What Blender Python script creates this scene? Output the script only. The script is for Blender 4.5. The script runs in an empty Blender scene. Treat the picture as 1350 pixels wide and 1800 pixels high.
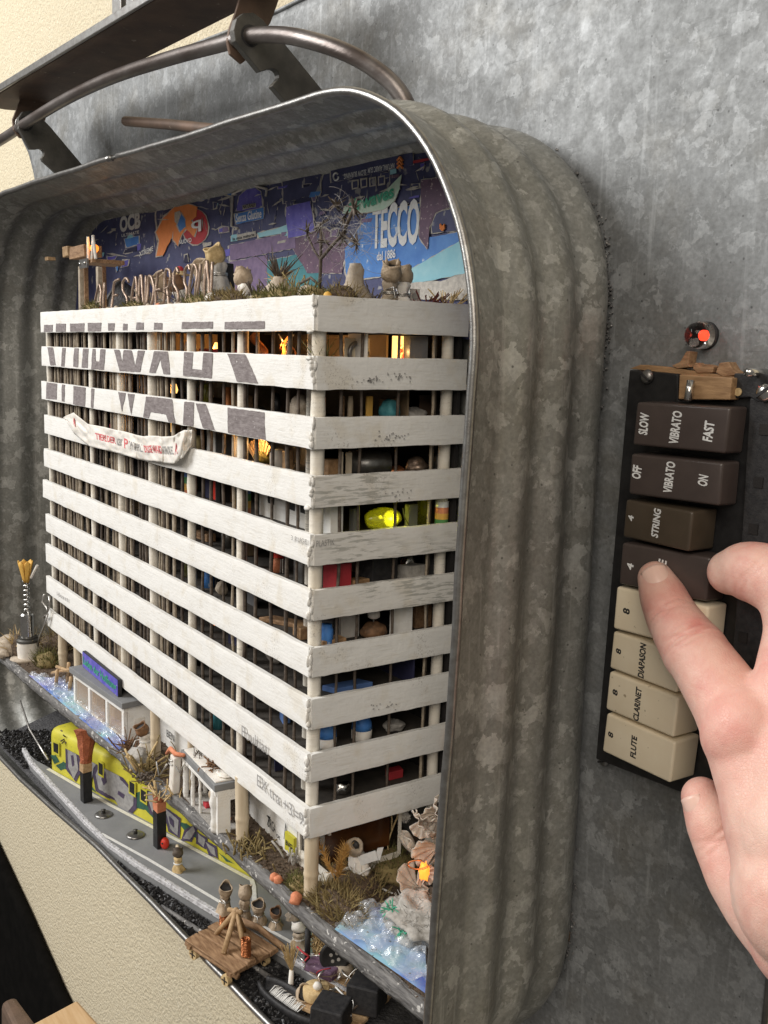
import bpy, bmesh, math, random
import numpy as np
from mathutils import Vector, Matrix, noise
random.seed(7)
SC = bpy.context.scene
COL = SC.collection
K = 0.001                                    # everything below is written in millimetres

# ------------------------------------------------------------------ camera
F_PX = 1772.0; YAW = math.radians(145.782); PITCH = math.radians(8.987); ROLL = math.radians(1.497)
CAM = Vector((259.808, -150.0, -9.8565))
_h = Vector((math.cos(YAW), math.sin(YAW), 0)); _r = Vector((math.sin(YAW), -math.cos(YAW), 0)); _u = Vector((0, 0, 1))
CF = _h*math.cos(PITCH) - _u*math.sin(PITCH)
_up = _h*math.sin(PITCH) + _u*math.cos(PITCH)
CR = _r*math.cos(ROLL) + _up*math.sin(ROLL)
CU = -_r*math.sin(ROLL) + _up*math.cos(ROLL)
cd = bpy.data.cameras.new('camera'); cam = bpy.data.objects.new('camera', cd); COL.objects.link(cam)
cd.sensor_fit = 'VERTICAL'; cd.sensor_height = 36; cd.sensor_width = 27
cd.lens = 36*F_PX/1800; cd.clip_start = 0.01; cd.clip_end = 20
cam.matrix_world = Matrix(((CR.x, CU.x, -CF.x, CAM.x*K), (CR.y, CU.y, -CF.y, CAM.y*K), (CR.z, CU.z, -CF.z, CAM.z*K), (0, 0, 0, 1)))
SC.camera = cam

# ------------------------------------------------------------------ light (indoors, a big window to the left)
w = bpy.data.worlds.new('World'); SC.world = w; w.use_nodes = True
w.node_tree.nodes['Background'].inputs[0].default_value = (1.0, 0.93, 0.85, 1)
w.node_tree.nodes['Background'].inputs[1].default_value = 0.13
def area(name, loc, target, sx, sy, power, color):
    l = bpy.data.lights.new(name, 'AREA'); l.shape = 'RECTANGLE'; l.size = sx*K; l.size_y = sy*K
    l.energy = power; l.color = color
    o = bpy.data.objects.new(name, l); COL.objects.link(o); o.location = Vector(loc)*K
    o.rotation_euler = (Vector(target)-Vector(loc)).to_track_quat('-Z', 'Y').to_euler()
    return o
area('window_light', (-850, -1000, 720), (-60, 20, -60), 620, 820, 26, (1.0, 0.985, 0.965))
area('fill_light', (900, -900, 700), (40, 20, -80), 900, 900, 13.0, (1.0, 0.90, 0.78))  # added fill from the right to lift the side face, not a real lamp
SC.view_settings.view_transform = 'Standard'; SC.view_settings.look = 'None'
SC.view_settings.exposure = 0; SC.view_settings.gamma = 1
SC.view_settings.use_curve_mapping = False
SC.render.engine = 'CYCLES'
SC.cycles.max_bounces = 8; SC.cycles.glossy_bounces = 4; SC.cycles.transparent_max_bounces = 12
SC.cycles.use_denoising = True; SC.cycles.caustics_reflective = False; SC.cycles.caustics_refractive = False
SC.cycles.sample_clamp_indirect = 4

# ------------------------------------------------------------------ frames: building (axis aligned) and tub (turned 3.4 degrees)
_c, _s = math.cos(math.atan(.06)), math.sin(math.atan(.06))
TX = Vector((_c, _s, 0)); TY = Vector((-_s, _c, 0)); ZZ = Vector((0, 0, 1)); XX = Vector((1, 0, 0)); YY = Vector((0, 1, 0))
def T(x, y, z): return TX*x + TY*y + ZZ*z
def ray(px, py): return CF + CR*((px-675)/F_PX) + CU*((900-py)/F_PX)
def on(px, py, n, k):                         # the point of the place that lies on plane n.p = k
    d = ray(px, py); return CAM + d*((k - CAM.dot(n))/d.dot(n))
def aX(px, py, x): return on(px, py, XX, x)
def aY(px, py, y): return on(px, py, YY, y)
def aZ(px, py, z): return on(px, py, ZZ, z)
def aT(px, py, yt): return on(px, py, TY, yt)
def aTX(px, py, xt): return on(px, py, TX, xt)
def aD(px, py, depth): d = ray(px, py); return CAM + d*depth
def scale_at(p): return (p-CAM).dot(CF)/F_PX     # mm per photo pixel there

# ------------------------------------------------------------------ mesh helpers
class MB:
    def __init__(s): s.v = []; s.f = []; s.m = []; s.mi = 0
    def add(s, vs, fs):
        o = len(s.v); s.v += [Vector(p) for p in vs]; s.f += [tuple(i+o for i in f) for f in fs]; s.m += [s.mi]*len(fs); return s
    def box(s, c, size, ax=None, jit=0):
        ax = ax or (XX, YY, ZZ); c = Vector(c); h = [t/2 for t in size]; vs = []
        for i in (-1, 1):
            for j in (-1, 1):
                for k in (-1, 1):
                    p = c + ax[0]*h[0]*i + ax[1]*h[1]*j + ax[2]*h[2]*k
                    if jit: p = p + Vector([random.uniform(-jit, jit) for _ in range(3)])
                    vs.append(p)
        return s.add(vs, [(0, 1, 3, 2), (4, 6, 7, 5), (0, 4, 5, 1), (2, 3, 7, 6), (0, 2, 6, 4), (1, 5, 7, 3)])
    def span(s, a, b, ax=None):
        a = Vector(a); b = Vector(b); return s.box((a+b)/2, [abs(b[i]-a[i]) for i in range(3)])
    def tube(s, pts, rad, n=8, cap=True, squash=1.0, ref=None):
        pts = [Vector(p) for p in pts]; m = len(pts)
        if not hasattr(rad, '__len__'): rad = [rad]*m
        d0 = (pts[1]-pts[0]).normalized()
        a = (ref or (ZZ if abs(d0.z) < .9 else XX)); a = (a - d0*a.dot(d0)).normalized()
        vs = []
        for i in range(m):
            d = (pts[min(i+1, m-1)]-pts[max(i-1, 0)])
            d = d.normalized() if d.length > 1e-9 else d0
            a = a - d*a.dot(d)
            a = a.normalized() if a.length > 1e-6 else d.orthogonal().normalized()
            b = d.cross(a)
            for k in range(n):
                t = 2*math.pi*k/n; vs.append(pts[i] + a*(math.cos(t)*rad[i]) + b*(math.sin(t)*rad[i]*squash))
        fs = []
        for i in range(m-1):
            for k in range(n): fs.append((i*n+k, i*n+(k+1) % n, (i+1)*n+(k+1) % n, (i+1)*n+k))
        if cap: fs.append(tuple(range(n))[::-1]); fs.append(tuple((m-1)*n+k for k in range(n)))
        return s.add(vs, fs)
    def lathe(s, base, prof, axis=None, n=16, wob=0):
        axis = (axis or ZZ).normalized(); a = axis.orthogonal().normalized(); b = axis.cross(a); base = Vector(base); vs = []
        for r, z in prof:
            for k in range(n):
                t = 2*math.pi*k/n; rr = r*(1+(wob*noise.noise(Vector((math.cos(t)*1.5, math.sin(t)*1.5, z*.3))+base*.05) if wob else 0))
                vs.append(base + axis*z + a*math.cos(t)*rr + b*math.sin(t)*rr)
        fs = []
        for i in range(len(prof)-1):
            for k in range(n): fs.append((i*n+k, i*n+(k+1) % n, (i+1)*n+(k+1) % n, (i+1)*n+k))
        fs.append(tuple(range(n))[::-1]); fs.append(tuple((len(prof)-1)*n+k for k in range(n)))
        return s.add(vs, fs)
    def blob(s, c, r, seed=0, amp=.2, freq=1.2, sub=2, ax=None):
        bm = bmesh.new(); bmesh.ops.create_icosphere(bm, subdivisions=sub, radius=1)
        ax = ax or (XX, YY, ZZ); r = r if hasattr(r, '__len__') else (r, r, r); c = Vector(c)
        bm.verts.index_update(); vs = []
        for v in bm.verts:
            q = v.co*(1+amp*noise.noise(v.co*freq+Vector((seed*3.7, seed*1.3, seed))))
            vs.append(c + ax[0]*q.x*r[0] + ax[1]*q.y*r[1] + ax[2]*q.z*r[2])
        fs = [tuple(x.index for x in f.verts) for f in bm.faces]; bm.free()
        return s.add(vs, fs)
    def prism(s, poly, ext):                   # polygon pushed along ext
        n = len(poly); poly = [Vector(p) for p in poly]; ext = Vector(ext)
        return s.add(poly+[p+ext for p in poly], [tuple(range(n)), tuple(range(2*n-1, n-1, -1))]+[(i, i+n, (i+1) % n+n, (i+1) % n) for i in range(n)])
    def grid(s, fn, nu, nv, closed_u=False):
        vs = [fn(i/(nu if closed_u else nu-1) if nu > 1 else 0, j/(nv-1)) for j in range(nv) for i in range(nu)]
        fs = []
        for j in range(nv-1):
            for i in range(nu if closed_u else nu-1):
                fs.append((j*nu+i, j*nu+(i+1) % nu, (j+1)*nu+(i+1) % nu, (j+1)*nu+i))
        return s.add(vs, fs)
    def blade(s, p, d, L, wd, bend=0.3, n=3):  # a thin curved leaf with some thickness of its own curl
        d = Vector(d).normalized(); side = d.cross(Vector((random.gauss(0, 1), random.gauss(0, 1), random.gauss(0, 1)))).normalized(); nrm = side.cross(d)
        vs = []
        for i in range(n+1):
            t = i/n; q = Vector(p)+d*(L*t)+nrm*(bend*L*t*t); ww = wd*(1-t*.85)
            vs += [q-side*ww, q+side*ww, q+nrm*ww*.7]
        fs = []
        for i in range(n):
            a = i*3
            for k in range(3): fs.append((a+k, a+(k+1) % 3, a+3+(k+1) % 3, a+3+k))
        return s.add(vs, fs)

def link(o, parent=None):
    COL.objects.link(o)
    if parent is not None: o.parent = parent
    return o
def base_of(o):
    while o.parent is not None: o = o.parent
    return o.location/K
def tag(o, label=None, cat=None, group=None, kind=None):
    if label: o['label'] = label
    if cat: o['category'] = cat
    if group: o['group'] = group
    if kind: o['kind'] = kind
    return o
def thing(name, base, label, cat, group=None):
    o = bpy.data.objects.new(name, None); o.empty_display_size = .005; o.location = Vector(base)*K; link(o)
    return tag(o, label, cat, group)
def obj(name, mb, mats, parent=None, smooth=False, base=None, label=None, cat=None, group=None, kind=None, bevel=0, bseg=2, sub=0, solid=0, autosm=None):
    me = bpy.data.meshes.new(name)
    b = base_of(parent) if parent is not None else (Vector(base) if base is not None else sum(mb.v, Vector())/max(1, len(mb.v)))
    me.from_pydata([tuple((p-b)*K) for p in mb.v], [], mb.f)
    mats = mats if isinstance(mats, (list, tuple)) else [mats]
    for m in mats: me.materials.append(m)
    if len(mats) > 1: me.polygons.foreach_set('material_index', mb.m)
    me.validate(); bm = bmesh.new(); bm.from_mesh(me); bmesh.ops.recalc_face_normals(bm, faces=bm.faces); bm.to_mesh(me); bm.free()
    if smooth:
        me.polygons.foreach_set('use_smooth', [True]*len(me.polygons))
        if autosm: me.set_sharp_from_angle(angle=math.radians(autosm))
    o = bpy.data.objects.new(name, me); link(o, parent)
    if parent is None: o.location = b*K
    if bevel:
        m = o.modifiers.new('bevel', 'BEVEL'); m.width = bevel*K; m.segments = bseg; m.limit_method = 'ANGLE'; m.angle_limit = math.radians(35)
    if solid:
        m = o.modifiers.new('solid', 'SOLIDIFY'); m.thickness = solid*K; m.offset = 0
    if sub:
        m = o.modifiers.new('sub', 'SUBSURF'); m.levels = sub; m.render_levels = sub
    return tag(o, label, cat, group, kind)
_text_cache = {}
def text_mb(s, bold=0.0):
    key = (s, bold)
    if key in _text_cache: return _text_cache[key]
    cu = bpy.data.curves.new('t', 'FONT'); cu.body = s; cu.offset = bold; cu.resolution_u = 3
    o = bpy.data.objects.new('t', cu); COL.objects.link(o); bpy.context.view_layer.update()
    me = bpy.data.meshes.new_from_object(o.evaluated_get(bpy.context.evaluated_depsgraph_get()))
    vs = [v.co.copy() for v in me.vertices]; fs = [tuple(p.vertices) for p in me.polygons]
    bpy.data.objects.remove(o); bpy.data.curves.remove(cu); bpy.data.meshes.remove(me)
    _text_cache[key] = (vs, fs); return vs, fs
def text(s, p0, p1, height, up, mat, parent, name='lettering', bold=0.0, slant=0.0, warp=None, lift=0.15, fit=True):
    p0 = Vector(p0); p1 = Vector(p1); up = Vector(up).normalized(); vs, fs = text_mb(s, bold)
    xs = [v.x for v in vs]; ys = [v.y for v in vs]; x0, x1 = min(xs), max(xs); hh = 0.73
    rt = (p1-p0); L = rt.length; rt.normalize(); nrm = rt.cross(up).normalized()
    if nrm.dot(CAM-p0) < 0: nrm = -nrm
    mb = MB(); out = []
    for v in vs:
        a = (v.x-x0)/(x1-x0) if fit else v.x; yy = v.y/hh
        q = p0 + rt*(a*L + slant*yy*height) + up*(yy*height) + nrm*lift
        if warp: q = warp(a, yy, q)
        out.append(q)
    mb.add(out, fs)
    return obj(name, mb, mat, parent)

# ------------------------------------------------------------------ materials (all procedural, textured by place in millimetres)
def new_mat(name):
    m = bpy.data.materials.new(name); m.use_nodes = True; nt = m.node_tree
    b = nt.nodes['Principled BSDF']; g = nt.nodes.new('ShaderNodeNewGeometry')
    mp = nt.nodes.new('ShaderNodeMapping'); mp.inputs['Scale'].default_value = (1000, 1000, 1000)
    nt.links.new(g.outputs['Position'], mp.inputs['Vector'])
    return m, nt, b, mp.outputs['Vector']
def nz(nt, vec, scale, detail=3, rough=.55, dist=0.0, stretch=None):
    n = nt.nodes.new('ShaderNodeTexNoise'); n.inputs['Scale'].default_value = scale; n.inputs['Detail'].default_value = detail
    n.inputs['Roughness'].default_value = rough; n.inputs['Distortion'].default_value = dist
    if stretch:
        mp = nt.nodes.new('ShaderNodeMapping'); mp.inputs['Scale'].default_value = stretch; nt.links.new(vec, mp.inputs['Vector']); vec = mp.outputs['Vector']
    nt.links.new(vec, n.inputs['Vector']); return n.outputs['Fac']
def vor(nt, vec, scale, feat='F1', rnd=1.0):
    n = nt.nodes.new('ShaderNodeTexVoronoi'); n.inputs['Scale'].default_value = scale; n.feature = feat; n.inputs['Randomness'].default_value = rnd
    nt.links.new(vec, n.inputs['Vector']); return n
def ramp(nt, fac, stops):
    r = nt.nodes.new('ShaderNodeValToRGB'); e = r.color_ramp.elements
    while len(e) > 1: e.remove(e[-1])
    for i, (p, c) in enumerate(stops):
        el = e[0] if i == 0 else e.new(p)
        el.position = p; el.color = (c, c, c, 1) if not hasattr(c, '__len__') else (*c[:3], 1)
    nt.links.new(fac, r.inputs[0]); return r.outputs[0]
def mix(nt, fac, a, b, mode='MIX'):
    n = nt.nodes.new('ShaderNodeMix'); n.data_type = 'RGBA'; n.blend_type = mode
    for sock, val in ((n.inputs[0], fac), (n.inputs[6], a), (n.inputs[7], b)):
        if hasattr(val, 'links') or hasattr(val, 'is_linked'): nt.links.new(val, sock)
        else: sock.default_value = val if not hasattr(val, '__len__') else (*val[:3], 1)
    return n.outputs[2]
def mathn(nt, op, a, b):
    n = nt.nodes.new('ShaderNodeMath'); n.operation = op
    for i, v in enumerate((a, b)):
        if hasattr(v, 'is_linked'): nt.links.new(v, n.inputs[i])
        else: n.inputs[i].default_value = v
    return n.outputs[0]
def bump(nt, b, h, strength=.4, dist=.3):
    n = nt.nodes.new('ShaderNodeBump'); n.inputs['Strength'].default_value = strength; n.inputs['Distance'].default_value = dist*K
    nt.links.new(h, n.inputs['Height']); nt.links.new(n.outputs[0], b.inputs['Normal']); return n
def pm(name, c1, c2=None, scale=.3, rough=.6, metal=0, bmp=.3, bscale=2, lo=.35, hi=.65, detail=4, stretch=None, spec=.4, sss=0, bdist=.3, speck=None, coat=0):
    m, nt, b, vec = new_mat(name)
    b.inputs['Roughness'].default_value = rough; b.inputs['Metallic'].default_value = metal; b.inputs['Specular IOR Level'].default_value = spec
    if c2 is None: c2 = tuple(x*.8 for x in c1)
    f = nz(nt, vec, scale, detail, stretch=stretch)
    col = ramp(nt, f, [(lo, c1), (hi, c2)])
    if speck:
        sf = ramp(nt, nz(nt, vec, speck[1], 2), [(speck[2], 0.), (speck[2]+.05, 1.)]); col = mix(nt, sf, col, speck[0])
    nt.links.new(col, b.inputs['Base Color'])
    if bmp: bump(nt, b, nz(nt, vec, bscale, 3, stretch=stretch), bmp, bdist)
    if sss: b.inputs['Subsurface Weight'].default_value = sss; b.inputs['Subsurface Radius'].default_value = (.002, .001, .0006); b.inputs['Subsurface Scale'].default_value = 1
    if coat: b.inputs['Coat Weight'].default_value = coat; b.inputs['Coat Roughness'].default_value = .25
    return m
def galv(name, dark, mid, pale, amt=.62, big=.075, metal=.55, rough=.42, stain=(.16, .12, .09), fac=1.0):
    m, nt, b, vec = new_mat(name)
    warp = nt.nodes.new('ShaderNodeTexNoise'); warp.inputs['Scale'].default_value = .22; warp.inputs['Detail'].default_value = 6; warp.inputs['Roughness'].default_value = .62
    nt.links.new(vec, warp.inputs['Vector'])
    va = nt.nodes.new('ShaderNodeVectorMath'); va.operation = 'MULTIPLY_ADD'; va.inputs[1].default_value = (9, 9, 9)
    nt.links.new(warp.outputs['Color'], va.inputs[0]); nt.links.new(vec, va.inputs[2]); wv = va.outputs[0]
    def cells(sc, ch):
        v = vor(nt, wv, sc); q = nt.nodes.new('ShaderNodeSeparateColor'); nt.links.new(v.outputs['Color'], q.inputs[0]); return q.outputs[ch]
    region = mathn(nt, 'SUBTRACT', nz(nt, vec, .03, 3), .5)
    base = mix(nt, ramp(nt, nz(nt, vec, .022, 5, .6), [(.3, 0.), (.7, 1.)]), dark, mid)
    col = mix(nt, mathn(nt, 'MULTIPLY', cells(big*3.2, 1), .16*fac), base, pale)
    for sc, th, st in ((big, .80, .62), (big*1.9, .84, .5), (big*3.6, .88, .45)):
        c = mathn(nt, 'ADD', cells(sc, 0), mathn(nt, 'MULTIPLY', region, .5))
        col = mix(nt, mathn(nt, 'MULTIPLY', ramp(nt, c, [(th+amt-.62, 0.), (th+amt-.60, 1.)]), mathn(nt, 'MULTIPLY', cells(sc, 2), st*fac*1.3)), col, pale)
    col = mix(nt, ramp(nt, nz(nt, vec, .03, 5, .65), [(.50, 0.), (.72, .6)]), col, stain)
    fine = nz(nt, vec, .9, 4); col = mix(nt, .3, col, ramp(nt, fine, [(.3, .22), (.7, .78)]), 'OVERLAY')
    drip = nz(nt, vec, .35, 4, .6, 0, (1, 1, .06)); col = mix(nt, ramp(nt, drip, [(.58, 0.), (.7, .3)]), col, tuple(x*1.15 for x in pale))
    scr = nz(nt, vec, .5, 2, .5, 1.5, (.05, 1, 1.6)); col = mix(nt, ramp(nt, scr, [(.70, 0.), (.73, .35)]), col, tuple(x*.5 for x in dark))
    dots = vor(nt, vec, .22); col = mix(nt, ramp(nt, dots.outputs['Distance'], [(.05, .8), (.09, 0.)]), col, tuple(x*.4 for x in dark))
    nt.links.new(col, b.inputs['Base Color']); b.inputs['Metallic'].default_value = metal
    nt.links.new(ramp(nt, nz(nt, vec, .2, 4), [(.25, rough-.08), (.75, rough+.16)]), b.inputs['Roughness'])
    bump(nt, b, mathn(nt, 'ADD', nz(nt, vec, .06, 3), mathn(nt, 'MULTIPLY', fine, .12)), .4, .8)
    return m
MT = {}
MT['tub'] = galv('galvanised tub', (.175, .178, .163), (.232, .235, .22), (.46, .465, .445), amt=.60, big=.15, metal=.35, rough=.46, stain=(.17, .158, .132), fac=.85)
MT['plate'] = galv('galvanised sheet', (.165, .173, .175), (.225, .235, .24), (.40, .418, .43), amt=.58, big=.17, metal=.25, rough=.5, stain=(.15, .14, .115), fac=.7)
def white_paint(name, wood=.0, c=(.83, .825, .80)):
    m, nt, b, vec = new_mat(name)
    col = ramp(nt, nz(nt, vec, .12, 4), [(.3, tuple(x*1.02 for x in c)), (.55, c), (.78, (c[0]*.93, c[1]*.89, c[2]*.82))])
    col = mix(nt, ramp(nt, nz(nt, vec, .07, 3), [(.58, 0.), (.66, .55)]), col, (c[0]*.88, c[1]*.83, c[2]*.74))
    if wood:
        g = nz(nt, vec, .9, 4, .6, 0, (.14, .14, 1.3)); a = nz(nt, vec, .03, 2)
        fac = mathn(nt, 'MULTIPLY', ramp(nt, g, [(.50, 0.), (.56, 1.)]), ramp(nt, a, [(.66-wood*.3, 0.), (.74-wood*.25, .7)]))
        col = mix(nt, fac, col, (.33, .33, .30))
    dirt = mathn(nt, 'MULTIPLY', ramp(nt, nz(nt, vec, 1.6, 4), [(.55, 0.), (.66, 1.)]), ramp(nt, nz(nt, vec, .06, 2), [(.56, 0.), (.66, .5)]))
    col = mix(nt, dirt, col, (.22, .19, .16))
    nt.links.new(col, b.inputs['Base Color']); b.inputs['Roughness'].default_value = .62; b.inputs['Specular IOR Level'].default_value = .3
    brush = nz(nt, vec, .8, 4, .6, 0, (.16, .16, 1.6)); patchy = ramp(nt, nz(nt, vec, .09, 2), [(.4, 0.), (.6, 1.)])
    col2 = mix(nt, mathn(nt, 'MULTIPLY', ramp(nt, brush, [(.48, 0.), (.66, .5)]), patchy), col, (c[0]*.80, c[1]*.77, c[2]*.72)); nt.links.new(col2, b.inputs['Base Color'])
    h = mathn(nt, 'ADD', nz(nt, vec, .7, 4), mathn(nt, 'MULTIPLY', brush, .9)); bump(nt, b, h, .38, .4)
    return m
MT['white'] = white_paint('white plaster paint', 0)
MT['white_side'] = white_paint('white paint over wood', .5, (.78, .765, .73))
MT['column'] = white_paint('white bamboo', .1, (.76, .72, .64))
MT['bamboo'] = pm('pale bamboo', (.72, .62, .47), (.60, .49, .34), .4, .5, bmp=.3, bscale=1.2, stretch=(1, 1, .15))
MT['letter'] = pm('grey brown paint', (.17, .145, .145), (.27, .24, .24), .9, .7, bmp=.5, stretch=(.3, .3, 1), speck=((.55, .53, .52), 1.1, .68))
MT['twig'] = pm('dark twig', (.06, .045, .035), (.135, .108, .085), .5, .7, bmp=.5, bscale=2)
MT['twig_pale'] = pm('pale twig', (.42, .36, .28), (.27, .22, .16), .5, .7, bmp=.4)  # paler copy of the twig; on the facade bars it stands for lit edges
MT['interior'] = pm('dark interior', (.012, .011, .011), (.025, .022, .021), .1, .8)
MT['interior_grey'] = pm('grey interior wall', (.15, .15, .155), (.10, .10, .105), .1, .8)
MT['interior_tan'] = pm('tan interior wall', (.33, .24, .15), (.24, .17, .10), .15, .8)
MT['interior_navy'] = pm('navy interior wall', (.02, .022, .06), (.03, .03, .08), .15, .7)
MT['floor_slab'] = pm('slab', (.075, .065, .055), (.045, .04, .035), .2, .8)
MT['wall'] = pm('cream ingrain wallpaper', (.70, .625, .46), (.65, .57, .41), .35, .85, bmp=.9, bscale=.55, bdist=1.6, speck=((.80, .74, .60), .6, .64))
MT['black'] = pm('black plastic', (.012, .012, .013), (.022, .022, .023), .3, .38, bmp=.12, bscale=3)
MT['black_matt'] = pm('black paint', (.018, .018, .02), (.035, .034, .035), .6, .62, bmp=.4, bscale=1.5)
MT['steel'] = pm('grey steel', (.30, .30, .29), (.22, .21, .20), .4, .35, .85, bmp=.15)
MT['bright'] = pm('bright steel', (.72, .71, .69), (.58, .57, .55), .4, .22, 1.0, bmp=.1)
MT['iron'] = pm('dark iron', (.075, .073, .068), (.12, .115, .105), .12, .5, .5, bmp=.3, bscale=1)
MT['rod'] = pm('worn brown iron rod', (.11, .088, .078), (.22, .20, .19), .12, .38, .65, bmp=.3, bscale=.8, stretch=(.3, 1, 1))
MT['rust'] = pm('rusty brown steel', (.19, .125, .09), (.115, .08, .06), .06, .6, .3, bmp=.4, bscale=.6, speck=((.35, .29, .24), .25, .70))
MT['wood'] = pm('warm wood', (.42, .26, .135), (.27, .16, .08), .8, .6, bmp=.4, stretch=(.2, 1, 1))
MT['plank'] = pm('weathered plank', (.40, .25, .14), (.22, .125, .065), .9, .65, bmp=.6, bscale=1.6, stretch=(.25, 1.2, 1.2))
MT['stick'] = pm('peeled stick', (.52, .36, .20), (.36, .23, .12), .6, .6, bmp=.4)
MT['kraft'] = pm('kraft paper', (.50, .40, .29), (.38, .29, .20), .5, .75, bmp=.6, bscale=1.2, bdist=.6)
MT['kraft_dark'] = pm('brown pod', (.26, .14, .07), (.14, .08, .045), .6, .65, bmp=.6, bscale=1.2)
MT['paper'] = pm('white paper', (.82, .79, .74), (.72, .68, .62), .3, .7, bmp=.3, bscale=.8, sss=.05)
MT['moss'] = pm('moss', (.16, .165, .045), (.09, .075, .03), .8, .85, bmp=.6, bscale=2)
MT['moss_dry'] = pm('dry moss', (.30, .24, .105), (.19, .135, .06), .7, .85, bmp=.6, bscale=2)
MT['straw'] = pm('straw', (.62, .47, .25), (.45, .32, .15), .7, .7)
MT['gold_grass'] = pm('golden plume', (.62, .37, .12), (.45, .25, .07), .7, .7)
MT['soil'] = pm('brown soil', (.13, .09, .06), (.075, .053, .036), .8, .9, bmp=.9, bscale=1.1, bdist=1.2, speck=((.27, .20, .13), 1.5, .66))
MT['clay'] = pm('grey beige clay', (.52, .45, .36), (.40, .33, .255), .5, .8, bmp=.5, bscale=1)
MT['brick'] = pm('red brick crumb', (.46, .145, .065), (.34, .10, .05), .7, .85, bmp=.9, bscale=1.6, bdist=.7, speck=((.62, .27, .15), 1.8, .66))
MT['coral'] = pm('orange stone', (.72, .29, .16), (.58, .20, .10), .8, .8, bmp=.5)
MT['coal'] = pm('black grit', (.022, .022, .024), (.05, .05, .052), .8, .42, bmp=.3)
MT['coal_bed'] = pm('grey black bed', (.055, .055, .06), (.11, .11, .115), .5, .7, bmp=.9, bscale=1.0, bdist=1)
MT['platform'] = pm('grey platform', (.235, .24, .245), (.20, .205, .21), .12, .75, bmp=.25, bscale=1.5)
MT['line'] = pm('white line paint', (.78, .78, .76), (.66, .66, .64), .8, .7)
MT['line_yellow'] = pm('cream line paint', (.74, .72, .60), (.62, .6, .5), .8, .7)
MT['edge'] = pm('plastered white edge', (.66, .66, .68), (.46, .46, .48), .35, .75, bmp=.8, bscale=.7, bdist=.9, speck=((.16, .16, .17), .7, .66))
MT['ledge'] = pm('weathered dark board', (.10, .098, .098), (.22, .215, .21), .8, .7, bmp=.9, bscale=1.0, bdist=.8, stretch=(.2, 1, 1), speck=((.52, .51, .49), .45, .62))
MT['yellow'] = pm('yellow train paint', (.60, .55, .05), (.48, .45, .045), .12, .5, bmp=.2, speck=((.30, .29, .06), .5, .67))
MT['graf_grey'] = pm('grey spray paint', (.36, .355, .35), (.26, .255, .255), .5, .55)
MT['graf_violet'] = pm('dark violet spray paint', (.085, .06, .115), (.055, .045, .08), .5, .55)
MT['graf_green'] = pm('dark green spray paint', (.035, .115, .075), (.028, .09, .06), .5, .55)
MT['red'] = pm('red plastic', (.72, .055, .03), (.62, .04, .025), .4, .4)
MT['copper'] = pm('copper wire', (.58, .23, .10), (.46, .17, .07), .6, .35, .8)
MT['silver_wire'] = pm('silver wire', (.60, .58, .55), (.46, .44, .41), .6, .35, .8)
MT['white_wire'] = pm('white wire', (.82, .82, .80), (.72, .72, .7), .6, .45)
MT['bronze_wire'] = pm('bronze wire', (.42, .32, .25), (.30, .22, .17), .6, .4, .6)
MT['navy'] = pm('navy print', (.05, .056, .14), (.075, .085, .19), .15, .6, bmp=.3, speck=((.33, .33, .35), .22, .63))
MT['blue'] = pm('blue print', (.05, .19, .56), (.09, .27, .66), .15, .55, bmp=.3, speck=((.50, .60, .74), .3, .66))
MT['sky_blue'] = pm('pale blue print', (.25, .55, .66), (.36, .64, .72), .12, .6, bmp=.3)
MT['violet'] = pm('violet print', (.10, .09, .46), (.17, .15, .55), .3, .55, bmp=.3, speck=((.6, .6, .7), .7, .68))
MT['mauve'] = pm('mauve print', (.17, .10, .16), (.12, .075, .125), .3, .6, bmp=.4, speck=((.45, .36, .38), .8, .64))
MT['lilac'] = pm('lilac print', (.24, .17, .30), (.17, .12, .23), .3, .6, bmp=.3)
MT['teal'] = pm('teal print', (.05, .22, .27), (.07, .28, .31), .3, .6, bmp=.3)
MT['orange'] = pm('orange print', (.83, .29, .085), (.76, .25, .07), .3, .6, bmp=.2)
MT['crimson'] = pm('crimson print', (.52, .045, .06), (.44, .04, .05), .3, .6, bmp=.2)
MT['torn'] = pm('torn paper edge', (.60, .57, .52), (.42, .40, .37), .7, .85, bmp=.6)
MT['print_white'] = pm('white print', (.78, .80, .80), (.68, .70, .71), .8, .6, bmp=.1)
MT['mint'] = pm('mint print', (.50, .72, .58), (.62, .74, .64), .3, .6)
MT['green_ink'] = pm('green ink', (.07, .40, .26), (.05, .33, .2), .5, .6)
MT['black_ink'] = pm('black ink', (.02, .02, .022), (.03, .03, .03), .5, .6)
MT['grey_ink'] = pm('pencil', (.26, .25, .245), (.42, .41, .40), 1.5, .7)
MT['red_ink'] = pm('red ink', (.70, .12, .14), (.62, .18, .18), 1, .7)
MT['key_dark'] = pm('dark brown bakelite', (.060, .046, .042), (.070, .054, .049), .2, .34, bmp=.05, spec=.5, coat=.15)
MT['key_olive'] = pm('olive brown bakelite', (.066, .050, .034), (.076, .058, .040), .2, .34, bmp=.05, spec=.5, coat=.15)
MT['key_cream'] = pm('aged cream bakelite', (.80, .715, .55), (.755, .66, .49), .12, .34, bmp=.05, spec=.5, coat=.15, speck=((.40, .33, .22), .55, .71))
MT['dull_black'] = pm('dull black', (.0035, .0033, .003), (.006, .0055, .005), .1, .95, spec=.05)
MT['table'] = pm('light beech', (.72, .50, .28), (.62, .40, .20), .5, .5, bmp=.1, stretch=(.12, 1, 1))
MT['petal'] = pm('dry petal', (.68, .60, .52), (.52, .43, .37), .5, .75, bmp=.3, sss=.15)
MT['fluff'] = pm('grey fluff', (.46, .44, .41), (.32, .305, .28), .6, .95, bmp=.8, bscale=1)
MT['hair'] = pm('silvery plant hair', (.36, .345, .33), (.26, .25, .24), .6, .6)
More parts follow.
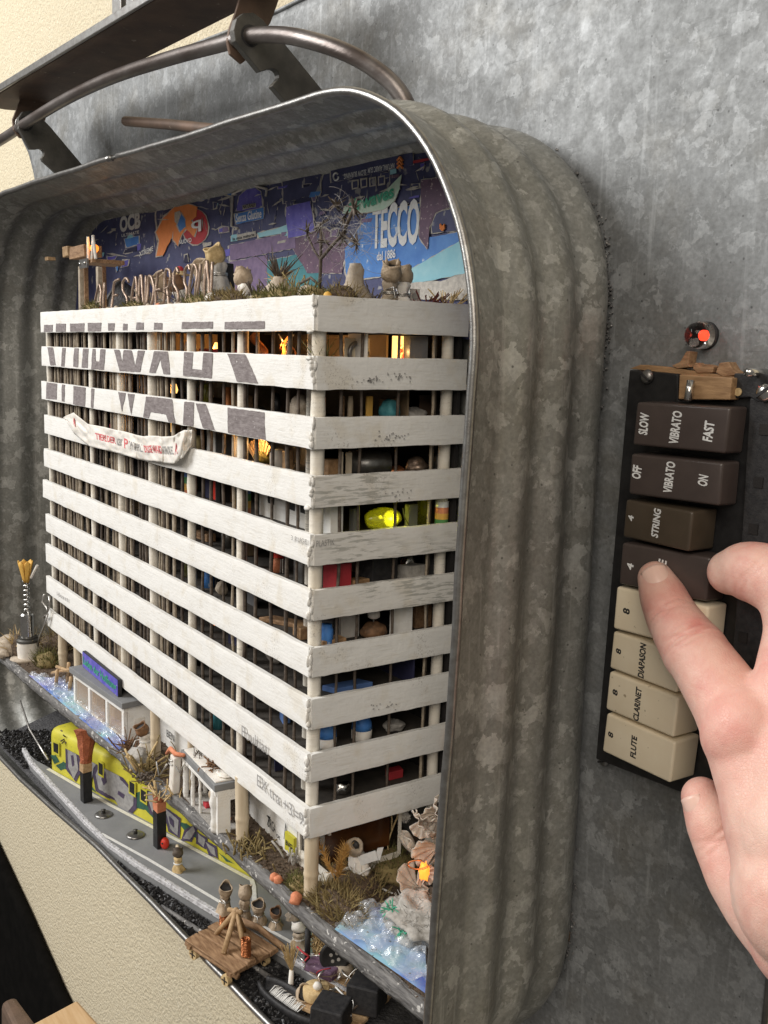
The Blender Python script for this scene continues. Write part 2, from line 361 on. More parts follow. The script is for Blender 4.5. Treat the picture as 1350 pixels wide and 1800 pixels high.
MT['maroon'] = pm('maroon sprig', (.20, .06, .05), (.13, .04, .035), .6, .7)
MT['cork'] = pm('cork', (.66, .50, .27), (.52, .37, .18), .9, .8, bmp=.4)
def film(name, c, alpha=.55, rough=.12):
    m, nt, b, vec = new_mat(name); b.inputs['Base Color'].default_value = (*c, 1); b.inputs['Roughness'].default_value = rough
    b.inputs['Specular IOR Level'].default_value = .9; b.inputs['Alpha'].default_value = alpha; b.inputs['Coat Weight'].default_value = 1.0; b.inputs['Coat Roughness'].default_value = .04
    bump(nt, b, nz(nt, vec, .5, 3), .6, .6); return m
MT['film'] = film('clear plastic film', (.74, .79, .85), .32, .1)
MT['amber'] = pm('amber shop glass', (.10, .038, .012), (.05, .02, .01), .12, .2, bmp=.1, spec=.6)
MT['pane'] = film('clear pane', (.70, .55, .42), .35)
def glass(name, c, rough=.03):
    m, nt, b, vec = new_mat(name); b.inputs['Base Color'].default_value = (*c, 1); b.inputs['Roughness'].default_value = rough
    b.inputs['Transmission Weight'].default_value = 1; b.inputs['IOR'].default_value = 1.3; return m
MT['glass'] = glass('clear glass', (.95, .9, .88)); MT['glass_yellow'] = film('yellow glass', (.42, .42, .04), .6)
def glow(name, c, s):
    m, nt, b, vec = new_mat(name); b.inputs['Base Color'].default_value = (*c, 1)
    b.inputs['Emission Color'].default_value = (*c, 1); b.inputs['Emission Strength'].default_value = s; return m
MT['glow_orange'] = glow('lit orange bulb', (1, .26, .03), 1.9); MT['glow_warm'] = glow('lit lamp', (1, .55, .16), 2.0)
MT['glow_yellow'] = glow('lit yellow lamp', (.9, .82, .02), 1.5); MT['glow_red'] = glow('lit red lamp', (1, .05, .02), 2.6)
def river_mat():
    m, nt, b, vec = new_mat('painted water'); f = nz(nt, vec, .045, 3)
    col = ramp(nt, f, [(.30, (.30, .62, .62)), (.42, (.30, .47, .72)), (.52, (.12, .20, .58)), (.60, (.40, .40, .72)), (.72, (.32, .58, .68))])
    nt.links.new(col, b.inputs['Base Color']); b.inputs['Roughness'].default_value = .35; return m
MT['river'] = river_mat()
def point(name, p, power, color, r=1.0):
    l = bpy.data.lights.new(name, 'POINT'); l.energy = power; l.color = color; l.shadow_soft_size = r*K
    o = bpy.data.objects.new(name, l); COL.objects.link(o); o.location = Vector(p)*K; return o
# ================================================================== setting: the room wall
mb = MB(); mb.grid(lambda a, b: T(-1100+1800*a, 66, -900+1500*b), 2, 2)
obj('wall', mb, MT['wall'], base=T(0, 66, -300), kind='structure')

# ================================================================== galvanised sheet on the wall
def plate_left(z):
    pts = [(-300, -418), (60, -417), (95, -416), (110, -426), (123, -441), (132, -446), (140, -440)]
    for (z0, x0), (z1, x1) in zip(pts, pts[1:]):
        if z <= z1: return x0+(x1-x0)*(z-z0)/(z1-z0)
    return -440
def plate_pt(a, b):
    ztop = 128
    x = -440+564*a; zt = 137-12*min(1, a/.55) if a < .55 else 125+3*(a-.55)/.45
    z = -292+(zt+292)*b; xl = plate_left(z); x = xl+(124-xl)*a
    y = 61.5 + 1.0*noise.noise(Vector((x*.012, z*.012, 1)))*min(1, a*8) + .35*noise.noise(Vector((x*.05, z*.05, 4)))
    y -= .9*math.exp(-((x-97-z*.02)/1.6)**2)*(1 if z < -120 else max(0, 1-(z+120)/60))
    return T(x, y, z)
mb = MB(); mb.grid(plate_pt, 120, 100)
sheet = thing('metal_sheet', T(-150, 61, -292), 'large galvanised metal sheet hung flat on the cream wall behind the tub', 'metal sheet')
obj('sheet', mb, MT['plate'], sheet, smooth=True, solid=1.0)
mb = MB(); mb.tube([plate_pt(a/30, 1)+TY*-.6 for a in range(31)], .9, 6); obj('folded_edge', mb, MT['plate'], sheet, smooth=True)
mb = MB(); mb.tube([plate_pt(1, b/30)+TY*-.4 for b in range(31)], .8, 6); obj('folded_edge', mb, MT['iron'], sheet, smooth=True)

# ================================================================== galvanised tub hung with its mouth to the room
def rrect(u, xl, xr, zb, zt, r, rb):
    q = math.pi/2; side = zt-zb-r-rb; d = (u % 1.0)*(xr-xl-2*r+xr-xl-2*rb+2*side+2*q*r+2*q*rb)
    # starts at the top left, runs along the top edge to the right, then down
    L = xr-xl-2*r
    if d < L: return (xl+r+d, zt, 0, 1)
    d -= L
    if d < q*r: t = d/r; return (xr-r+r*math.sin(t), zt-r+r*math.cos(t), math.sin(t), math.cos(t))
    d -= q*r
    if d < side: return (xr, zt-r-d, 1, 0)
    d -= side
    if d < q*rb: t = d/rb; return (xr-rb+rb*math.cos(t), zb+rb-rb*math.sin(t), math.cos(t), -math.sin(t))
    d -= q*rb; L = xr-xl-2*rb
    if d < L: return (xr-rb-d, zb, 0, -1)
    d -= L
    if d < q*rb: t = d/rb; return (xl+rb-rb*math.sin(t), zb+rb-rb*math.cos(t), -math.sin(t), -math.cos(t))
    d -= q*rb
    if d < side: return (xl, zb+rb+d, -1, 0)
    d -= side
    t = d/r; return (xl+r-r*math.cos(t), zt-r+r*math.sin(t), -math.cos(t), math.sin(t))
def lerp(a, b, t): return a+(b-a)*t
def tub_pt(u, v):
    R = (lerp(-359, -345, v), lerp(71.3, 60.5, v), -226-5.5*min(1, v/.1), lerp(62.0, 57.5, v), lerp(75, 53, v), lerp(40, 50, v))
    x, z, nx, nz_ = rrect(u, *R)
    if v < .02: off = 0
    else:
        off = 1.5*math.cos(2*math.pi*(v-.33)/.27) if v > .195 else -1.5*min(1, v/.195)
        off *= min(1, (1-v)/.08)
    if v > .93: off -= 5*((v-.93)/.07)**2*.6
    off += .9*noise.noise(Vector((x*.016, z*.016, v*2)))+.25*noise.noise(Vector((x*.06, z*.06, v*6)))
    z += off*nz_; x += off*nx
    # the top edge sags slightly higher to the left
    if nz_ > .5: z += 3.0*max(0, min(1, (-20-x)/220))*(1-v)
    if nz_ < -.5: z -= 6*max(0, min(1, (-150-x)/100))*(1-v)
    ytr = -4+.042*(z+82); y = lerp(ytr, 60.3, v)
    return T(x, y, z)
tub = thing('metal_tub', T(-137, 30, -229), 'ribbed galvanised wash tub mounted on its side, holding the whole miniature scene', 'tub')
mb = MB(); mb.grid(tub_pt, 260, 56, closed_u=True)
obj('tub_shell', mb, MT['tub'], tub, smooth=True, solid=.8)
mb = MB(); ring = [tub_pt(i/260, 1) for i in range(260)]; mb.add(ring, [tuple(range(260))]); obj('tub_bottom', mb, MT['tub'], tub)
# rolled rim with a small gap where the wire ends
n = 300; u0 = .102
mb = MB(); mb.tube([tub_pt(u0+.0022+i/n*(1-.0044), 0)-TY*.2 for i in range(n+1)], 1.25, 10); obj('rolled_rim', mb, MT['steel'], tub, smooth=True)
mb = MB(); a = tub_pt(u0, 0); mb.tube([a-TX*3.2, a+TX*3.2], .75, 8); obj('rim_wire', mb, MT['iron'], tub, smooth=True)
# dark crumbs of glue and rust where the tub meets the sheet
mb = MB(); random.seed(3)
for i in range(300):
    u = random.choice((random.gauss(.275, .022), random.gauss(.297, .014), random.gauss(.452, .012)))
    p = tub_pt(u, 1); c = T(-137, 60, -85); out = (p-c); out.y *= .0; out.normalize()
    mb.blob(p+out*(abs(random.gauss(0, 1.5))+.2)-TY*random.uniform(-.6, .4), random.uniform(.2, .5), i, .5, 2, 1)
obj('glue_crumb', mb, MT['ledge'], base=T(50, 60, 30), label='crumbs of brown glue and rust where the tub meets the sheet', cat='glue crumbs', kind='stuff')

# ================================================================== carrying rod, lugs, beam over the tub
YB = 22
def rodp(): 
    pts = [aT(-120, 318, 21), aT(0, 247, 21), aT(45, 217, 21), aT(120, 172, 21), aT(200, 135, 21), aT(300, 102, 21), aT(395, 76, 21.5), aT(440, 63, 22), aT(500, 62, 22), aT(560, 75, 23), aT(610, 93, 25), aT(650, 115, 28), aT(685, 142, 31), aT(706, 168, 33), aT(716, 190, 34), aT(722, 215, 35)]
    out = []
    for i in range(len(pts)-1):
        p0, p1, p2, p3 = pts[max(i-1, 0)], pts[i], pts[i+1], pts[min(i+2, len(pts)-1)]
        for k in range(6):
            t = k/6; out.append(.5*((2*p1)+(p2-p0)*t+(2*p0-5*p1+4*p2-p3)*t*t+(3*p1-p0-3*p2+p3)*t**3))
    return out+[pts[-1]]
bail = thing('bail_handle', T(-120, 21, 95), 'thick brown iron rod bent down at the right, passing through both lugs', 'rod')
mb = MB(); mb.tube(rodp(), 2.75, 14); obj('bent_rod', mb, MT['rod'], bail, smooth=True)
def lug(xt, pix, hole, label, th):
    t = thing('notched_lug', aTX(pix[-1][0], pix[-1][1], xt), label, 'metal lug', 'notched lugs on the tub')
    mb = MB(); mb.prism([aTX(x, y, xt) for x, y in pix], -TX*th); obj('bar', mb, MT['iron'], t, bevel=.25)
    c = aTX(hole[0], hole[1], xt); mb = MB(); mb.lathe(c-TX*(th+1.2), [(3.1, 0), (4.6, 0), (4.6, 1.1), (3.1, 1.1)], TX, 20); obj('washer', mb, MT['steel'], t, bevel=.2)
    mb = MB(); mb.lathe(c+TX*.05, [(3.0, 0), (3.7, 0), (3.7, .12), (3.0, .12)], TX, 20); obj('hole_edge', mb, MT['black_matt'], t)
arc = lambda cx, cy, r, a0, a1, n: [(cx+r*math.cos(math.radians(a0+(a1-a0)*i/n)), cy-r*math.sin(math.radians(a0+(a1-a0)*i/n))) for i in range(n+1)]
lug(-76, [(414, 72), (411, 52), (416, 33), (428, 23), (446, 22), (462, 34), (473, 48), (500, 76), (578, 172), (560, 205), (526, 212), (509, 186), (479, 151)]+arc(478, 133, 13, -60, 120, 8)[::1]+[(458, 126)], (440, 63),
    'dark notched iron lug on the tub top, nearer the bent end of the rod', 3.2)
lug(-313, [(33, 226), (32, 208), (40, 196), (56, 194), (72, 206), (88, 222), (145, 290), (130, 318), (112, 318), (97, 302), (75, 282)]+arc(69, 270, 9, -60, 120, 8)+[(53, 262)], (46, 217),
    'dark notched iron lug on the tub top, farther one at the left', 3.2)
# beam above
beam = thing('steel_beam', T(-240, 25, 119), 'long flat brown steel beam above the tub with a grey front lip', 'beam')
bz = 119
def beam_pt(x, y, dz=0): return T(x, y, bz+dz)
mb = MB(); mb.prism([beam_pt(-352, 10), beam_pt(-60, 10), beam_pt(-60, 40), beam_pt(-336, 40), beam_pt(-348, 34), beam_pt(-352, 24)], ZZ*2.2); obj('flange', mb, MT['rust'], beam, bevel=.5)
mb = MB(); mb.prism([beam_pt(-352, 8.2), beam_pt(-60, 8.2), beam_pt(-60, 9.7), beam_pt(-352, 9.7)], ZZ*3.6); obj('front_lip', mb, MT['steel'], beam, bevel=.4)
mb = MB(); mb.box(T(-170, 16, bz+12), (9, 6, 20), (TX, TY, ZZ)); mb.box(T(-158, 16, bz+12), (7, 5, 20), (TX, TY, ZZ)); obj('upright_bracket', mb, MT['steel'], beam, bevel=.4)
def link_plate(xt, pix, label):
    mb = MB(); mb.prism([aTX(x, y, xt) for x, y in pix], -TX*1.6)
    obj('hanger_plate', mb, MT['rust'], beam, bevel=.3, label=label)
link_plate(-86, [(405, 95), (400, 72), (404, 50), (416, 18), (430, -30), (500, -30), (487, 10), (476, 40), (455, 70), (440, 100), (425, 112)], 'brown hanger plate behind the nearer lug')
link_plate(-321, [(24, 228), (22, 210), (30, 190), (45, 152), (92, 165), (88, 190), (78, 215), (68, 235), (50, 245), (34, 242)], 'dark hanger plate behind the farther lug')
# loose rusty rod behind
mb = MB(); mb.tube([aT(221, 213, 44), aT(300, 219, 42), aT(390, 229, 40), aT(440, 238, 38)], 2.3, 12)
obj('rusty_rod', mb, MT['rust'], base=aT(221, 213, 44), smooth=True, autosm=50, label='short rusty rod end resting behind the tub rim', cat='rod')

# ================================================================== collage of torn prints on the tub's back
YC = 57.6
col_t = thing('collage_board', T(-150, YC, 5), 'board of torn blue and navy paper prints behind the model roof', 'collage')
random.seed(11)
def torn(pts, amp, step=9):
    out = []
    for i in range(len(pts)):
        a, b = pts[i], pts[(i+1) % len(pts)]; L = math.hypot(b[0]-a[0], b[1]-a[1]); k = max(1, int(L/step))
        for j in range(k):
            t = j/k; out.append((a[0]+(b[0]-a[0])*t+random.uniform(-amp, amp), a[1]+(b[1]-a[1])*t+random.uniform(-amp, amp)))
    return out
def z7(*uv): return [(150+u/4.09, 300+v/4.09) for u, v in uv]
def z3(*uv): return [(440+u/3.375, 260+v/3.375) for u, v in uv]
def patch(pts, mat, layer, amp=1.2, edge=True, name='paper_scrap', label=None):
    d = .22*layer; cx = sum(p[0] for p in pts)/len(pts); cy = sum(p[1] for p in pts)/len(pts)
    if edge:
        big = []
        for x, y in pts:
            L = math.hypot(x-cx, y-cy)+1e-6; k = 1+random.uniform(.6, 2.4)/L*1.2; big.append((cx+(x-cx)*k, cy+(y-cy)*k))
        mb = MB(); mb.prism([aT(x, y, YC-d+.12) for x, y in torn(big, amp*1.2, 7)], TY*.08)
        obj('torn_edge', mb, MT['torn'], col_t)
    mb = MB(); mb.prism([aT(x, y, YC-d) for x, y in torn(pts, amp, 8)], TY*.1)
    return obj(name, mb, mat, col_t, label=label)
mb = MB(); mb.prism([aT(x, y, YC) for x, y in ((132, 560), (138, 470), (150, 425), (172, 388), (200, 369), (300, 345), (400, 319), (520, 288), (640, 274), (760, 258), (830, 250), (870, 300), (890, 420), (890, 600))], TY*1.5)
obj('backing_board', mb, MT['navy'], col_t)
P = patch
P([(150, 428), (172, 388), (205, 368), (250, 357), (252, 400), (160, 425)], MT['navy'], 1, 1.5)
P([(256, 356), (300, 346), (400, 322), (404, 372), (330, 360), (262, 372)], MT['navy'], 1, 1.5)
P([(252, 375), (272, 372), (275, 440), (230, 452), (165, 440), (158, 428)], MT['navy'], 1.5, 1.5)
P([(408, 318), (520, 290), (572, 285), (560, 330), (490, 350), (480, 400), (410, 420)], MT['navy'], 1, 1.5)
P([(340, 336), (362, 334), (358, 352), (346, 352)], MT['blue'], 2); P([(382, 330), (408, 322), (408, 345), (396, 342)], MT['blue'], 2)
P(z7(*[(790+92*math.cos(t*.35), 405+128*math.sin(t*.35)) for t in range(18)]), MT['crimson'], 2, .4)
P(z7((505, 445), (560, 340), (640, 265), (740, 240), (802, 262), (795, 330), (760, 360), (805, 410), (780, 475), (720, 420), (690, 460), (665, 540), (620, 480), (560, 610), (510, 615), (530, 500)), MT['orange'], 3.2, .8)
P(z7((660, 390), (690, 310), (715, 350), (718, 400), (680, 435)), MT['blue'], 4.2, .6)
P(z7((640, 300), (680, 285), (690, 340), (660, 390), (640, 370)), MT['torn'], 4, .8, False)
P(z7((285, 492), (384, 468), (388, 528), (292, 552)), MT['blue'], 2.2)
P(z7((1085, 290), (1108, 185), (1188, 105), (1262, 150), (1275, 270)), MT['violet'], 2, 1)
P(z7((1075, 312), (1280, 265), (1280, 345), (1085, 385)), MT['blue'], 3.2, .5)
P(z7((1128, 250), (1224, 232), (1226, 262), (1132, 280)), MT['torn'], 3.4, .5, False)
P(z7((1040, 472), (1222, 432), (1226, 474), (1048, 512)), MT['torn'], 2.2, .5, False)
mb = MB(); mb.tube([aT(x, y, YC-.75) for x, y in z7((1095, 415), (1052, 400), (1058, 170), (1186, 95), (1304, 132), (1298, 185))], .55, 6); obj('pale_outline', mb, MT['torn'], col_t)
P([(402, 432), (520, 405), (520, 436), (404, 458)], MT['lilac'], 2, 1); P([(404, 460), (470, 448), (470, 520), (404, 520)], MT['lilac'], 1.4, 1)
P([(452, 410), (505, 396), (505, 408), (455, 418)], MT['sky_blue'], 2.6); P([(455, 462), (560, 440), (560, 520), (455, 520)], MT['teal'], 1.2)
P([(502, 364), (545, 354), (549, 380), (553, 405), (530, 415), (506, 418)], MT['violet'], 3, 1)
P([(505, 420), (570, 400), (610, 430), (600, 480), (540, 480)], MT['mauve'], 1.6, 1)
P(z3((475, 120), (960, 22), (966, 100), (482, 205)), MT['navy'], 3.2, .4)
P(z3((185, 175), (415, 130), (410, 260), (200, 330)), MT['navy'], 2.2, 1.5)
for i in range(4):
    P(z3((600+i*52, 192-i*8), (642+i*52, 185-i*8), (642+i*52, 240-i*8), (602+i*52, 248-i*8)), MT['torn'], 2+.1*i, .5, False)
    P(z3((608+i*52, 200-i*8), (634+i*52, 195-i*8), (634+i*52, 232-i*8), (610+i*52, 238-i*8)), MT['navy'], 2.8+.1*i, .5, False)
P(z3((560, 600), (700, 392), (1005, 330), (1004, 470), (1010, 545), (1240, 495), (1252, 560), (1150, 610), (960, 712), (900, 745), (572, 790)), MT['blue'], 2, 1.2)
P(z3((1015, 190), (1172, 168), (1235, 330), (1100, 385), (1062, 470), (1050, 602), (1000, 530), (1010, 330)), MT['mauve'], 3.4, 1)
P(z3((1075, 420), (1110, 385), (1215, 352), (1232, 492), (1078, 505)), MT['navy'], 2.8, .8)
P(z3((960, 715), (1240, 555), (1300, 560), (1300, 740), (1000, 800), (930, 800)), MT['sky_blue'], 2.6, 1)
P(z3((930, 800), (1130, 790), (1300, 735), (1300, 900), (900, 900)), MT['torn'], 3.2, 1, False)
P(z3((548, 388), (562, 345), (700, 315), (800, 255), (897, 158), (884, 240), (850, 320), (790, 365), (700, 380), (600, 390)), MT['mint'], 4, .5)
P(z3((965, 75), (1080, 55), (1085, 68), (965, 92)), MT['crimson'], 3, .4, False)
random.seed(5)
for i in range(90):                                          # ragged pale scraps and creases where layers were torn off
    x = random.uniform(165, 800); y0 = 385-(x-170)*.17; y = y0+random.uniform(-8, 70)
    L = random.uniform(5, 30); a = random.choice((random.gauss(-.25, .2), random.gauss(1.5, .2))); wd = random.uniform(.8, 2.4)
    q = [(x, y), (x+L*.5*math.cos(a), y+L*.5*math.sin(a)-wd), (x+L*math.cos(a), y+L*math.sin(a)), (x+L*.5*math.cos(a), y+L*.5*math.sin(a)+wd)]
    P(q, MT['torn'], 1.8+.02*i, .9, False)
random.seed(23)
for i in range(85):                                          # small faded scraps of other prints
    x = random.uniform(165, 810); y0 = 385-(x-170)*.17; y = y0+random.uniform(-6, 95); w_ = random.uniform(5, 20); h_ = random.uniform(3, 12); k = -.18
    if 240 < x < 350 and y < 430 or 200 < x < 245 and y < 412 or 405 < x < 465 and y < 400 or 640 < x < 745 and 360 < y < 440: continue
    P([(x, y), (x+w_, y+k*w_), (x+w_*random.uniform(.7, 1.1), y+h_+k*w_), (x+random.uniform(-3, 3), y+h_)], MT[random.choice(('navy', 'navy', 'blue', 'violet', 'mauve', 'sky_blue', 'torn', 'lilac', 'interior_navy'))], 2.0+.012*i, 1.3, random.random() < .6)
def ctext(s, a, b, h, mat, layer=5, up=None, bold=0.02, slant=0):
    p0 = aT(*a, YC-.22*layer); p1 = aT(*b, YC-.22*layer); return text(s, p0, p1, h, up or ZZ, mat, col_t, bold=bold, slant=slant)
ctext('OCB', z7((250, 440))[0], z7((398, 404))[0], 7.6, MT['print_white'], 2, bold=.05)
ctext('ULTIMATE', z7((262, 478))[0], z7((388, 450))[0], 1.5, MT['print_white'], 2)
ctext('XTREME', z7((388, 618))[0], z7((490, 575))[0], 2.4, MT['print_white'], 2)
ctext('q', z7((762, 420))[0], z7((835, 405))[0], 5.2, MT['print_white'], 5)
ctext('NUOVO', z7((676, 530))[0], z7((765, 512))[0], 2.0, MT['print_white'], 3)
ctext('Senza Glutine', z7((1085, 372))[0], z7((1268, 336))[0], 3.6, MT['print_white'], 3.9)
ctext('NATURALE', z7((1134, 274))[0], z7((1222, 256))[0], 1.5, MT['black_ink'], 4)
ctext('la mia natura', z7((1060, 503))[0], z7((1215, 468))[0], 1.3, MT['black_ink'], 3)
ctext('NATURAL ARABIC GUM', z3((857, 90))[0], z3((700, 120))[0], 1.9, MT['print_white'], 4, up=-ZZ)
ctext('SLOW BURNING', z3((690, 128))[0], z3((558, 155))[0], 1.9, MT['print_white'], 4, up=-ZZ)
for k in range(3):
    for sx in (-1, 1):
        mb = MB(); c = z3((888, 55+k*22))[0]; mb.tube([aT(c[0], c[1], YC-1.1), aT(c[0]+sx*4.6, c[1]+6, YC-1.1)], .45, 5); obj('chevron', mb, MT['orange'], col_t)
        mb = MB(); c = z3((1140, 470+k*10))[0]; mb.tube([aT(c[0], c[1], YC-1.1), aT(c[0]+sx*4, c[1]-5, YC-1.1)], .35, 5); obj('chevron', mb, MT['orange'], col_t)
mb = MB(); c0 = z3((508, 170))[0]; mb.tube([aT(c0[0]+4.5*math.cos(t*.5), c0[1]+6.5*math.sin(t*.5), YC-.95) for t in range(12)], .35, 5); obj('recycling_mark', mb, MT['print_white'], col_t)
def leafwarp(a, yy, q): return q + ZZ*(1.6*a*a) 
p0, p1 = aT(*z3((585, 378))[0], YC-1.1), aT(*z3((852, 318))[0], YC-1.1)
text('airwaves', p0, p1, 4.6, ZZ, MT['green_ink'], col_t, bold=.03, warp=leafwarp)
ctext('TECCO', z3((722, 588))[0], z3((1000, 556))[0], 14.5, MT['print_white'], 2.6, bold=.035)
ctext('dal 1886', z3((752, 668))[0], z3((862, 650))[0], 3.0, MT['print_white'], 2.6)
# ================================================================== the model high-rise
ZT = [6.2, -11.3, -29.3, -46.8, -64.8, -81.9, -100.0, -116.5, -134.5, -152.6]
ZB = [-4.1, -21.2, -38.8, -56.5, -74.3, -91.4, -109.5, -126.5, -143.8, -162.5]
ZG = -185.0; LS = 57.2
LXP = [(70.8, 549), (72.5, 606), (72.5, 670), (77.5, 731), (76.7, 789), (75, 846), (80, 902), (80, 954), (81, 1010), (83, 1069)]
bld = thing('model_high_rise', (-140, 28, ZG), 'white model high-rise with ten banded storeys and dark twig bars', 'model building')
random.seed(21)
def board(a, b, zt, zb, nrm, th, seed, n=70):
    """a painted board between a and b (bottom line at z=0), outer face on the line, wavy plastered edges"""
    a = Vector(a); b = Vector(b); d = b-a; L = d.length; m = 5; mb = MB(); vs = []
    rows = [(0, 0), (0, .03), (0, .25), (0, .5), (0, .75), (0, .97), (0, 1), (1, 1), (1, 0)]
    for i in range(n+1):
        t = i/n; s = t*L
        et = .18*noise.noise(Vector((s*.12, seed*7.1, 0)))+.12*noise.noise(Vector((s*.6, seed*3.3, 2)))
        eb = .2*noise.noise(Vector((s*.12, seed*5.7, 9)))+.16*noise.noise(Vector((s*.6, seed*2.3, 5)))
        for k, (bk, h) in enumerate(rows):
            z = (zb+eb)+((zt+et)-(zb+eb))*h
            o = .22*noise.noise(Vector((s*.1, z*.3, seed)))+.12*noise.noise(Vector((s*.5, z*.5, seed+3)))
            if h in (0, 1) and bk == 0: o -= .06
            e = .35*noise.noise(Vector((z*.5, seed, 1))) if i in (0, n) else 0
            p = a+d*t+d.normalized()*e+nrm*(o-(th if bk else 0)); p.z = z; vs.append(p)
    r = len(rows); fs = []
    for i in range(n):
        for k in range(r): fs.append((i*r+k, i*r+(k+1) % r, (i+1)*r+(k+1) % r, (i+1)*r+k))
    fs.append(tuple(range(r))[::-1]); fs.append(tuple(n*r+k for k in range(r)))
    return mb.add(vs, fs)
front_bands = []; side_bands = []
for i in range(10):
    xl = aY(LXP[i][0], LXP[i][1], 0).x
    top_extra = 0
    front_bands.append(obj('front_band', board((xl, 0, 0), (.2, 0, 0), ZT[i], ZB[i], -YY, 1.7, i+1), MT['white'], bld, smooth=True, autosm=26))
    side_bands.append(obj('side_band', board((.9, 1.1, 0), (.9, LS-(0.0 if i < 7 else (i-6)*.9), 0), ZT[i]-.1, ZB[i], XX, 1.7, i+31, 26), MT['white_side'] if i in (3, 4, 5) else MT['white'], bld, smooth=True, autosm=26))
    mb = MB()
    for k in range(6): mb.blob((random.uniform(-.4, .5), random.uniform(-.3, .7), ZB[i]+1+(ZT[i]-ZB[i]-2)*random.random()), (random.uniform(.5, .8), random.uniform(.5, .8), random.uniform(.8, 2.0)), i*9+k, .4, 2, 2)
    if i in (0, 1, 3): mb.blob((-1.5, -.3, ZB[i]+(-.2 if i != 1 else 9)), (1.6, .7, .8), i, .6, 2.5, 2)
    obj('corner_plaster', mb, MT['white_side'], bld, smooth=True)
# columns
colX = [-284, -213.5, -175.3, -137.9, -98.2, -54.6]
def column(x, y, z0, z1, r, nodes=(), mat=None, lean=(0, 0)):
    pts = []; rad = []
    for k in range(40):
        t = k/39; z = z0+(z1-z0)*t; rr = r*(1+.06*noise.noise(Vector((x, y, z*.05))))
        for nd in nodes: rr *= 1+.10*math.exp(-((z-nd)/.8)**2)
        pts.append((x+lean[0]*t+.3*noise.noise(Vector((x, z*.03, 1))), y+lean[1]*t+.3*noise.noise(Vector((y, z*.03, 5))), z)); rad.append(rr)
    mb = MB(); mb.tube(pts, rad, 12); return obj('column', mb, mat or MT['column'], bld, smooth=True, autosm=60)
for k, x in enumerate(colX): column(x, 4.2, -163, 1, random.uniform(1.5, 2.1), [random.uniform(-160, 0) for _ in range(3)])
column(-3.3, 4.0, -163, 1, 2.15, [-28, -90, -125]); column(-3.8, 52.5, ZG, 1, 2.0, [-50, -120])
column(-20, 12, -163, 1, 2.2)
for x, y, r in ((-3.3, 4.0, 2.35), (-49.5, 2.2, 2.3), (-98.5, 3.5, 1.5), (-138, 4.0, 2.2), (-209, 3.5, 1.5), (-240, 2.0, 1.8), (-279, 6.0, 2.5)):
    column(x, y, ZG-.5, -161, r, [ZG+8], MT['bamboo'], lean=(random.uniform(-1, .5), 0))
# dark twig bars, each running behind the bands
def bar(x, y, pale, r, z0=-158, z1=0):
    pts = []; s = random.random()*50
    for k in range(37):
        z = z0+(z1-z0)*k/36
        pts.append((x+.75*noise.noise(Vector((z*.045, s, 0)))+.3*noise.noise(Vector((z*.2, s, 3))), y+.5*noise.noise(Vector((z*.05, s, 8))), z))
    mb = MB(); mb.tube(pts, [r*(1+.25*noise.noise(Vector((k*.3, s, 1)))) for k in range(37)], 6)
    obj('twig_bar', mb, MT['twig_pale'] if pale else MT['twig'], bld, smooth=True)  # pale bars put the lit edges of the twigs into the colour
x = -12.0; xs = []
for px in (525, 507, 476, 450, 433, 409.8, 392.5, 369.4, 355.9, 315.4, 307.7): xs.append(aY(px, 610, 4).x)
x = xs[-1]-4.2
while x > -281:
    if min(abs(x-c) for c in colX) > 2.2: xs.append(x)
    x -= random.choice((2.8, 3.4, 4.2, 4.2, 5.4))
for x in xs: bar(x, 4.0+random.uniform(-.7, 1.0), random.random() < (.12 if x > -110 else .42), random.uniform(.5, .72) if x > -110 else random.uniform(.45, .85))
for px in (597, 633, 698, 757): bar(-3.0+random.uniform(-.4, .4), aX(px, 800, -3).y, px > 700, .5)
bar(-4.5, 48.2, False, .6)
random.seed(88)
for k in range(15, 34): bar(-8-k*8.1+random.uniform(-2.5, 2.5), random.uniform(7.5, 11), random.random() < .2, random.uniform(.4, .8))
# slabs, roof and inner walls
for i in range(1, 10):
    mb = MB(); mb.span((-282, 2.2, ZT[i]-4.8), (-1.6, 55, ZT[i]-3.3)); obj('floor_slab', mb, MT['floor_slab'], bld)
mb = MB(); mb.span((-285, 2.2, 1.2), (-1.2, 57, 3.2)); obj('roof_slab', mb, MT['white_side'], bld)
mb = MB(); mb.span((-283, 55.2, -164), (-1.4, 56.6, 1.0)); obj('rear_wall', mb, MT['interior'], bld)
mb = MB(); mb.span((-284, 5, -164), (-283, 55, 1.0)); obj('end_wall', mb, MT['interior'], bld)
def inner(name, a, b, mat): mb = MB(); mb.span(a, b); return obj(name, mb, mat, bld)
gap = lambda k: (ZT[k]-3.3, ZB[k-1]+2)            # storey k counted from the top: slab top, ceiling
def storey_wall(k, x0, x1, y, mat, th=.8): z0, z1 = gap(k); return inner('inner_wall', (x0, y, z0+.02), (x1, y+th, z1-2.2), mat)
storey_wall(1, -160, -12, 34, MT['interior_tan']); storey_wall(2, -110, -8, 40, MT['interior_tan']); storey_wall(3, -110, -40, 26, MT['interior_grey'])
storey_wall(5, -60, -20, 34, MT['interior_tan']); storey_wall(6, -48, -22, 22, MT['interior_grey']); storey_wall(7, -170, -3, 42, MT['interior_navy'])
storey_wall(8, -200, -40, 45, MT['interior_grey']); storey_wall(6, -240, -100, 34, MT['interior_navy']); storey_wall(4, -150, -70, 30, MT['interior_grey'])
for k in range(1, 10):                              # a few cross walls that part the rooms
    z0, z1 = gap(k)
    for x in random.sample(range(-270, -60), 3): inner('cross_wall', (x, 12, z0+.02), (x+.8, 54, z1-2.2), random.choice((MT['interior'], MT['interior_grey'], MT['interior_tan'], MT['interior'])))
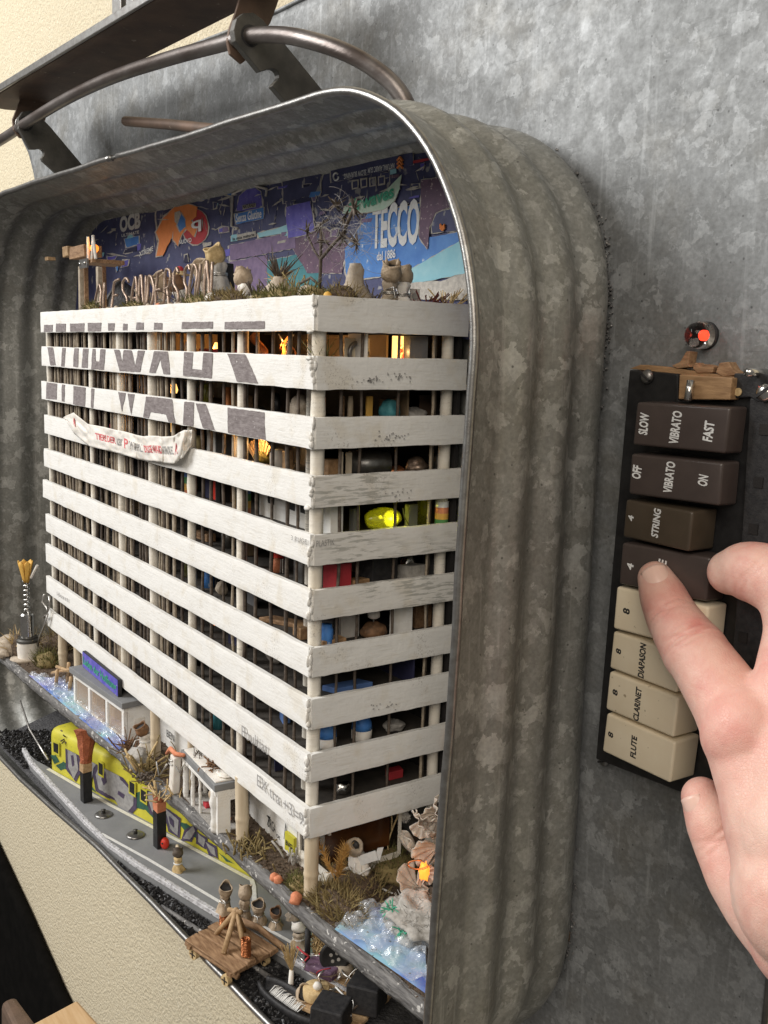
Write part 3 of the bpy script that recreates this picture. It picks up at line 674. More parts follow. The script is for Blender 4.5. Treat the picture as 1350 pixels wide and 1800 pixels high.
inner('pale_partition', (-12.8, 20, gap(1)[0]+.02), (-2.5, 20.8, gap(1)[1]-2.2), MT['white_side']); inner('pale_partition', (-9, 37, gap(1)[0]+.02), (-3, 44, gap(1)[1]-2.3), MT['interior_grey'])
# white inner wall with three torn black windows, fourth storey by the corner
iw = storey_wall(4, aY(456, 890, 13).x, -6.5, 13, MT['white']); z0, z1 = gap(4)
for px in (476, 512, 534):
    x = aY(px, 900, 12.8).x; mb = MB(); mb.prism([(x+dx, 12.75, z0+dz) for dx, dz in ((-2.3, 5.2), (2.1, 5.0), (2.4, 8.8), (-2.4, 9.0))], YY*.2); o = obj('torn_window', mb, MT['black_matt'], iw)
iw2 = inner('pale_partition', (-8.6, 10, gap(4)[0]+.02), (-4.8, 14.5, gap(4)[1]-2.2), MT['white'])
# lettering fragments painted over the upper bands
def zA(*uv): return [(60+u/3.375, 520+v/3.375) for u, v in uv]
def zB(*uv): return [(300+u/5.19, 560+v/5.19) for u, v in uv]
def frag(i, pts):
    zt, zb = ZT[i]-.3, ZB[i]+.3; q = []; xl = aY(LXP[i][0], LXP[i][1], 0).x; seed = i+1
    for k in range(len(pts)):
        a = aY(*pts[k], 0); b = aY(*pts[(k+1) % len(pts)], 0); n = max(1, int((b-a).length/1.5))
        for j in range(n): p = a.lerp(b, j/n); q.append(Vector((p.x+random.uniform(-.12, .12), 0, max(zb, min(zt, p.z+random.uniform(-.1, .1))))))
    bm = bmesh.new(); f = bm.faces.new([bm.verts.new(p) for p in q]); bmesh.ops.triangulate(bm, faces=[f])
    bmesh.ops.subdivide_edges(bm, edges=[e for e in bm.edges if e.calc_length() > 2.5], cuts=3, use_grid_fill=True); bmesh.ops.triangulate(bm, faces=bm.faces[:])
    for v in bm.verts:
        s_ = v.co.x-xl; z = v.co.z
        v.co.y = -(.22*noise.noise(Vector((s_*.1, z*.3, seed)))+.12*noise.noise(Vector((s_*.5, z*.5, seed+3))))-.16
    bm.verts.index_update(); mb = MB(); mb.add([v.co.copy() for v in bm.verts], [tuple(v.index for v in g.verts) for g in bm.faces]); bm.free()
    obj('painted_letter', mb, MT['letter'], front_bands[i])
for pts in ([(60, 172), (112, 172), (110, 216), (58, 216)], [(130, 165), (190, 165), (188, 214), (130, 214)], [(215, 165), (300, 162), (298, 212), (215, 212)], [(320, 160), (400, 160), (398, 210), (320, 210)], [(440, 162), (480, 162), (476, 206), (440, 206)], [(530, 165), (556, 165), (554, 205), (528, 205)], [(608, 158), (652, 158), (650, 200), (606, 200)], [(712, 160), (762, 160), (765, 200), (710, 200)], [(878, 155), (1062, 153), (1060, 193), (878, 195)]): frag(0, zA(*pts))
frag(0, zB((500, 30), (862, 22), (862, 92), (496, 96)))
for pts in ([(80, 296), (112, 296), (130, 412), (98, 412)], [(168, 296), (190, 296), (180, 420), (162, 418)], [(240, 296), (265, 296), (262, 424), (232, 420)], [(292, 296), (325, 298), (318, 428), (284, 425)], [(348, 298), (366, 298), (364, 386), (388, 390), (397, 300), (425, 300), (415, 440), (340, 434)],
            [(470, 303), (508, 304), (523, 395), (535, 306), (578, 307), (600, 415), (622, 310), (660, 312), (630, 452), (508, 446)], [(715, 316), (795, 318), (808, 466), (768, 462), (750, 375), (722, 458), (685, 455)], [(893, 322), (945, 325), (938, 432), (998, 440), (1005, 328), (1062, 332), (1055, 490), (885, 474)]): frag(1, zA(*pts))
frag(1, zB((518, 305), (682, 318), (802, 592), (610, 575)))
for pts in ([(75, 512), (138, 515), (135, 616), (72, 610)], [(165, 519), (185, 520), (180, 628), (164, 625)], [(235, 527), (308, 532), (303, 662), (232, 652)], [(340, 542), (358, 544), (352, 672), (338, 669)], [(500, 570), (545, 575), (522, 690)], [(555, 579), (598, 584), (577, 712)], [(665, 597), (820, 609), (838, 760), (798, 752), (785, 705), (690, 690), (680, 730), (648, 722)], [(893, 627), (950, 632), (945, 786), (885, 776)], [(960, 637), (1020, 642), (1080, 815), (1010, 801)]): frag(2, zA(*pts))
frag(2, zB((522, 812), (858, 856), (866, 1122), (526, 1066)))
# pencilled scribbles
def pencil(s, a, b, h, band, side=False, mat='grey_ink'):
    if side: p0 = aX(*a, 1.3); p1 = aX(*b, 1.3)
    else: p0 = aY(*a, -.45); p1 = aY(*b, -.45)
    text(s, p0, p1, h, ZZ, MT[mat], band, name='pencil_note', bold=0, lift=.3)
pencil('PLASTIK', (555, 961), (587, 957), 2.0, side_bands[4], True)
pencil('EX tra +3=9', (453, 1380), (534, 1453), 4.4, front_bands[9]); pencil('Poultiat', (426, 1293), (472, 1327), 4.2, front_bands[8])
pencil('Horst', (101, 1047), (121, 1058), 2.4, front_bands[8]); pencil('3 RUGE', (513, 949), (541, 957), 1.6, front_bands[4])
def smudge(px, py, n, wd, band):
    mb = MB()
    for _ in range(n):
        c = aX(px+random.gauss(0, wd), py+random.gauss(0, wd*.3), 1.32); mb.prism([c+Vector((0, random.uniform(.1, .5)*math.cos(a), random.uniform(.1, .35)*math.sin(a))) for a in (0, 1.2, 2.5, 3.9, 5.1)], XX*.05)
    obj('grime_speck', mb, MT['grey_ink'], band)
smudge(652, 668, 26, 7, side_bands[1]); smudge(705, 662, 22, 12, side_bands[1]); smudge(690, 768, 26, 14, side_bands[2]); smudge(668, 1240, 16, 12, side_bands[7]); smudge(700, 870, 14, 20, side_bands[3])
# ground-floor walls
mb = MB(); mb.prism([(-66, 13.2, ZG), (-24.5, 10.6, ZG), (-24.5, 10.6, -164), (-66, 13.2, -164)], (0, 26, 0)); gw = obj('ground_floor_wall', mb, MT['white'], bld)
mb = MB(); mb.span((-24.2, 10.8, ZG), (-3.6, 11.6, ZG+5.5)); mb.span((-24.2, 10.8, -166), (-3.6, 11.6, -164)); mb.span((-24.2, 10.8, ZG+5.6), (-22.8, 11.5, -166.2)); 
mb.span((-4.6, 11.8, ZG), (-3.8, 40, ZG+5.5)); mb.span((-4.6, 39, ZG+5.6), (-3.9, 40, -165)); obj('shop_front_frame', mb, MT['column'], bld)
mb = MB(); mb.span((-10, 13, ZG+5.6), (-9.6, 39, -164)); obj('shop_pane', mb, MT['amber'], bld, label='brown shop window at ground level')
mb = MB(); mb.span((-185, 12, ZG), (-112, 13.5, -164)); obj('ground_floor_wall', mb, MT['white'], bld)
mb = MB(); mb.span((-270, 16, ZG), (-186, 17, -164)); obj('ground_floor_wall', mb, MT['interior_tan'], bld)
mb = MB(); mb.span((-110, 18, ZG), (-67, 19, -164)); obj('ground_floor_wall', mb, MT['interior_grey'], bld)
mb = MB(); p = aY(510, 1483, 9.8); mb.box(p+YY*.2, (6.4, 1.2, 6.6)); lab = obj('yellow_label', mb, MT['yellow'], bld)
text('BVG', p+Vector((-2.2, -.5, -1)), p+Vector((2.6, -.5, -1)), 1.8, ZZ, MT['black_ink'], lab, bold=.03)
def gtext(s, a, b, h, y): text(s, aY(*a, y), aY(*b, y), h, ZZ, MT['black_ink'], gw, name='graffiti_tag', bold=0, lift=.3)
gtext('7', (470, 1449), (476, 1453), 4, 12.0); gtext('DRGA', (472, 1452), (486, 1466), 4.0, 12.0); gtext('ot', (487, 1470), (494, 1477), 2, 11.7); gtext('A', (500, 1474), (506, 1482), 7, 11.0); gtext('BEN', (294, 1294), (307, 1304), 3.4, 11.9)
# ================================================================== banner on the fourth band
def zbn(u, v): return (60+u/3.375, 520+v/3.375)
ban = thing('cloth_banner', aY(*zbn(520, 900), -3), 'crumpled white cloth banner with red and grey writing tied across the facade', 'banner')
top = [(172, 722), (235, 690), (320, 768), (420, 778), (520, 800), (600, 822), (660, 836), (750, 836), (830, 822), (890, 800), (938, 795)]
bot = [(180, 735), (236, 815), (330, 892), (430, 920), (520, 940), (610, 965), (700, 985), (770, 996), (830, 996), (880, 960), (930, 880)]
dep = [-1.2, -3.4, -2.2, -3.0, -3.6, -3.0, -3.8, -3.4, -4.6, -4.0, -1.4]
def lin(arr, t):
    s = t*(len(arr)-1); i = min(int(s), len(arr)-2); f = s-i; f = f*f*(3-2*f)*.5+f*.5
    a, b = arr[i], arr[i+1]; return a+(b-a)*f if not hasattr(a, '__len__') else tuple(a[k]+(b[k]-a[k])*f for k in range(len(a)))
def ban_pt(a, b):
    t = lin(top, a); q = lin(bot, a); d = lin(dep, a)
    x = t[0]+(q[0]-t[0])*b; y = t[1]+(q[1]-t[1])*b
    d = d*.75+.5*math.sin(a*34+b*2)*(.4+b*.6)+.9*noise.noise(Vector((a*14, b*2.5, 3)))+.5*noise.noise(Vector((a*40, b*5, 8)))
    y += 14*noise.noise(Vector((a*7, 4, b*.5)))
    return aY(*zbn(x, y), d)
mb = MB(); mb.grid(ban_pt, 140, 16); obj('cloth', mb, MT['paper'], ban, smooth=True, solid=.25)
def ban_text(s, a0, a1, b0, b1, mat):
    vs, fs = text_mb(s, .025); xs = [v.x for v in vs]; x0, x1 = min(xs), max(xs); mb = MB(); out = []
    for v in vs:
        a = a0+(a1-a0)*(v.x-x0)/(x1-x0); b = b1-(b1-b0)*v.y/.73
        p = ban_pt(a, b); out.append(p+(CAM-p).normalized()*.7)
    mb.add(out, fs); obj('banner_lettering', mb, MT[mat], ban)
ban_text('A', .085, .115, .22, .62, 'red_ink'); ban_text('TIERE DER', .24, .36, .34, .62, 'red_ink'); ban_text('NEHMT', .365, .405, .34, .66, 'grey_ink'); ban_text('P', .42, .445, .28, .7, 'red_ink')
ban_text('WEHRLI', .45, .55, .34, .66, 'grey_ink'); ban_text('DROGE WARD', .56, .69, .36, .66, 'red_ink'); ban_text('STINKEL', .70, .79, .36, .66, 'grey_ink'); ban_text('A', .81, .84, .3, .7, 'red_ink')

# ================================================================== what stands inside the storeys
def zfl(k): return ZT[k]-3.3
def inside(name, px, k, y, h, label, cat, py=None, z=None):
    """base point on the slab of storey k under photo column px at depth y"""
    py = py if py is not None else 560+100*k
    p = aY(px, py, y); return Vector((p.x, y, zfl(k)+.03 if z is None else z))
def insX(px, k, x):
    p = aX(px, 560+100*k, x); return Vector((x, p.y, zfl(k)+.03))
def solo(name, mb, mat, label, cat, base, smooth=False, bevel=0, group=None): return obj(name, mb, mat, None, smooth, base, label, cat, group, bevel=bevel)
def lampshade(px, k, y, label, power, mat='glow_warm', hh=4):
    p = inside('l', px, k, y, 0, '', ''); t = thing('paper_lamp', p, label, 'lamp')
    mb = MB(); mb.lathe(p, [(1.2, 0), (1.0, .6), (.3, .9), (.3, 3)], n=10); obj('lamp_foot', mb, MT['wood'], t, smooth=True)
    mb = MB(); mb.lathe(p+ZZ*3, [(1.6, 0), (2.1, 1.5), (1.3, hh)], n=12); obj('lamp_shade', mb, MT[mat], t, smooth=True)
    point('lamp_light', p+Vector((0, -3.2, 5)), power, (1, .5, .16), 1.5)
lampshade(383, 1, 26, 'glowing orange paper lamp behind a red cloth on the top storey', .0035)
lampshade(305, 2, 20, 'small glowing lamp deep in the second storey', .004); lampshade(300, 3, 22, 'orange glowing lamp behind the banner end', .004)
p = inside('', 384, 1, 18, 0, '', ''); mb = MB(); mb.box(p+ZZ*2.2, (34, 1.0, 4.4)); solo('red_cloth', mb, MT['crimson'], 'dark red cloth stretched low across the top storey', 'cloth', p)
# curling lit paper and wire tangle
t = thing('curled_paper', inside('', 455, 1, 14, 0, '', ''), 'curled orange-lit paper strip on the top storey', 'paper strip'); p = t.location/K
mb = MB(); mb.grid(lambda a, b: p+Vector((-3+6*b, 2*math.sin(a*5), 1+8*a+1.5*math.sin(b*3))), 12, 5); obj('strip', mb, MT['orange'], t, smooth=True, solid=.3)
t = thing('wire_lamp', inside('', 503, 1, 13, 0, '', ''), 'tangle of wires with a glowing orange filament next to the corner', 'lamp'); p = t.location/K
random.seed(8)
for j in range(9):
    pts = [p+Vector((random.uniform(-5, 5), random.uniform(-3, 5), random.uniform(0, 10))) for _ in range(4)]; mb = MB(); mb.tube([pts[0].lerp(pts[1], a/6).lerp(pts[1].lerp(pts[2], a/6).lerp(pts[2].lerp(pts[3], a/6), a/6), a/6) for a in range(7)], .22, 5); obj('wire', mb, MT['silver_wire'] if j % 3 else MT['copper'], t, smooth=True)
mb = MB(); mb.tube([p+Vector((0, -2, .5)), p+Vector((.8, -1.5, 4)), p+Vector((.2, -1, 7)), p+Vector((2.5, -.5, 9))], .45, 6); obj('filament', mb, MT['glow_orange'], t, smooth=True)
mb = MB(); mb.tube([p+Vector((2.5, -2, .5)), p+Vector((1.6, -1.5, 4)), p+Vector((.2, -1, 6))], .4, 6); obj('filament', mb, MT['glow_orange'], t, smooth=True)
point('filament_light', p+Vector((0, -3, 6)), .004, (1, .45, .12), 1); point('filament_light', p+Vector((8, 10, 6)), .003, (1, .6, .25), 1.5)
# side: framed ring plate, lit flower panel
p = insX(626, 1, -9); t = thing('ring_plate', p, 'round ring mounted on a cream square plate on the top storey', 'wall plate')
mb = MB(); mb.box(p+Vector((0, 0, 4.5)), (1, 9, 9)); obj('plate', mb, MT['key_cream'], t, bevel=.3)
mb = MB(); mb.tube([p+Vector((.9, 3.2*math.cos(a*.33), 4.3+3.2*math.sin(a*.33))) for a in range(20)], .8, 8); obj('ring', mb, MT['steel'], t, smooth=True)
p = insX(706, 1, -7); t = thing('lit_panel', p, 'back-lit yellow panel with a red flower on the top storey', 'lamp')
mb = MB(); mb.box(p+ZZ*5, (.8, 7.5, 10)); obj('glowing_sheet', mb, MT['glow_warm'], t)
mb = MB(); [mb.blob(p+Vector((.6, random.uniform(-1.3, 1.3), random.uniform(2.6, 5.5))), (.2, .8, .7), j, .4, 2, 1) for j in range(7)]; obj('painted_flower', mb, MT['red'], t)
mb = MB(); [mb.tube([p+Vector((.55, random.uniform(-2.4, 2.4), random.uniform(6, 9))), p+Vector((.55, random.uniform(-2.4, 2.4), random.uniform(1, 6)))], .12, 4) for j in range(6)]; obj('painted_stems', mb, MT['orange'], t)
point('panel_light', p+Vector((3, 0, 5)), .002, (1, .6, .2), 1.5)
# second storey
def item(kind, p, mat, label, cat, size, group=None):
    x, y, z = p
    if kind == 'box':
        mb = MB(); mb.box(Vector(p)+ZZ*size[2]/2, size, (Matrix.Rotation(random.uniform(-.5, .5), 3, 'Z') @ XX, Matrix.Rotation(0, 3, 'Z') @ YY, ZZ)); return solo(label.split()[0]+'_box' if False else cat.replace(' ', '_'), mb, mat, label, cat, p, bevel=.3)
    if kind == 'can': mb = MB(); mb.lathe(p, [(size[0], 0), (size[0], size[2]*.8), (size[0]*.8, size[2]*.9), (size[0]*.8, size[2])], n=18); return solo(cat.replace(' ', '_'), mb, mat, label, cat, p, True)
    if kind == 'stone': mb = MB(); mb.blob(Vector(p)+ZZ*size[2]*.95, size, len(label), .35, 1.5, 3); return solo(cat.replace(' ', '_'), mb, mat, label, cat, p, True)
    if kind == 'roll': mb = MB(); mb.lathe(Vector(p)+ZZ*size[0]-YY*size[2]*.5, [(size[0], 0), (size[0], size[2])], YY+XX*.3, 20); return solo(cat.replace(' ', '_'), mb, mat, label, cat, p, True)
I = lambda px, k, y: inside('', px, k, y, 0, '', '')
item('stone', I(526, 2, 12), MT['clay'], 'grey wrinkled stone beside the corner column on the second storey', 'stone', (4.2, 3, 4.0))
item('roll', I(484, 2, 14), MT['black'], 'black round disc standing on the second storey', 'disc', (4.0, 0, 1.6)); item('stone', I(458, 2, 10), MT['bright'], 'crumpled silver foil on the second storey floor', 'foil', (3.2, 2, 1.6))
item('box', I(405, 2, 20), MT['orange'], 'small orange book on end in the second storey', 'book', (3, 4, 8)); item('can', I(362, 2, 14), MT['glass_yellow'], 'dull yellow bottle on the second storey', 'bottle', (2.4, 0, 9))
item('stone', insX(684, 2, -9), MT['teal'], 'teal glass lump on the second storey of the side face', 'glass lump', (3.2, 3.6, 4.2)); item('stone', insX(722, 2, -12), MT['fluff'], 'grey cushion lying on the second storey', 'cushion', (4, 5, 2.6)); item('box', insX(690, 2, -14), MT['wood'], 'brown wooden shelf behind the teal lump', 'shelf', (4, 9, 8))
item('box', insX(568, 2, -6), MT['orange'], 'thin orange strip beside the corner on the second storey', 'strip', (.8, 1.2, 9))
# third storey
p = I(450, 3, 13); t = thing('wood_fan', p, 'fan of warm-lit wood slivers on the third storey', 'wood slivers')
for j in range(8): mb = MB(); a = -.9+.24*j; mb.box(p+Vector((4*math.sin(a), .4*j, 1+4*math.cos(a))), (1.5, .4, 8), (Vector((math.cos(a), 0, -math.sin(a))), YY, Vector((math.sin(a), 0, math.cos(a))))); obj('sliver', mb, MT['stick'], t)
point('sliver_light', p+Vector((4, -2, 7)), .006, (1, .55, .2), 1)
item('can', I(488, 3, 13), MT['paper'], 'white cup with a red flower print on the third storey', 'cup', (2.8, 0, 6.5)); item('can', I(420, 3, 11), MT['column'], 'white paper cone standing on the third storey', 'paper cone', (2.6, 0, 10))
item('roll', insX(643, 3, -14), MT['steel'], 'grey metal roll lying on the third storey', 'metal roll', (4.4, 0, 13)); item('box', insX(598, 3, -6), MT['bamboo'], 'pale plank leaning on the third storey side face', 'plank', (.8, 1.8, 9.5)); item('box', insX(612, 3, -8), MT['bamboo'], 'second pale plank beside the grey metal roll', 'plank', (.8, 2.4, 9)); item('stone', insX(694, 3, -9), MT['copper'], 'crumpled copper foil on the third storey', 'foil', (3, 4, 2))
# fourth storey: rainbow posts and the yellow lamp
def rainbow(p, seq, label, r=2.1, h=10.3):
    t = thing('striped_post', p, label, 'striped post', 'rainbow painted posts'); n = len(seq)
    for j, m in enumerate(seq): mb = MB(); mb.lathe(Vector(p)+ZZ*(h*j/n), [(r, 0), (r, h/n)], n=16); obj('colour_ring', mb, MT[m], t, smooth=True, autosm=40)
MT['ring_green'] = pm('green paint', (.10, .30, .10), (.08, .25, .08), .5, .6); MT['ring_yellow'] = pm('ochre paint', (.75, .45, .10), (.7, .4, .08), .5, .6); MT['ring_blue'] = pm('blue paint', (.12, .22, .50), (.1, .2, .45), .5, .6)
rainbow(I(331, 4, 8), ['coral', 'ring_yellow', 'ring_green', 'ring_blue'], 'blue green and yellow ringed post under the banner end', 1.4)
rainbow(I(431, 4, 8), ['coral', 'ring_yellow', 'ring_green', 'ring_blue'], 'blue green and yellow ringed post left of the white inner wall', 2.0)
rainbow(Vector((-3.8, 52.5, zfl(4)+.03)), ['ring_green', 'ring_green', 'ring_yellow', 'coral', 'print_white'], 'orange yellow and green ringed post next to the tub rim', 2.3, 10)
item('box', I(386, 4, 15), MT['red'], 'small red carton on the fourth storey', 'carton', (4, 4, 8)); item('box', I(405, 4, 17), MT['wood'], 'brown board standing on the fourth storey', 'board', (7, 1, 9)); item('box', I(369, 4, 14), MT['interior_navy'], 'dark blue carton with white print on the fourth storey', 'carton', (4, 3, 8))
p = insX(672, 4, -9); t = thing('yellow_lamp', p, 'bright yellow glass lamp lying in a grey frame on the fourth storey', 'lamp')
mb = MB(); mb.blob(p+ZZ*4.6, (3.2, 7.2, 3.8), 4, .12, 2, 3); obj('glass_bulb', mb, MT['glass_yellow'], t, smooth=True)
mb = MB(); mb.blob(p+Vector((-.3, 3.4, 4.4)), (2.2, 2.9, 2.8), 4, .15, 2, 2); obj('light_core', mb, MT['glow_yellow'], t, smooth=True)
mb = MB(); mb.blob(p+Vector((2.2, -2.6, 5.6)), .7, 4, .1, 2, 2); obj('light_core', mb, MT['glow_yellow'], t, smooth=True)
mb = MB(); mb.box(p+Vector((1.5, -12, 4.5)), (2.5, 2.4, 9)); mb.box(p+Vector((1.5, 10.2, 4.5)), (2.5, 3.4, 9)); mb.box(p+Vector((1.5, -.8, .6)), (2.5, 19.8, 1.0)); obj('grey_frame', mb, MT['interior_grey'], t)
mb = MB(); mb.tube([p+Vector((2.5, 6, 8)), p+Vector((3, 6.5, 5)), p+Vector((2.8, 9, 1.6))], .25, 5); obj('lamp_wire', mb, MT['black'], t)
point('yellow_light', p+Vector((3.6, 1.5, 5)), .003, (.95, .95, .05), 1.2)
item('can', insX(765, 4, -9), MT['glass'], 'small clear glass on the fourth storey floor', 'glass', (1.2, 0, 5)); item('can', insX(745, 4, -16), MT['glass_yellow'], 'dim yellow-green bottle on the fourth storey', 'bottle', (3, 0, 9.5))
# fifth storey
p = I(489, 5, 12); t = thing('red_tank', p, 'shiny red box with a coiled wire on the fifth storey', 'red box'); mb = MB(); mb.box(p+ZZ*4.4+XX*-1, (5.5, 3, 8.8)); obj('body', mb, MT['red'], t, bevel=.8); mb = MB(); mb.lathe(p+Vector((2.4, -2, .2)), [(2, 0), (2.2, 3), (1.6, 4.6)], n=14); obj('drum', mb, MT['coral'], t, smooth=True); mb = MB(); mb.tube([p+Vector((5, -2, .5)), p+Vector((5.4, -2, 5)), p+Vector((6.6, -2, 5.4)), p+Vector((6.8, -2, .6))], .25, 5); obj('wire', mb, MT['silver_wire'], t)
item('box', I(440, 5, 18), MT['interior_tan'], 'long brown crate on the fifth storey', 'crate', (16, 6, 4.5)); item('box', I(524, 5, 9), MT['steel'], 'dented grey sheet piece by the corner on the fifth storey', 'sheet piece', (5, .6, 8))
item('box', insX(592, 5, -8), MT['crimson'], 'dark red drum box on the fifth storey side face', 'red box', (5, 6, 9)); item('box', insX(628, 5, -8), MT['wood'], 'low stack of brown wood behind the bars', 'wood stack', (4, 6, 3)); item('box', insX(660, 5, -10), MT['black_matt'], 'matt black cube on the fifth storey', 'black cube', (7, 10, 9)); item('box', insX(723, 5, -8), MT['fluff'], 'speckled grey block on the fifth storey', 'grey block', (5, 7, 5.5)); item('box', insX(757, 5, -12), MT['interior_grey'], 'smooth grey box on the fifth storey near the end column', 'grey box', (5, 6, 8.5))
item('stone', insX(716, 5, -13), MT['bright'], 'small steel ring part behind the speckled grey block', 'metal part', (2, 3, 4.4)); item('box', insX(679, 5, -14), MT['coral'], 'small salmon coloured block high on the fifth storey', 'salmon block', (3, 4, 8.8))
# sixth storey
item('can', insX(573, 6, -6), MT['blue'], 'blue tin beside the corner on the sixth storey', 'tin', (2.2, 0, 8)); item('box', insX(580, 6, -6.5), MT['wood'], 'brown cigar box on the sixth storey floor', 'wooden box', (5, 9, 3.2))
p = insX(655, 6, -9); t = thing('stool_lamp', p, 'brown stool with a white knob on top on the sixth storey', 'stool'); mb = MB(); mb.blob(p+ZZ*2.4, (3.6, 4.6, 3.2), 2, .15, 2, 3); obj('cushion', mb, MT['kraft_dark'], t, smooth=True); mb = MB(); mb.tube([p+ZZ*5, p+ZZ*7], .3, 6); obj('stem', mb, MT['steel'], t); mb = MB(); mb.lathe(p+ZZ*6.6, [(1.2, 0), (2.1, .6), (2.1, 2.2), (1.4, 3)], n=14); obj('knob', mb, MT['paper'], t, smooth=True)
mb = MB(); p = insX(703, 6, -6); mb.box(p+ZZ*5.2, (1, 8.5, 10.4)); solo('white_door', mb, MT['white'], 'white door panel on the sixth storey side face', 'door panel', p)
item('box', I(505, 6, 13), MT['plank'], 'grey brown plank stack on the sixth storey front', 'plank stack', (18, 6, 1.6)); item('box', I(532, 6, 10), MT['wood'], 'small brown chest next to the corner column on the sixth storey', 'chest', (7, 5, 4))
item('can', I(366, 6, 12), MT['blue'], 'blue tin lying low on the sixth storey front', 'tin', (2.6, 0, 6)); item('stone', I(390, 6, 11), MT['clay'], 'pale pebble on the sixth storey front', 'pebble', (2.2, 2, 2.8))
# eighth storey jars, lamp dot, turquoise glass
for px, lb in ((572, 'white jar with a blue band right beside the corner column'), (634, 'white jar with a blue band farther along the side face')):
    p = insX(px, 8, -8); t = thing('blue_banded_jar', p, lb, 'jar', 'blue banded jars'); mb = MB(); mb.lathe(p, [(2.6, 0), (3.4, 1), (3.5, 4.2)], n=18); obj('jar_body', mb, MT['paper'], t, smooth=True); mb = MB(); mb.lathe(p+ZZ*4.2, [(3.5, 0), (3.3, 2.2), (2.4, 4), (2, 5.2)], n=18); obj('blue_band', mb, MT['blue'], t, smooth=True)
p = I(378, 7, 9); mb = MB(); mb.blob(p+ZZ*5, .7, 1, .1, 2, 2); solo('red_light_dot', mb, MT['glow_orange'], 'tiny lit orange bulb in the seventh storey', 'lamp', p, True)
item('can', I(382, 9, 9), MT['teal'], 'turquoise glass bottle in the lowest storey', 'bottle', (3, 0, 9)); item('stone', I(463, 3, 16), MT['moss'], 'clump of dry moss on the third storey', 'moss clump', (3, 3, 2.5))
p = insX(566, 1, -5); mb = MB(); [mb.blade(p+Vector((0, random.uniform(-2, 2), 0)), (random.gauss(0, .3), random.gauss(0, .3), 1), random.uniform(5, 10), .35, .4) for _ in range(26)]; solo('green_sprig', mb, MT['moss'], 'dry green sprig right of the corner column on the top storey', 'plant', p)
mb = MB(); p = Vector((3.6, 55.5, -140)); mb.blob(p, (2.6, 3.2, 5.2), 7, .3, 1.6, 3); solo('seed_pod', mb, MT['kraft_dark'], 'brown seed pod wedged between the building end and the tub rim', 'seed pod', p, True)
# brown odds and ends deep in the rooms that read as clutter
random.seed(31)
lab = {}
shades = [('brown', 'wood'), ('dark red', 'crimson'), ('grey', 'interior_grey'), ('pale', 'bamboo'), ('blue', 'ring_blue'), ('ochre', 'ring_yellow')]
for k in (1, 2, 3, 4, 5, 6, 8, 9):
    words = ['', 'top', 'second', 'third', 'fourth', 'fifth', 'sixth', 'seventh', 'eighth', 'lowest']
    for j, px in enumerate((120, 165, 205, 245, 290)):
        nm, m = shades[(k*5+j*2) % 6]; p = I(px, k, random.uniform(11, 22))
        if (nm, k) in lab: continue
        lab[(nm, k)] = 1
        item(random.choice(('box', 'can', 'stone')), p, MT[m], '%s lump of clutter in the left half of the %s storey' % (nm, words[k]), 'clutter', (random.uniform(2, 3.5), random.uniform(2, 4), random.uniform(2.5, 4.2)))

for px, k, x, kind, m, lb, cat, size in ((600, 2, -12, 'box', 'plank', 'upright brown board near the corner on the second storey side', 'board', (3, 1.2, 9)), (615, 2, -10, 'can', 'bamboo', 'pale wooden peg on the second storey side', 'peg', (.9, 0, 9)), (648, 2, -8, 'box', 'ring_yellow', 'ochre slat on the second storey side', 'slat', (1, 2, 9)), (750, 2, -14, 'box', 'rust', 'rusty plate at the far end of the second storey', 'plate', (1, 7, 9)),
        (580, 3, -9, 'box', 'wood', 'brown crate behind the corner column on the third storey', 'crate', (4, 5, 7)), (730, 3, -12, 'stone', 'bronze_wire', 'knot of brown wire on the third storey side', 'wire knot', (3, 4, 3)), (770, 3, -10, 'can', 'steel', 'small tin can near the end column on the third storey', 'tin', (1.8, 0, 7)), (580, 5, -14, 'can', 'red', 'red tube deep behind the corner on the fifth storey', 'tube', (2, 0, 9)),
        (612, 6, -14, 'box', 'paper', 'white carton behind the brown stool', 'carton', (3, 7, 8)), (740, 6, -12, 'box', 'plank', 'grey brown board at the far end of the sixth storey', 'board', (2, 7, 8)), (610, 7, -10, 'box', 'ring_blue', 'blue folder lying on the seventh storey side', 'folder', (6, 14, 2)), (690, 8, -10, 'stone', 'fluff', 'grey crumpled paper on the eighth storey side', 'crumpled paper', (3, 4, 2)), (600, 9, -9, 'stone', 'bright', 'scrap of clear foil on the lowest storey beside the corner', 'foil', (2, 3, 2.5)), (690, 9, -12, 'box', 'crimson', 'dark red brick in the lowest storey side', 'brick', (4, 6, 3))):
    item(kind, insX(px, k, x), MT[m], lb, cat, size)
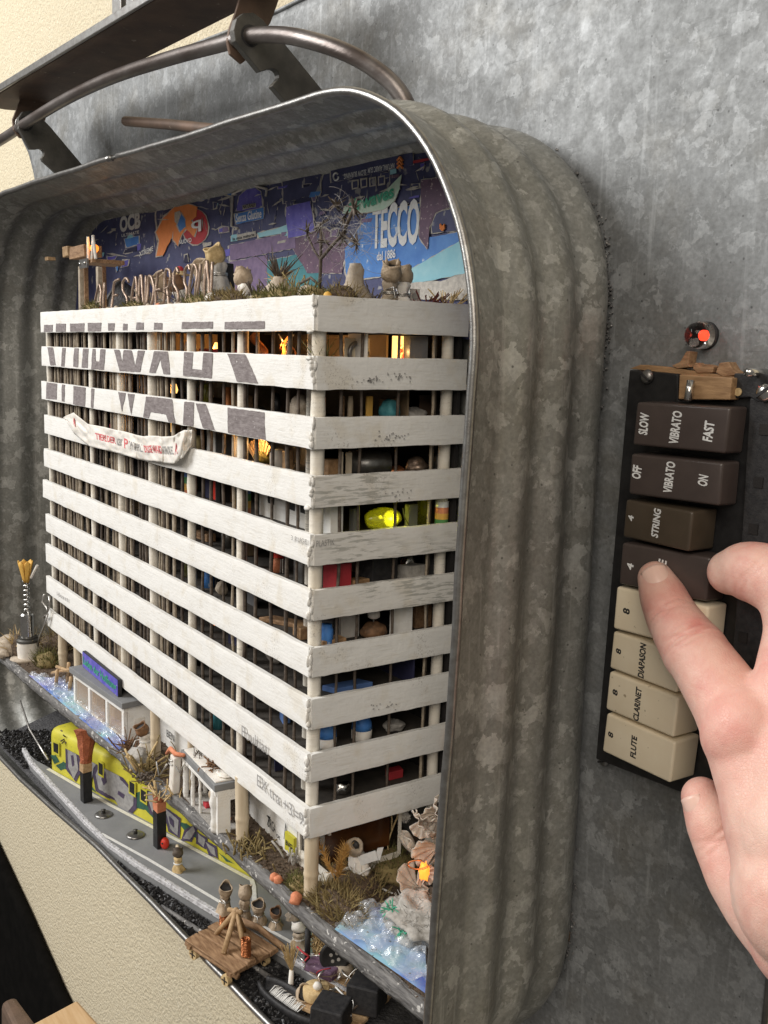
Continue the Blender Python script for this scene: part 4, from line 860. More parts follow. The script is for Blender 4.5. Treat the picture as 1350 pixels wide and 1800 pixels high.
for px, k, y, kind, m, lb, cat, size in ((335, 1, 12, 'can', 'wood', 'brown pot behind the bars on the top storey', 'pot', (2.4, 0, 7)), (425, 1, 9, 'box', 'fluff', 'grey splinter standing on the top storey', 'splinter', (2, 1, 10)), (340, 2, 13, 'box', 'crimson', 'dark red box left of the yellow bottle', 'box', (4, 3, 7)), (430, 2, 15, 'box', 'plank', 'brown crate right of the orange book', 'crate', (6, 4, 6)), (380, 3, 15, 'box', 'paper', 'white sheet hung on the third storey', 'sheet', (10, .5, 9)), (350, 3, 13, 'stone', 'moss_dry', 'brown moss ball under the banner end', 'moss ball', (3, 2, 3)),
        (505, 3, 12, 'box', 'wood', 'dark wooden stand right of the flower cup', 'stand', (4, 3, 7)), (360, 5, 13, 'box', 'plank', 'rough plank stack on the fifth storey front', 'plank stack', (12, 4, 3)), (400, 5, 14, 'can', 'steel', 'dull steel tin on the fifth storey front', 'tin', (2.5, 0, 7)), (330, 6, 12, 'stone', 'moss', 'green moss ball on the sixth storey front', 'moss ball', (3, 2, 3)), (440, 6, 14, 'box', 'interior_grey', 'grey panel on the sixth storey front', 'panel', (12, .8, 9)), (420, 7, 12, 'box', 'interior_navy', 'navy box on the seventh storey front', 'box', (8, 4, 6)), (480, 7, 13, 'stone', 'fluff', 'grey lump on the seventh storey front', 'lump', (4, 2, 3)),
        (350, 8, 12, 'can', 'glass', 'clear glass jar on the eighth storey front', 'jar', (2.6, 0, 7)), (450, 8, 13, 'stone', 'steel', 'crushed metal piece on the eighth storey front', 'metal piece', (4, 2, 3)), (500, 8, 12, 'box', 'ring_blue', 'blue crate left of the corner on the eighth storey', 'crate', (6, 3, 5)), (430, 9, 12, 'stone', 'moss_dry', 'brown tuft in the lowest storey front', 'tuft', (4, 2, 3)), (490, 9, 12, 'box', 'interior_navy', 'dark carton left of the corner in the lowest storey', 'carton', (8, 4, 5))):
    item(kind, I(px, k, y), MT[m], lb, cat, size)
# ================================================================== small makers used on roof, ground and platform
def curl(p, d, L, bend, n=6):
    d = Vector(d).normalized(); s = d.orthogonal().normalized(); s = Matrix.Rotation(random.uniform(0, 6.28), 3, d) @ s
    return [Vector(p)+d*(L*t/n)+s*(bend*L*(t/n)**2) for t in range(n+1)]
def swirl(p, d, L, n=9, turn_=.45):
    d = Vector(d).normalized(); ax = Vector((random.gauss(0, 1), random.gauss(0, 1), random.gauss(0, 1))).normalized(); out = [Vector(p)]; a = random.uniform(.3, 1.2)*turn_
    for k in range(n):
        d = Matrix.Rotation(a, 3, ax) @ d; out.append(out[-1]+d*(L/n))
    return out
def moss(p, rx, ry, h, n, label, mat='moss', name='moss_clump', wd=.28, parts=True):
    p = Vector(p); t = thing(name, p, label, 'moss')
    mb = MB(); mb.blob(p+ZZ*h*.1, (rx*.9, ry*.9, h*.55), int(abs(p.x*7)) % 50, .35, 1.8, 3); obj('mound', mb, MT['soil'] if mat != 'moss' else MT['moss_dry'], t, smooth=True)
    mb = MB()
    for _ in range(n):
        a = random.uniform(0, 6.28); r = math.sqrt(random.random()); q = p+Vector((rx*r*math.cos(a), ry*r*math.sin(a), h*.42*(1-r*r)))
        mb.blade(q, (random.gauss(0, .6)+r*math.cos(a)*.8, random.gauss(0, .6)+r*math.sin(a)*.8, 1), random.uniform(.35, 1)*h*.8, wd, random.uniform(-.6, .6))
    obj('moss_strands', mb, MT[mat], t); return t
def pod_figure(p, h, label, body='kraft', head='kraft_dark', lean=(0, 0), turn=0, wire='silver_wire', r=None, cat='paper figure', group=None, ears=False):
    p = Vector(p); t = thing('pod_figure', p, label, cat, group); r = r or h*.22; sd = p.x*.37+p.y
    ax = Vector((lean[0], lean[1], 1)).normalized(); a0 = ax.orthogonal().normalized(); b0 = ax.cross(a0); f = Vector((math.cos(turn), math.sin(turn), 0))
    def prof(arr, t_):
        s_ = t_*(len(arr)-1); i = min(int(s_), len(arr)-2); return arr[i]+(arr[i+1]-arr[i])*(s_-i)
    def bod(u, v):
        th = 2*math.pi*u; rr = r*prof([1.25, 1.12, .98, .82, .66, .58, .70, .82, .6], v)*(1+.11*math.sin(th*5+v*4+sd)+.22*noise.noise(Vector((math.cos(th)*1.4, math.sin(th)*1.4, v*3+sd))))
        return p+ax*(h*.64*v+(.06*h*noise.noise(Vector((math.cos(th)*2, math.sin(th)*2, sd))) if v < .05 else 0))+a0*(rr*math.cos(th))+b0*(rr*math.sin(th))
    mb = MB(); mb.grid(bod, 26, 14, closed_u=True); obj('paper_body', mb, MT[body], t, smooth=True)
    q = p+ax*h*.58; hx = (ax+f*.55).normalized(); h0 = hx.orthogonal().normalized(); h1 = hx.cross(h0)
    def hed(u, v):
        th = 2*math.pi*u; rr = r*prof([.35, .72, .92, .98, .92, .8, .86], v)*(1+.12*noise.noise(Vector((math.cos(th)*1.6, math.sin(th)*1.6, v*2+sd)))+(.16*math.sin(th*3+sd)*max(0, v-.6)*2.5))
        return q+hx*(h*.42*v*(1+.12*math.sin(th*3+sd)*max(0, v-.5)))+h0*(rr*math.cos(th))+h1*(rr*math.sin(th))
    mb = MB(); mb.grid(hed, 22, 10, closed_u=True); hd = obj('pod_head', mb, MT[head], t, smooth=True, solid=.12*r)
    mb = MB(); mb.lathe(q+hx*h*.30, [(r*.74, 0), (r*.7, h*.03)], hx, 14); obj('dark_opening', mb, MT['black_matt'], hd)
    if ears:
        mb = MB()
        for s_ in (-1, 1): mb.lathe(q+hx*h*.36+f.cross(ZZ)*s_*r*.6, [(r*.3, 0), (r*.2, r*.4), (.02, r*.8)], ax, 8)
        obj('pod_tips', mb, MT[head], hd, smooth=True)
    mb = MB(); c = p+ax*h*.36
    pts = [c+ax*(h*.08*(k/22-.5))+a0*(r*.78*math.cos(k*.75))+b0*(r*.78*math.sin(k*.75)) for k in range(22)]+[c+f*r*1.5+ax*h*.1, c+f*r*2.0-ax*h*.12]
    mb.tube(pts, h*.014+.04, 5); obj('wire_arms', mb, MT[wire], t, smooth=True); return t
# ================================================================== roof garden
ZR = 3.3; random.seed(41)
RF = lambda px, y: Vector((aY(px, 510, y).x, y, ZR))
# wooden tower at the left
t = thing('wooden_tower', RF(165, 14), 'small wooden lookout tower with metal plate at the left end of the roof', 'tower'); b = t.location/K
s = scale_at(b)
def twr(px, py, y): return aY(px, py, y)
for px0, y in ((142, 12), (174, 12), (150, 24), (182, 24)):
    q = aY(px0, 465, y); mb = MB(); mb.box(Vector((q.x, y, (q.z-1+ZR)/2)), (2.6, 2.2, q.z-1-ZR), jit=.2); obj('post', mb, MT['plank'] if y > 20 else MT['twig_pale'], t, bevel=.2)
q = aY(160, 460, 11); mb = MB(); mb.box(q+Vector((0, 6, 0)), (15, 16, 2.2), jit=.2); obj('deck', mb, MT['plank'], t, bevel=.2)
mb = MB(); mb.box(q+Vector((-1.5, -3, -1)), (12, .8, 4.2)); pl = obj('metal_plate', mb, MT['steel'], t)
for dx in (-5, 2.5): mb = MB(); mb.lathe(q+Vector((dx-1, -3.5, -1)), [(.7, 0), (.7, .3), (.4, .5)], -YY, 10); obj('rivet', mb, MT['bright'], pl, smooth=True)
q = aY(112, 446, 13); mb = MB(); mb.box(q+Vector((3, 3, 1)), (9, 7, 5.4), jit=.4); obj('crate_end', mb, MT['stick'], t, bevel=.5)
q = aY(150, 444, 16); mb = MB(); mb.box(q, (24, 9, 5.6), jit=.3); obj('trough', mb, MT['plank'], t, bevel=.3)
q = aY(88, 455, 12); mb = MB(); mb.box(q, (6, 4, 1.6), jit=.2); obj('board_end', mb, MT['stick'], t)
t2 = thing('tower_lamp', aY(166, 446, 12), 'lit orange lamp with white posts on the wooden tower', 'lamp'); q = t2.location/K
mb = MB(); mb.blob(q+ZZ*2.5, (2.4, 2, 2.2), 2, .2, 2, 2); obj('bulb', mb, MT['glow_orange'], t2, smooth=True); point('tower_light', q+Vector((1, -3, 5)), .0009, (1, .45, .1), 1)
for dx, tilt in ((-3, 0), (2.5, .4), (8, -.6)): mb = MB(); mb.tube([q+Vector((dx, -2, -3)), q+Vector((dx+tilt*6, -2, 8))], .7, 6); obj('lamp_post', mb, MT['paper'], t2)
q = RF(215, 34); mb = MB(); mb.blob(q+ZZ*6, (14, 9, 13), 5, .15, 1.5, 3); solo('dark_mound', mb, MT['coal_bed'], 'dark rounded mound behind the wooden tower', 'mound', q, True)
# wire letters
GL = {'A': [[(0, 0), (.28, 1), (.42, 1), (.62, 0)], [(.14, .38), (.54, .38)]], 'L': [[(0, 1), (.05, .05), (.5, 0)]], 'E': [[(.5, 1), (.08, .95), (.02, .5), (.05, .06), (.5, 0)], [(.04, .5), (.42, .52)]], 'S': [[(.55, .85), (.35, 1), (.08, .88), (.1, .62), (.45, .45), (.52, .2), (.3, 0), (.02, .14)]],
      'N': [[(0, 0), (.04, .95), (.14, .98), (.5, .06), (.58, .04), (.6, 1)]], 'D': [[(.04, 0), (.04, 1), (.35, .95), (.56, .6), (.5, .2), (.3, .02), (.04, 0)]], 'R': [[(.04, 0), (.04, 1), (.4, .97), (.52, .75), (.36, .54), (.06, .5)], [(.25, .52), (.56, 0)]], 'O': [[(.3, 0), (.06, .25), (.05, .75), (.3, 1), (.54, .75), (.54, .25), (.3, 0)]], 'U': [[(.02, 1), (.04, .2), (.25, 0), (.48, .2), (.52, 1)]]}
word = 'ALESANDERSSOUN'; wl = thing('wire_lettering', RF(265, 8), 'row of bent wire letters standing on the front edge of the roof', 'lettering')
pxs = [160+(372-160)*((j+.0)/len(word))**.92 for j in range(len(word)+1)]
for j, ch in enumerate(word):
    x0 = aY(pxs[j], 505, 8).x; x1 = aY(pxs[j+1], 505, 8).x; w_ = (x1-x0)*.9; hh = 13.5+3.0*(j/13)+random.uniform(-.8, .8); mb = MB(); tl = random.uniform(-.12, .15)
    for st in GL[ch]:
        pts = []
        for a, bq in zip(st, st[1:]):
            for k in range(4): u = k/4; pts.append((a[0]+(bq[0]-a[0])*u, a[1]+(bq[1]-a[1])*u))
        pts.append(st[-1])
        pts = [tuple((pts[max(i-1, 0)][c]+2*pts[i][c]+pts[min(i+1, len(pts)-1)][c])/4 for c in (0, 1)) for i in range(len(pts))]
        mb.tube([Vector((x0+w_*(u/.62)+tl*v*hh, 8+1.2*v+.5*noise.noise(Vector((u*3, v*3, j))), ZR+1.8+v*hh)) for u, v in pts], .62, 6)
    obj('wire_letter', mb, MT['bronze_wire'], wl, smooth=True)
for j in range(9): mb = MB(); p = RF(170+j*18+random.uniform(-5, 5), 6); mb.blob(p+ZZ*2.0, (2.4, 1.6, 2.2), j, .3, 1.6, 2); solo('pebble', mb, MT['clay'] if j % 3 else MT['coral'], ('pale' if j % 3 else 'orange')+' pebble under the wire letters, '+['first', 'second', 'third', 'fourth', 'fifth', 'sixth', 'seventh', 'eighth', 'ninth'][j]+' from the left', 'pebble', p, True, group='pebbles under the wire letters')
moss(RF(160, 4.5)+ZZ*2, 10, 2, 6, 150, 'strip of green moss at the left end of the roof edge'); moss(RF(232, 4.5)+ZZ*2, 13, 1.8, 4.4, 150, 'moss strip under the middle of the wire letters'); moss(RF(345, 4.5)+ZZ*2, 12, 2, 5.6, 170, 'green moss strip under the end of the wire letters')
moss(RF(415, 4.5)+ZZ*2, 6, 2, 6.4, 120, 'dark grey green moss tuft right of the wire letters', 'moss_dry'); moss(RF(490, 4.5)+ZZ*2, 8, 2.5, 6.5, 170, 'thick moss cushion below the clay bulb'); moss(RF(550, 6)+ZZ*2, 6, 3, 6, 130, 'moss tuft at the foot of the fluffy dry plant'); moss(RF(600, 16)+ZZ*2, 8, 5, 7, 150, 'brown moss mound behind the fluffy plant', 'moss_dry')
# figures on the roof
pod_figure(RF(288, 18), 18, 'thin pod figure standing behind the wire letters', turn=-1.2, head='kraft'); 
pf = pod_figure(RF(316, 20), 17, 'pod figure with a wide straw hat and red cap behind the wire letters', body='paper', turn=-1.4); q = pf.location/K
mb = MB(); mb.lathe(q+ZZ*16.5, [(4.6, 0), (4.4, .5), (2.2, .9), (1.8, 1.8)], n=16); obj('straw_hat', mb, MT['straw'], pf, smooth=True); mb = MB(); mb.blob(q+ZZ*18.8, (1.8, 1.8, 1.6), 1, .1, 2, 2); obj('red_cap', mb, MT['crimson'], pf, smooth=True)
mb = MB(); q = RF(388, 26); mb.box(q+ZZ*10, (9, 8, 20), jit=.6); solo('black_block', mb, MT['black_matt'], 'tall black block carrying two pod figures on the roof', 'block', q, bevel=.4)
pod_figure(RF(366, 22)+ZZ*2, 20, 'grey wrapped pod figure left of the black block', body='clay', head='kraft', turn=-1.5, r=4.4); pod_figure(RF(386, 20)+ZZ*9, 17, 'pod figure with pale round head in front of the black block', body='fluff', head='straw', turn=-1.5, r=3.8)
q = RF(405, 12); mb = MB(); mb.tube([q+Vector((-5, 0, 3.2)), q+Vector((7, 2, 3.2))], 2.4, 10); solo('log', mb, MT['plank'], 'short split log lying beside the black block', 'log', q, True)
pod_figure(RF(431, 14)+ZZ*.5, 14.5, 'paper figure with an eared pod head facing left', body='paper', head='kraft', turn=math.pi, ears=True, r=3.4)
mb = MB(); a = RF(440, 12); c = RF(560, 12); mb.span((a.x, 12, ZR), (c.x, 14, ZR+3.6)); solo('roof_kerb', mb, MT['white'], 'low white kerb on the roof under the clay bulb', 'kerb', RF(500, 12), bevel=.3)
t = thing('clay_bulb', RF(490, 17), 'beige clay bulb with dry spiky leaves on top', 'plant'); q = t.location/K
mb = MB(); mb.lathe(q, [(5.6, 0), (6.6, 2.5), (5.6, 6.5), (3.2, 9.5), (1.8, 11.5)], n=20, wob=.15); obj('bulb', mb, MT['clay'], t, smooth=True)
mb = MB(); [mb.blade(q+ZZ*10.5, (random.gauss(0, .6), random.gauss(0, .6), 1), random.uniform(6, 12), .5, random.uniform(-.3, .5)) for _ in range(34)]; obj('spiky_leaves', mb, MT['twig'], t)
mb = MB(); [mb.blade(q+ZZ*10, (random.gauss(0, 1), random.gauss(0, 1), .5), random.uniform(3, 6), .5, .5) for _ in range(22)]; obj('straw_tuft', mb, MT['straw'], t)
t = thing('clay_cone', RF(624, 22), 'rough clay cone standing behind the fluffy plant', 'cone'); q = t.location/K; mb = MB(); mb.lathe(q, [(6, 0), (5, 4), (3, 8), (2.6, 12), (1.6, 14)], n=16, wob=.3); obj('cone', mb, MT['clay'], t, smooth=True)
q = RF(576, 6); mb = MB(); mb.blob(q+ZZ*3, 1.3, 3, .1, 2, 2); solo('yellow_bulb', mb, MT['glow_yellow'] if False else MT['ring_yellow'], 'tiny yellow bulb in the moss at the roof corner', 'bulb', q, True)
# fluffy dry plant (old clematis)
t = thing('fluffy_plant', RF(562, 9), 'dry branching stem with silvery feathered seed heads on the roof', 'plant')
st = lambda *pp: [aY(x, y, 9+d) for x, y, d in pp]
for pts, r in ((st((561, 518, 0), (563, 480, 0), (564, 455, 0), (585, 430, 0), (603, 412, 0), (612, 388, 0), (624, 362, 0)), .55), (st((563, 470, 0), (564, 440, 0), (564, 395, 0)), .5), (st((564, 458, 0), (552, 440, 1), (540, 412, 1)), .35), (st((560, 500, 0), (546, 488, 0), (528, 498, 0)), .45), (st((603, 412, 0), (620, 425, -1), (632, 430, -1)), .3)):
    mb = MB(); mb.tube(pts, r, 7); obj('stem', mb, MT['twig'], t, smooth=True)
random.seed(12)
for px, py, nh, R in ((565, 394, 34, 22), (603, 420, 26, 26), (626, 427, 40, 32), (540, 408, 30, 18), (571, 425, 24, 20), (622, 366, 16, 14), (604, 384, 40, 26), (590, 360, 34, 16)):
    c = aY(px, py, 9); mb = MB()
    for k in range(12): mb.blade(c, (random.gauss(0, 1), random.gauss(0, .6), random.gauss(0, 1)), random.uniform(2.4, 4.2), .55, .3)
    sh = obj('seed_head', mb, MT['twig'], t); mb = MB()
    for k in range(int(nh*.5)):
        d = Vector((random.gauss(0, 1), random.gauss(0, .7), random.gauss(0, .8))).normalized(); L = R*.22*random.uniform(.5, 1.7)
        mb.tube(swirl(c, d, L*1.15, 9, .5), .032, 3, cap=False)
    obj('feathery_hair', mb, MT['hair'], sh)
mb = MB()
for k in range(60):
    c = aY(random.uniform(560, 640), random.uniform(380, 450), 9+random.uniform(-3, 6)); mb.tube(swirl(c, (random.gauss(1, .8), random.gauss(0, .5), random.gauss(-.2, .7)), random.uniform(8, 17), 12, .22), .04, 3, cap=False)
obj('stray_hair', mb, MT['hair'], t)
# two figures at the right end, socket, sprigs
p = aX(684, 520, -8); pod_figure((p.x, p.y, ZR), 15, 'left one of the two hooded paper figures at the roof corner', body='clay', head='kraft', turn=-.3, r=3.2, ears=True); p = aX(708, 520, -8); pod_figure((p.x, p.y, ZR), 14, 'right one of the two hooded paper figures at the roof corner', body='paper', head='kraft', turn=2.6, r=3.2, ears=True)
p = aX(655, 517, -5); mb = MB(); mb.tube([Vector((-4, p.y-3, ZR+1)), Vector((-6, p.y+9, ZR+4))], .8, 8); solo('peeled_stick', mb, MT['bamboo'], 'pale peeled stick leaning by the hooded figures', 'stick', p, True)
p = aX(728, 515, -10); t = thing('wall_socket', (p.x, p.y, ZR), 'tiny white square socket behind the hooded figures', 'socket'); q = t.location/K; mb = MB(); mb.box(q+ZZ*5, (.8, 4, 4.6)); obj('socket_plate', mb, MT['paper'], t); mb = MB(); mb.lathe(q+Vector((.4, 0, 5)), [(1.2, 0), (1.2, .3)], XX, 12); obj('socket_face', mb, MT['fluff'], t)
for px, m, lb, hh in ((751, 'maroon', 'dark maroon dry sprig at the right end of the roof', 7), (778, 'maroon', 'low maroon sprig next to the tub rim', 4), (786, 'straw', 'pale branching coral-like sprig next to the tub rim', 9)):
    p = aX(px, 520, -4); q = Vector((p.x, p.y, ZR)); mb = MB(); random.seed(px)
    for k in range(14):
        d = Vector((random.gauss(0, .5), random.gauss(0, .6), 1)); e = q+d*hh*random.uniform(.4, .9); mb.tube([q, q.lerp(e, .5)+Vector((random.uniform(-.6, .6), random.uniform(-.6, .6), 0)), e], [.35, .28, .15], 5); mb.tube([q.lerp(e, .6), e+Vector((random.uniform(-1.5, 1.5), random.uniform(-1.5, 1.5), .3))], .18, 4)
    solo('dry_sprig', mb, MT[m], lb, 'sprig', q)

random.seed(101)
for px, y, n, L, r, m, lb in ((255, 12, 26, 9, .3, 'twig_pale', 'dry twigs behind the middle wire letters'), (335, 15, 24, 12, .3, 'twig', 'dark twigs between the hat figure and the black block'), (452, 9, 30, 9, .28, 'twig', 'dark dry twigs left of the clay bulb'), (520, 10, 26, 10, .28, 'moss_dry', 'brown stalks right of the clay bulb'), (645, 30, 24, 7, .25, 'twig', 'short twigs behind the leaning stick')):
    q = RF(px, y)+ZZ*1.5; mb = MB()
    for _ in range(n): mb.tube(curl(q+Vector((random.gauss(0, 4), random.gauss(0, 1.5), 0)), (random.gauss(0, .5), random.gauss(0, .3), 1), L*random.uniform(.4, 1.1), random.uniform(-.5, .5), 5), r*random.uniform(.5, 1.1), 5)
    solo('dry_bush', mb, MT[m], lb, 'twigs', q, True)
for j, (px, y, r, m) in enumerate(((345, 7, 2.6, 'clay'), (372, 7, 3.0, 'paper'), (452, 8, 2.4, 'clay'), (540, 10, 3.2, 'clay'), (580, 16, 2.8, 'fluff'), (606, 20, 2.2, 'clay'))):
    q = RF(px, y); mb = MB(); mb.blob(q+ZZ*(2+r*.5), (r*1.4, r, r), j+40, .35, 1.7, 2); solo('roof_stone', mb, MT[m], ['small beige stone under the last wire letters', 'white stone in front of the black block', 'beige stone left of the clay bulb', 'beige stone left of the fluffy plant stem', 'grey stone right of the fluffy plant stem', 'beige pebble in front of the clay cone'][j], 'stone', q, True)
moss(RF(385, 5)+ZZ*2, 7, 2, 6, 140, 'moss tuft in front of the black block', 'moss_dry'); moss(RF(455, 5)+ZZ*2, 5, 2, 5, 110, 'green moss tuft left of the clay bulb'); moss(RF(625, 27)+ZZ*2, 5, 2.5, 4.5, 110, 'low brown moss right of the fluffy plant', 'moss_dry')
# ================================================================== the ledge: ground of the model street
random.seed(51)
LE = [Vector((-345, -19.2, 0)), Vector((-320, -17.8, 0)), Vector((-224.6, -13.0, 0)), Vector((-158, -8.2, 0)), Vector((-51, -3.4, 0)), Vector((12, -1.8, 0)), Vector((66, 2.6, 0))]
def led(t):
    s = t*(len(LE)-1); i = min(int(s), len(LE)-2); return LE[i].lerp(LE[i+1], s-i)
mb = MB(); back = T(60, 58.5, 0); bl = T(-333, 58.5, 0)
mb.prism([Vector((p.x, p.y+1.6, ZG)) for p in LE]+[Vector((back.x, back.y, ZG)), Vector((bl.x, bl.y, ZG))], (0, 0, -3))
obj('ground', mb, MT['soil'], base=(-140, 20, ZG), kind='structure')
eb = thing('edge_board', (-140, -8, ZG-4.5), 'weathered grey board along the front edge of the model street', 'board')
mb = MB()
def ledge_pt(u, v):
    p = led(v); a = u*4; n1 = .5*noise.noise(Vector((p.x*.12, u*3, 1)))+.25*noise.noise(Vector((p.x*.6, u*5, 4)))
    prof = [(2.2, .35), (-.2, .5), (-.9, -1.8), (-.2, -4.6), (2.2, -4.4)]; i = min(int(a), 3); f = a-i
    dy = prof[i][0]+(prof[i+1][0]-prof[i][0])*f; dz = prof[i][1]+(prof[i+1][1]-prof[i][1])*f
    return Vector((p.x, p.y+dy+n1*.5, ZG+dz+n1*.6))
mb.grid(ledge_pt, 13, 180); obj('board', mb, MT['ledge'], eb, smooth=True)
# soil crumbs, countless
mb = MB()
for k in range(1500):
    x = random.uniform(-150, 20) if random.random() < .7 else random.uniform(-330, 60); e = -14+(x+240)*.047; y = random.uniform(e+2.5, e+26)
    mb.blob((x, y, ZG+.2), (random.uniform(.3, .8), random.uniform(.3, .8), random.uniform(.2, .6)), k, .4, 2, 1)
obj('soil_crumbs', mb, MT['soil'], base=(-100, 5, ZG), label='loose brown soil crumbs strewn over the model street', cat='soil', kind='stuff')
# rivers: painted water sheet and crumpled clear film above it
def quad(A, B, C_, D, u, v): return A.lerp(B, u).lerp(D.lerp(C_, u), v)
def river(name, px, label, bub, n=44, m=44, sz=1.0):
    A, B, C_, D = [aZ(x, y, ZG) for x, y in px]
    mb = MB(); mb.grid(lambda u, v: quad(A, B, C_, D, u, v)+ZZ*.5, 2, 2); obj('water', mb, MT['river'], base=A, kind='structure')
    L = ((B-A).length+(C_-D).length)/2; H = (D-A).length; R0 = 3.4*sz
    def f(u, v):
        p = quad(A, B, C_, D, u, v); h = .6
        gi, gj = p.x/(R0*1.75), p.y/(R0*1.6); j0 = round(gj)
        for dj in (-1, 0, 1):
            j = j0+dj; i0 = round(gi-(j % 2)*.5)
            for di in (-1, 0, 1):
                i = i0+di; rs = noise.noise(Vector((i*3.1, j*5.7, 1)))
                if rs < -.32: continue
                cx = (i+(j % 2)*.5)*R0*1.75+rs*1.2; cy = j*R0*1.6+rs; d = math.hypot(p.x-cx, p.y-cy)/(R0*(.86+.2*rs))
                if d < 1: h = max(h, .6+2.6*sz*math.sqrt(1-d*d)*(1+.5*noise.noise(Vector((p.x*.45, p.y*.45, i+j*9)))))
        h += .8*sz*abs(noise.noise(Vector((p.x*.16, p.y*.16, 2))))+.25*sz*abs(noise.noise(Vector((p.x*.5, p.y*.5, 7))))
        return p+ZZ*(h+.35)
    mb = MB(); mb.grid(f, n, m); return obj('bubble_wrap', mb, MT['film'], base=A, label=label, cat='bubble wrap')
river('r', [(588, 1636), (622, 1600), (742, 1592), (752, 1752)], 'crumpled clear bubble wrap over blue painted water right of the corner', 46, 80, 66, 1.25)
river('r', [(50, 1188), (112, 1196), (226, 1300), (208, 1322)], 'crumpled clear bubble wrap over blue painted water in front of the kiosk', 90, 46, 90, .75)
# ------------------------------------------------------------------ kiosk with blue sign
k0, k1, kb = Vector((-219.4, -6.5, ZG)), Vector((-159.8, -2.4, ZG)), Vector((-161.5, 13.5, ZG)); kz = -171.8
ex = (k1-k0).normalized(); ey = Vector((-ex.y, ex.x, 0)); KL = (k1-k0).length; KD = 17
kio = thing('kiosk', k0.lerp(k1, .5)+ey*8, 'white miniature kiosk with glazed front and flat dark grey roof', 'kiosk')
kp = lambda u, v, z: k0+ex*(u*KL)+ey*v+ZZ*(z-ZG)
def kbox(name, u0, u1, v0, v1, z0, z1, m, jit=.12, parent=None):
    mb = MB(); a = kp(u0, v0, z0); b_ = kp(u1, v1, z1); mb.box((a+b_)/2, ((u1-u0)*KL, v1-v0, z1-z0), (ex, ey, ZZ), jit); return obj(name, mb, MT[m], parent or kio, bevel=.2)
for u in (0, .31, .655, .965): kbox('post', u, u+.035, 0, 1.8, ZG, kz, 'white')
kbox('lintel', -.005, 1.005, -.1, 1.9, kz, kz+2.4, 'white'); kbox('side_wall', .962, 1.0, 2.0, KD, ZG, kz+2.3, 'white'); kbox('side_wall', 0, .035, 2.0, KD, ZG, kz+2.3, 'white'); kbox('rear_wall', .04, .96, KD-1, KD, ZG, kz+2.2, 'kraft')
kbox('floor', .04, .96, 2, KD-1.1, ZG+.1, ZG+.6, 'wood'); kbox('roof', -.03, 1.03, -1.4, KD+1, kz+2.5, kz+5.2, 'platform', 0)
kbox('wall_note', 1.001, 1.006, 5, 10, ZG+5, ZG+9.5, 'paper', .05)
for u in (.036, .346, .691):
    kbox('pane', u+.005, u+.265, .8, 1.0, ZG+1.4, kz-.05, 'pane', 0); kbox('sill', u+.003, u+.27, .3, 1.6, ZG+.1, ZG+1.3, 'bamboo')
for u, lb in ((.15, 'brown'), (.5, 'tan'), (.8, 'grey')): kbox('counter', u-.08, u+.09, 6, 11, ZG+.7, ZG+5+3*u, {'brown': 'wood', 'tan': 'kraft', 'grey': 'fluff'}[lb])
sg0, sg1 = aY(146, 1178, -2.2), aY(208, 1218, -2.2); sgz = kz+5.25
sgn = thing('shop_sign', (sg0.x, -2, sgz), 'long blue sign with green writing standing on the kiosk roof', 'sign')
mb = MB(); mb.span((sg0.x, -2.2, sgz), (sg1.x, -.6, sgz+8.2)); obj('sign_board', mb, [MT['black_matt']], sgn); mb = MB(); mb.span((sg0.x+.3, -2.45, sgz+.3), (sg1.x-.3, -2.25, sgz+7.9)); obj('sign_face', mb, MT['violet'], sgn)
text('Laden der Hoffnung', (sg0.x+1.6, -2.5, sgz+2.4), (sg1.x-1.8, -2.5, sgz+2.4), 3.8, ZZ, MT['green_ink'], sgn, bold=.02)
MT['green_ink'].node_tree.nodes['Principled BSDF']
# ------------------------------------------------------------------ pavilion with rough white posts
pz = -167.0; a0, a1, a2 = aZ(320, 1324, pz), aZ(378, 1386, pz), aZ(409, 1373, pz); pex = (a1-a0).normalized(); pey = (a2-a1); pey = Vector((-pex.y, pex.x, 0)); PL = (a1-a0).length; PD = 10.0
pav = thing('pavilion', Vector((a0.x, a0.y, ZG))+pex*PL/2+pey*5, 'small white pavilion with rough plaster posts and flat grey roof', 'pavilion')
pp = lambda u, v, z: Vector((a0.x, a0.y, z))+pex*(u*PL)+pey*v
mb = MB(); mb.box(pp(.5, PD/2, pz+.1), (PL+1.2, PD+1, 2.6), (pex, pey, ZZ), .1); rf = obj('roof', mb, MT['platform'], pav, bevel=.2)
mb = MB(); mb.box(pp(.5, PD/2-.5, pz+1.7), (PL-2, PD-2, .5), (pex, pey, ZZ), .1); obj('roof_paper', mb, MT['paper'], rf)
for u, v, r in ((.05, .9, 1.1), (.28, .9, .9), (.5, .9, .55), (.93, .9, 1.7), (.05, PD-1, 1.0)):
    mb = MB(); q = pp(u, v, ZG); mb.tube([q+ZZ*z_+Vector((.35*noise.noise(Vector((z_*.4, u*9, 1))), .35*noise.noise(Vector((z_*.4, u*9, 4))), 0)) for z_ in np.linspace(0, pz-ZG-1.3, 14)], [r*(1+.3*noise.noise(Vector((z_*.5, u*5, 2)))) for z_ in range(14)], 9); obj('post', mb, MT['white'], pav, smooth=True)
mb = MB(); mb.box(pp(.99, PD*.32, (ZG+pz-1.3)/2), (1.6, 5.0, pz-ZG-1.3), (pex, pey, ZZ), .1); obj('side_panel', mb, MT['white'], pav); mb = MB(); mb.box(pp(.99, PD*.75, pz-3.4), (1.5, 4.0, 4), (pex, pey, ZZ), .1); obj('side_panel', mb, MT['white'], pav)
mb = MB(); mb.box(pp(.5, .9, pz-2.2), (PL, 1.6, 2.0), (pex, pey, ZZ), .25); obj('lintel', mb, MT['white'], pav)
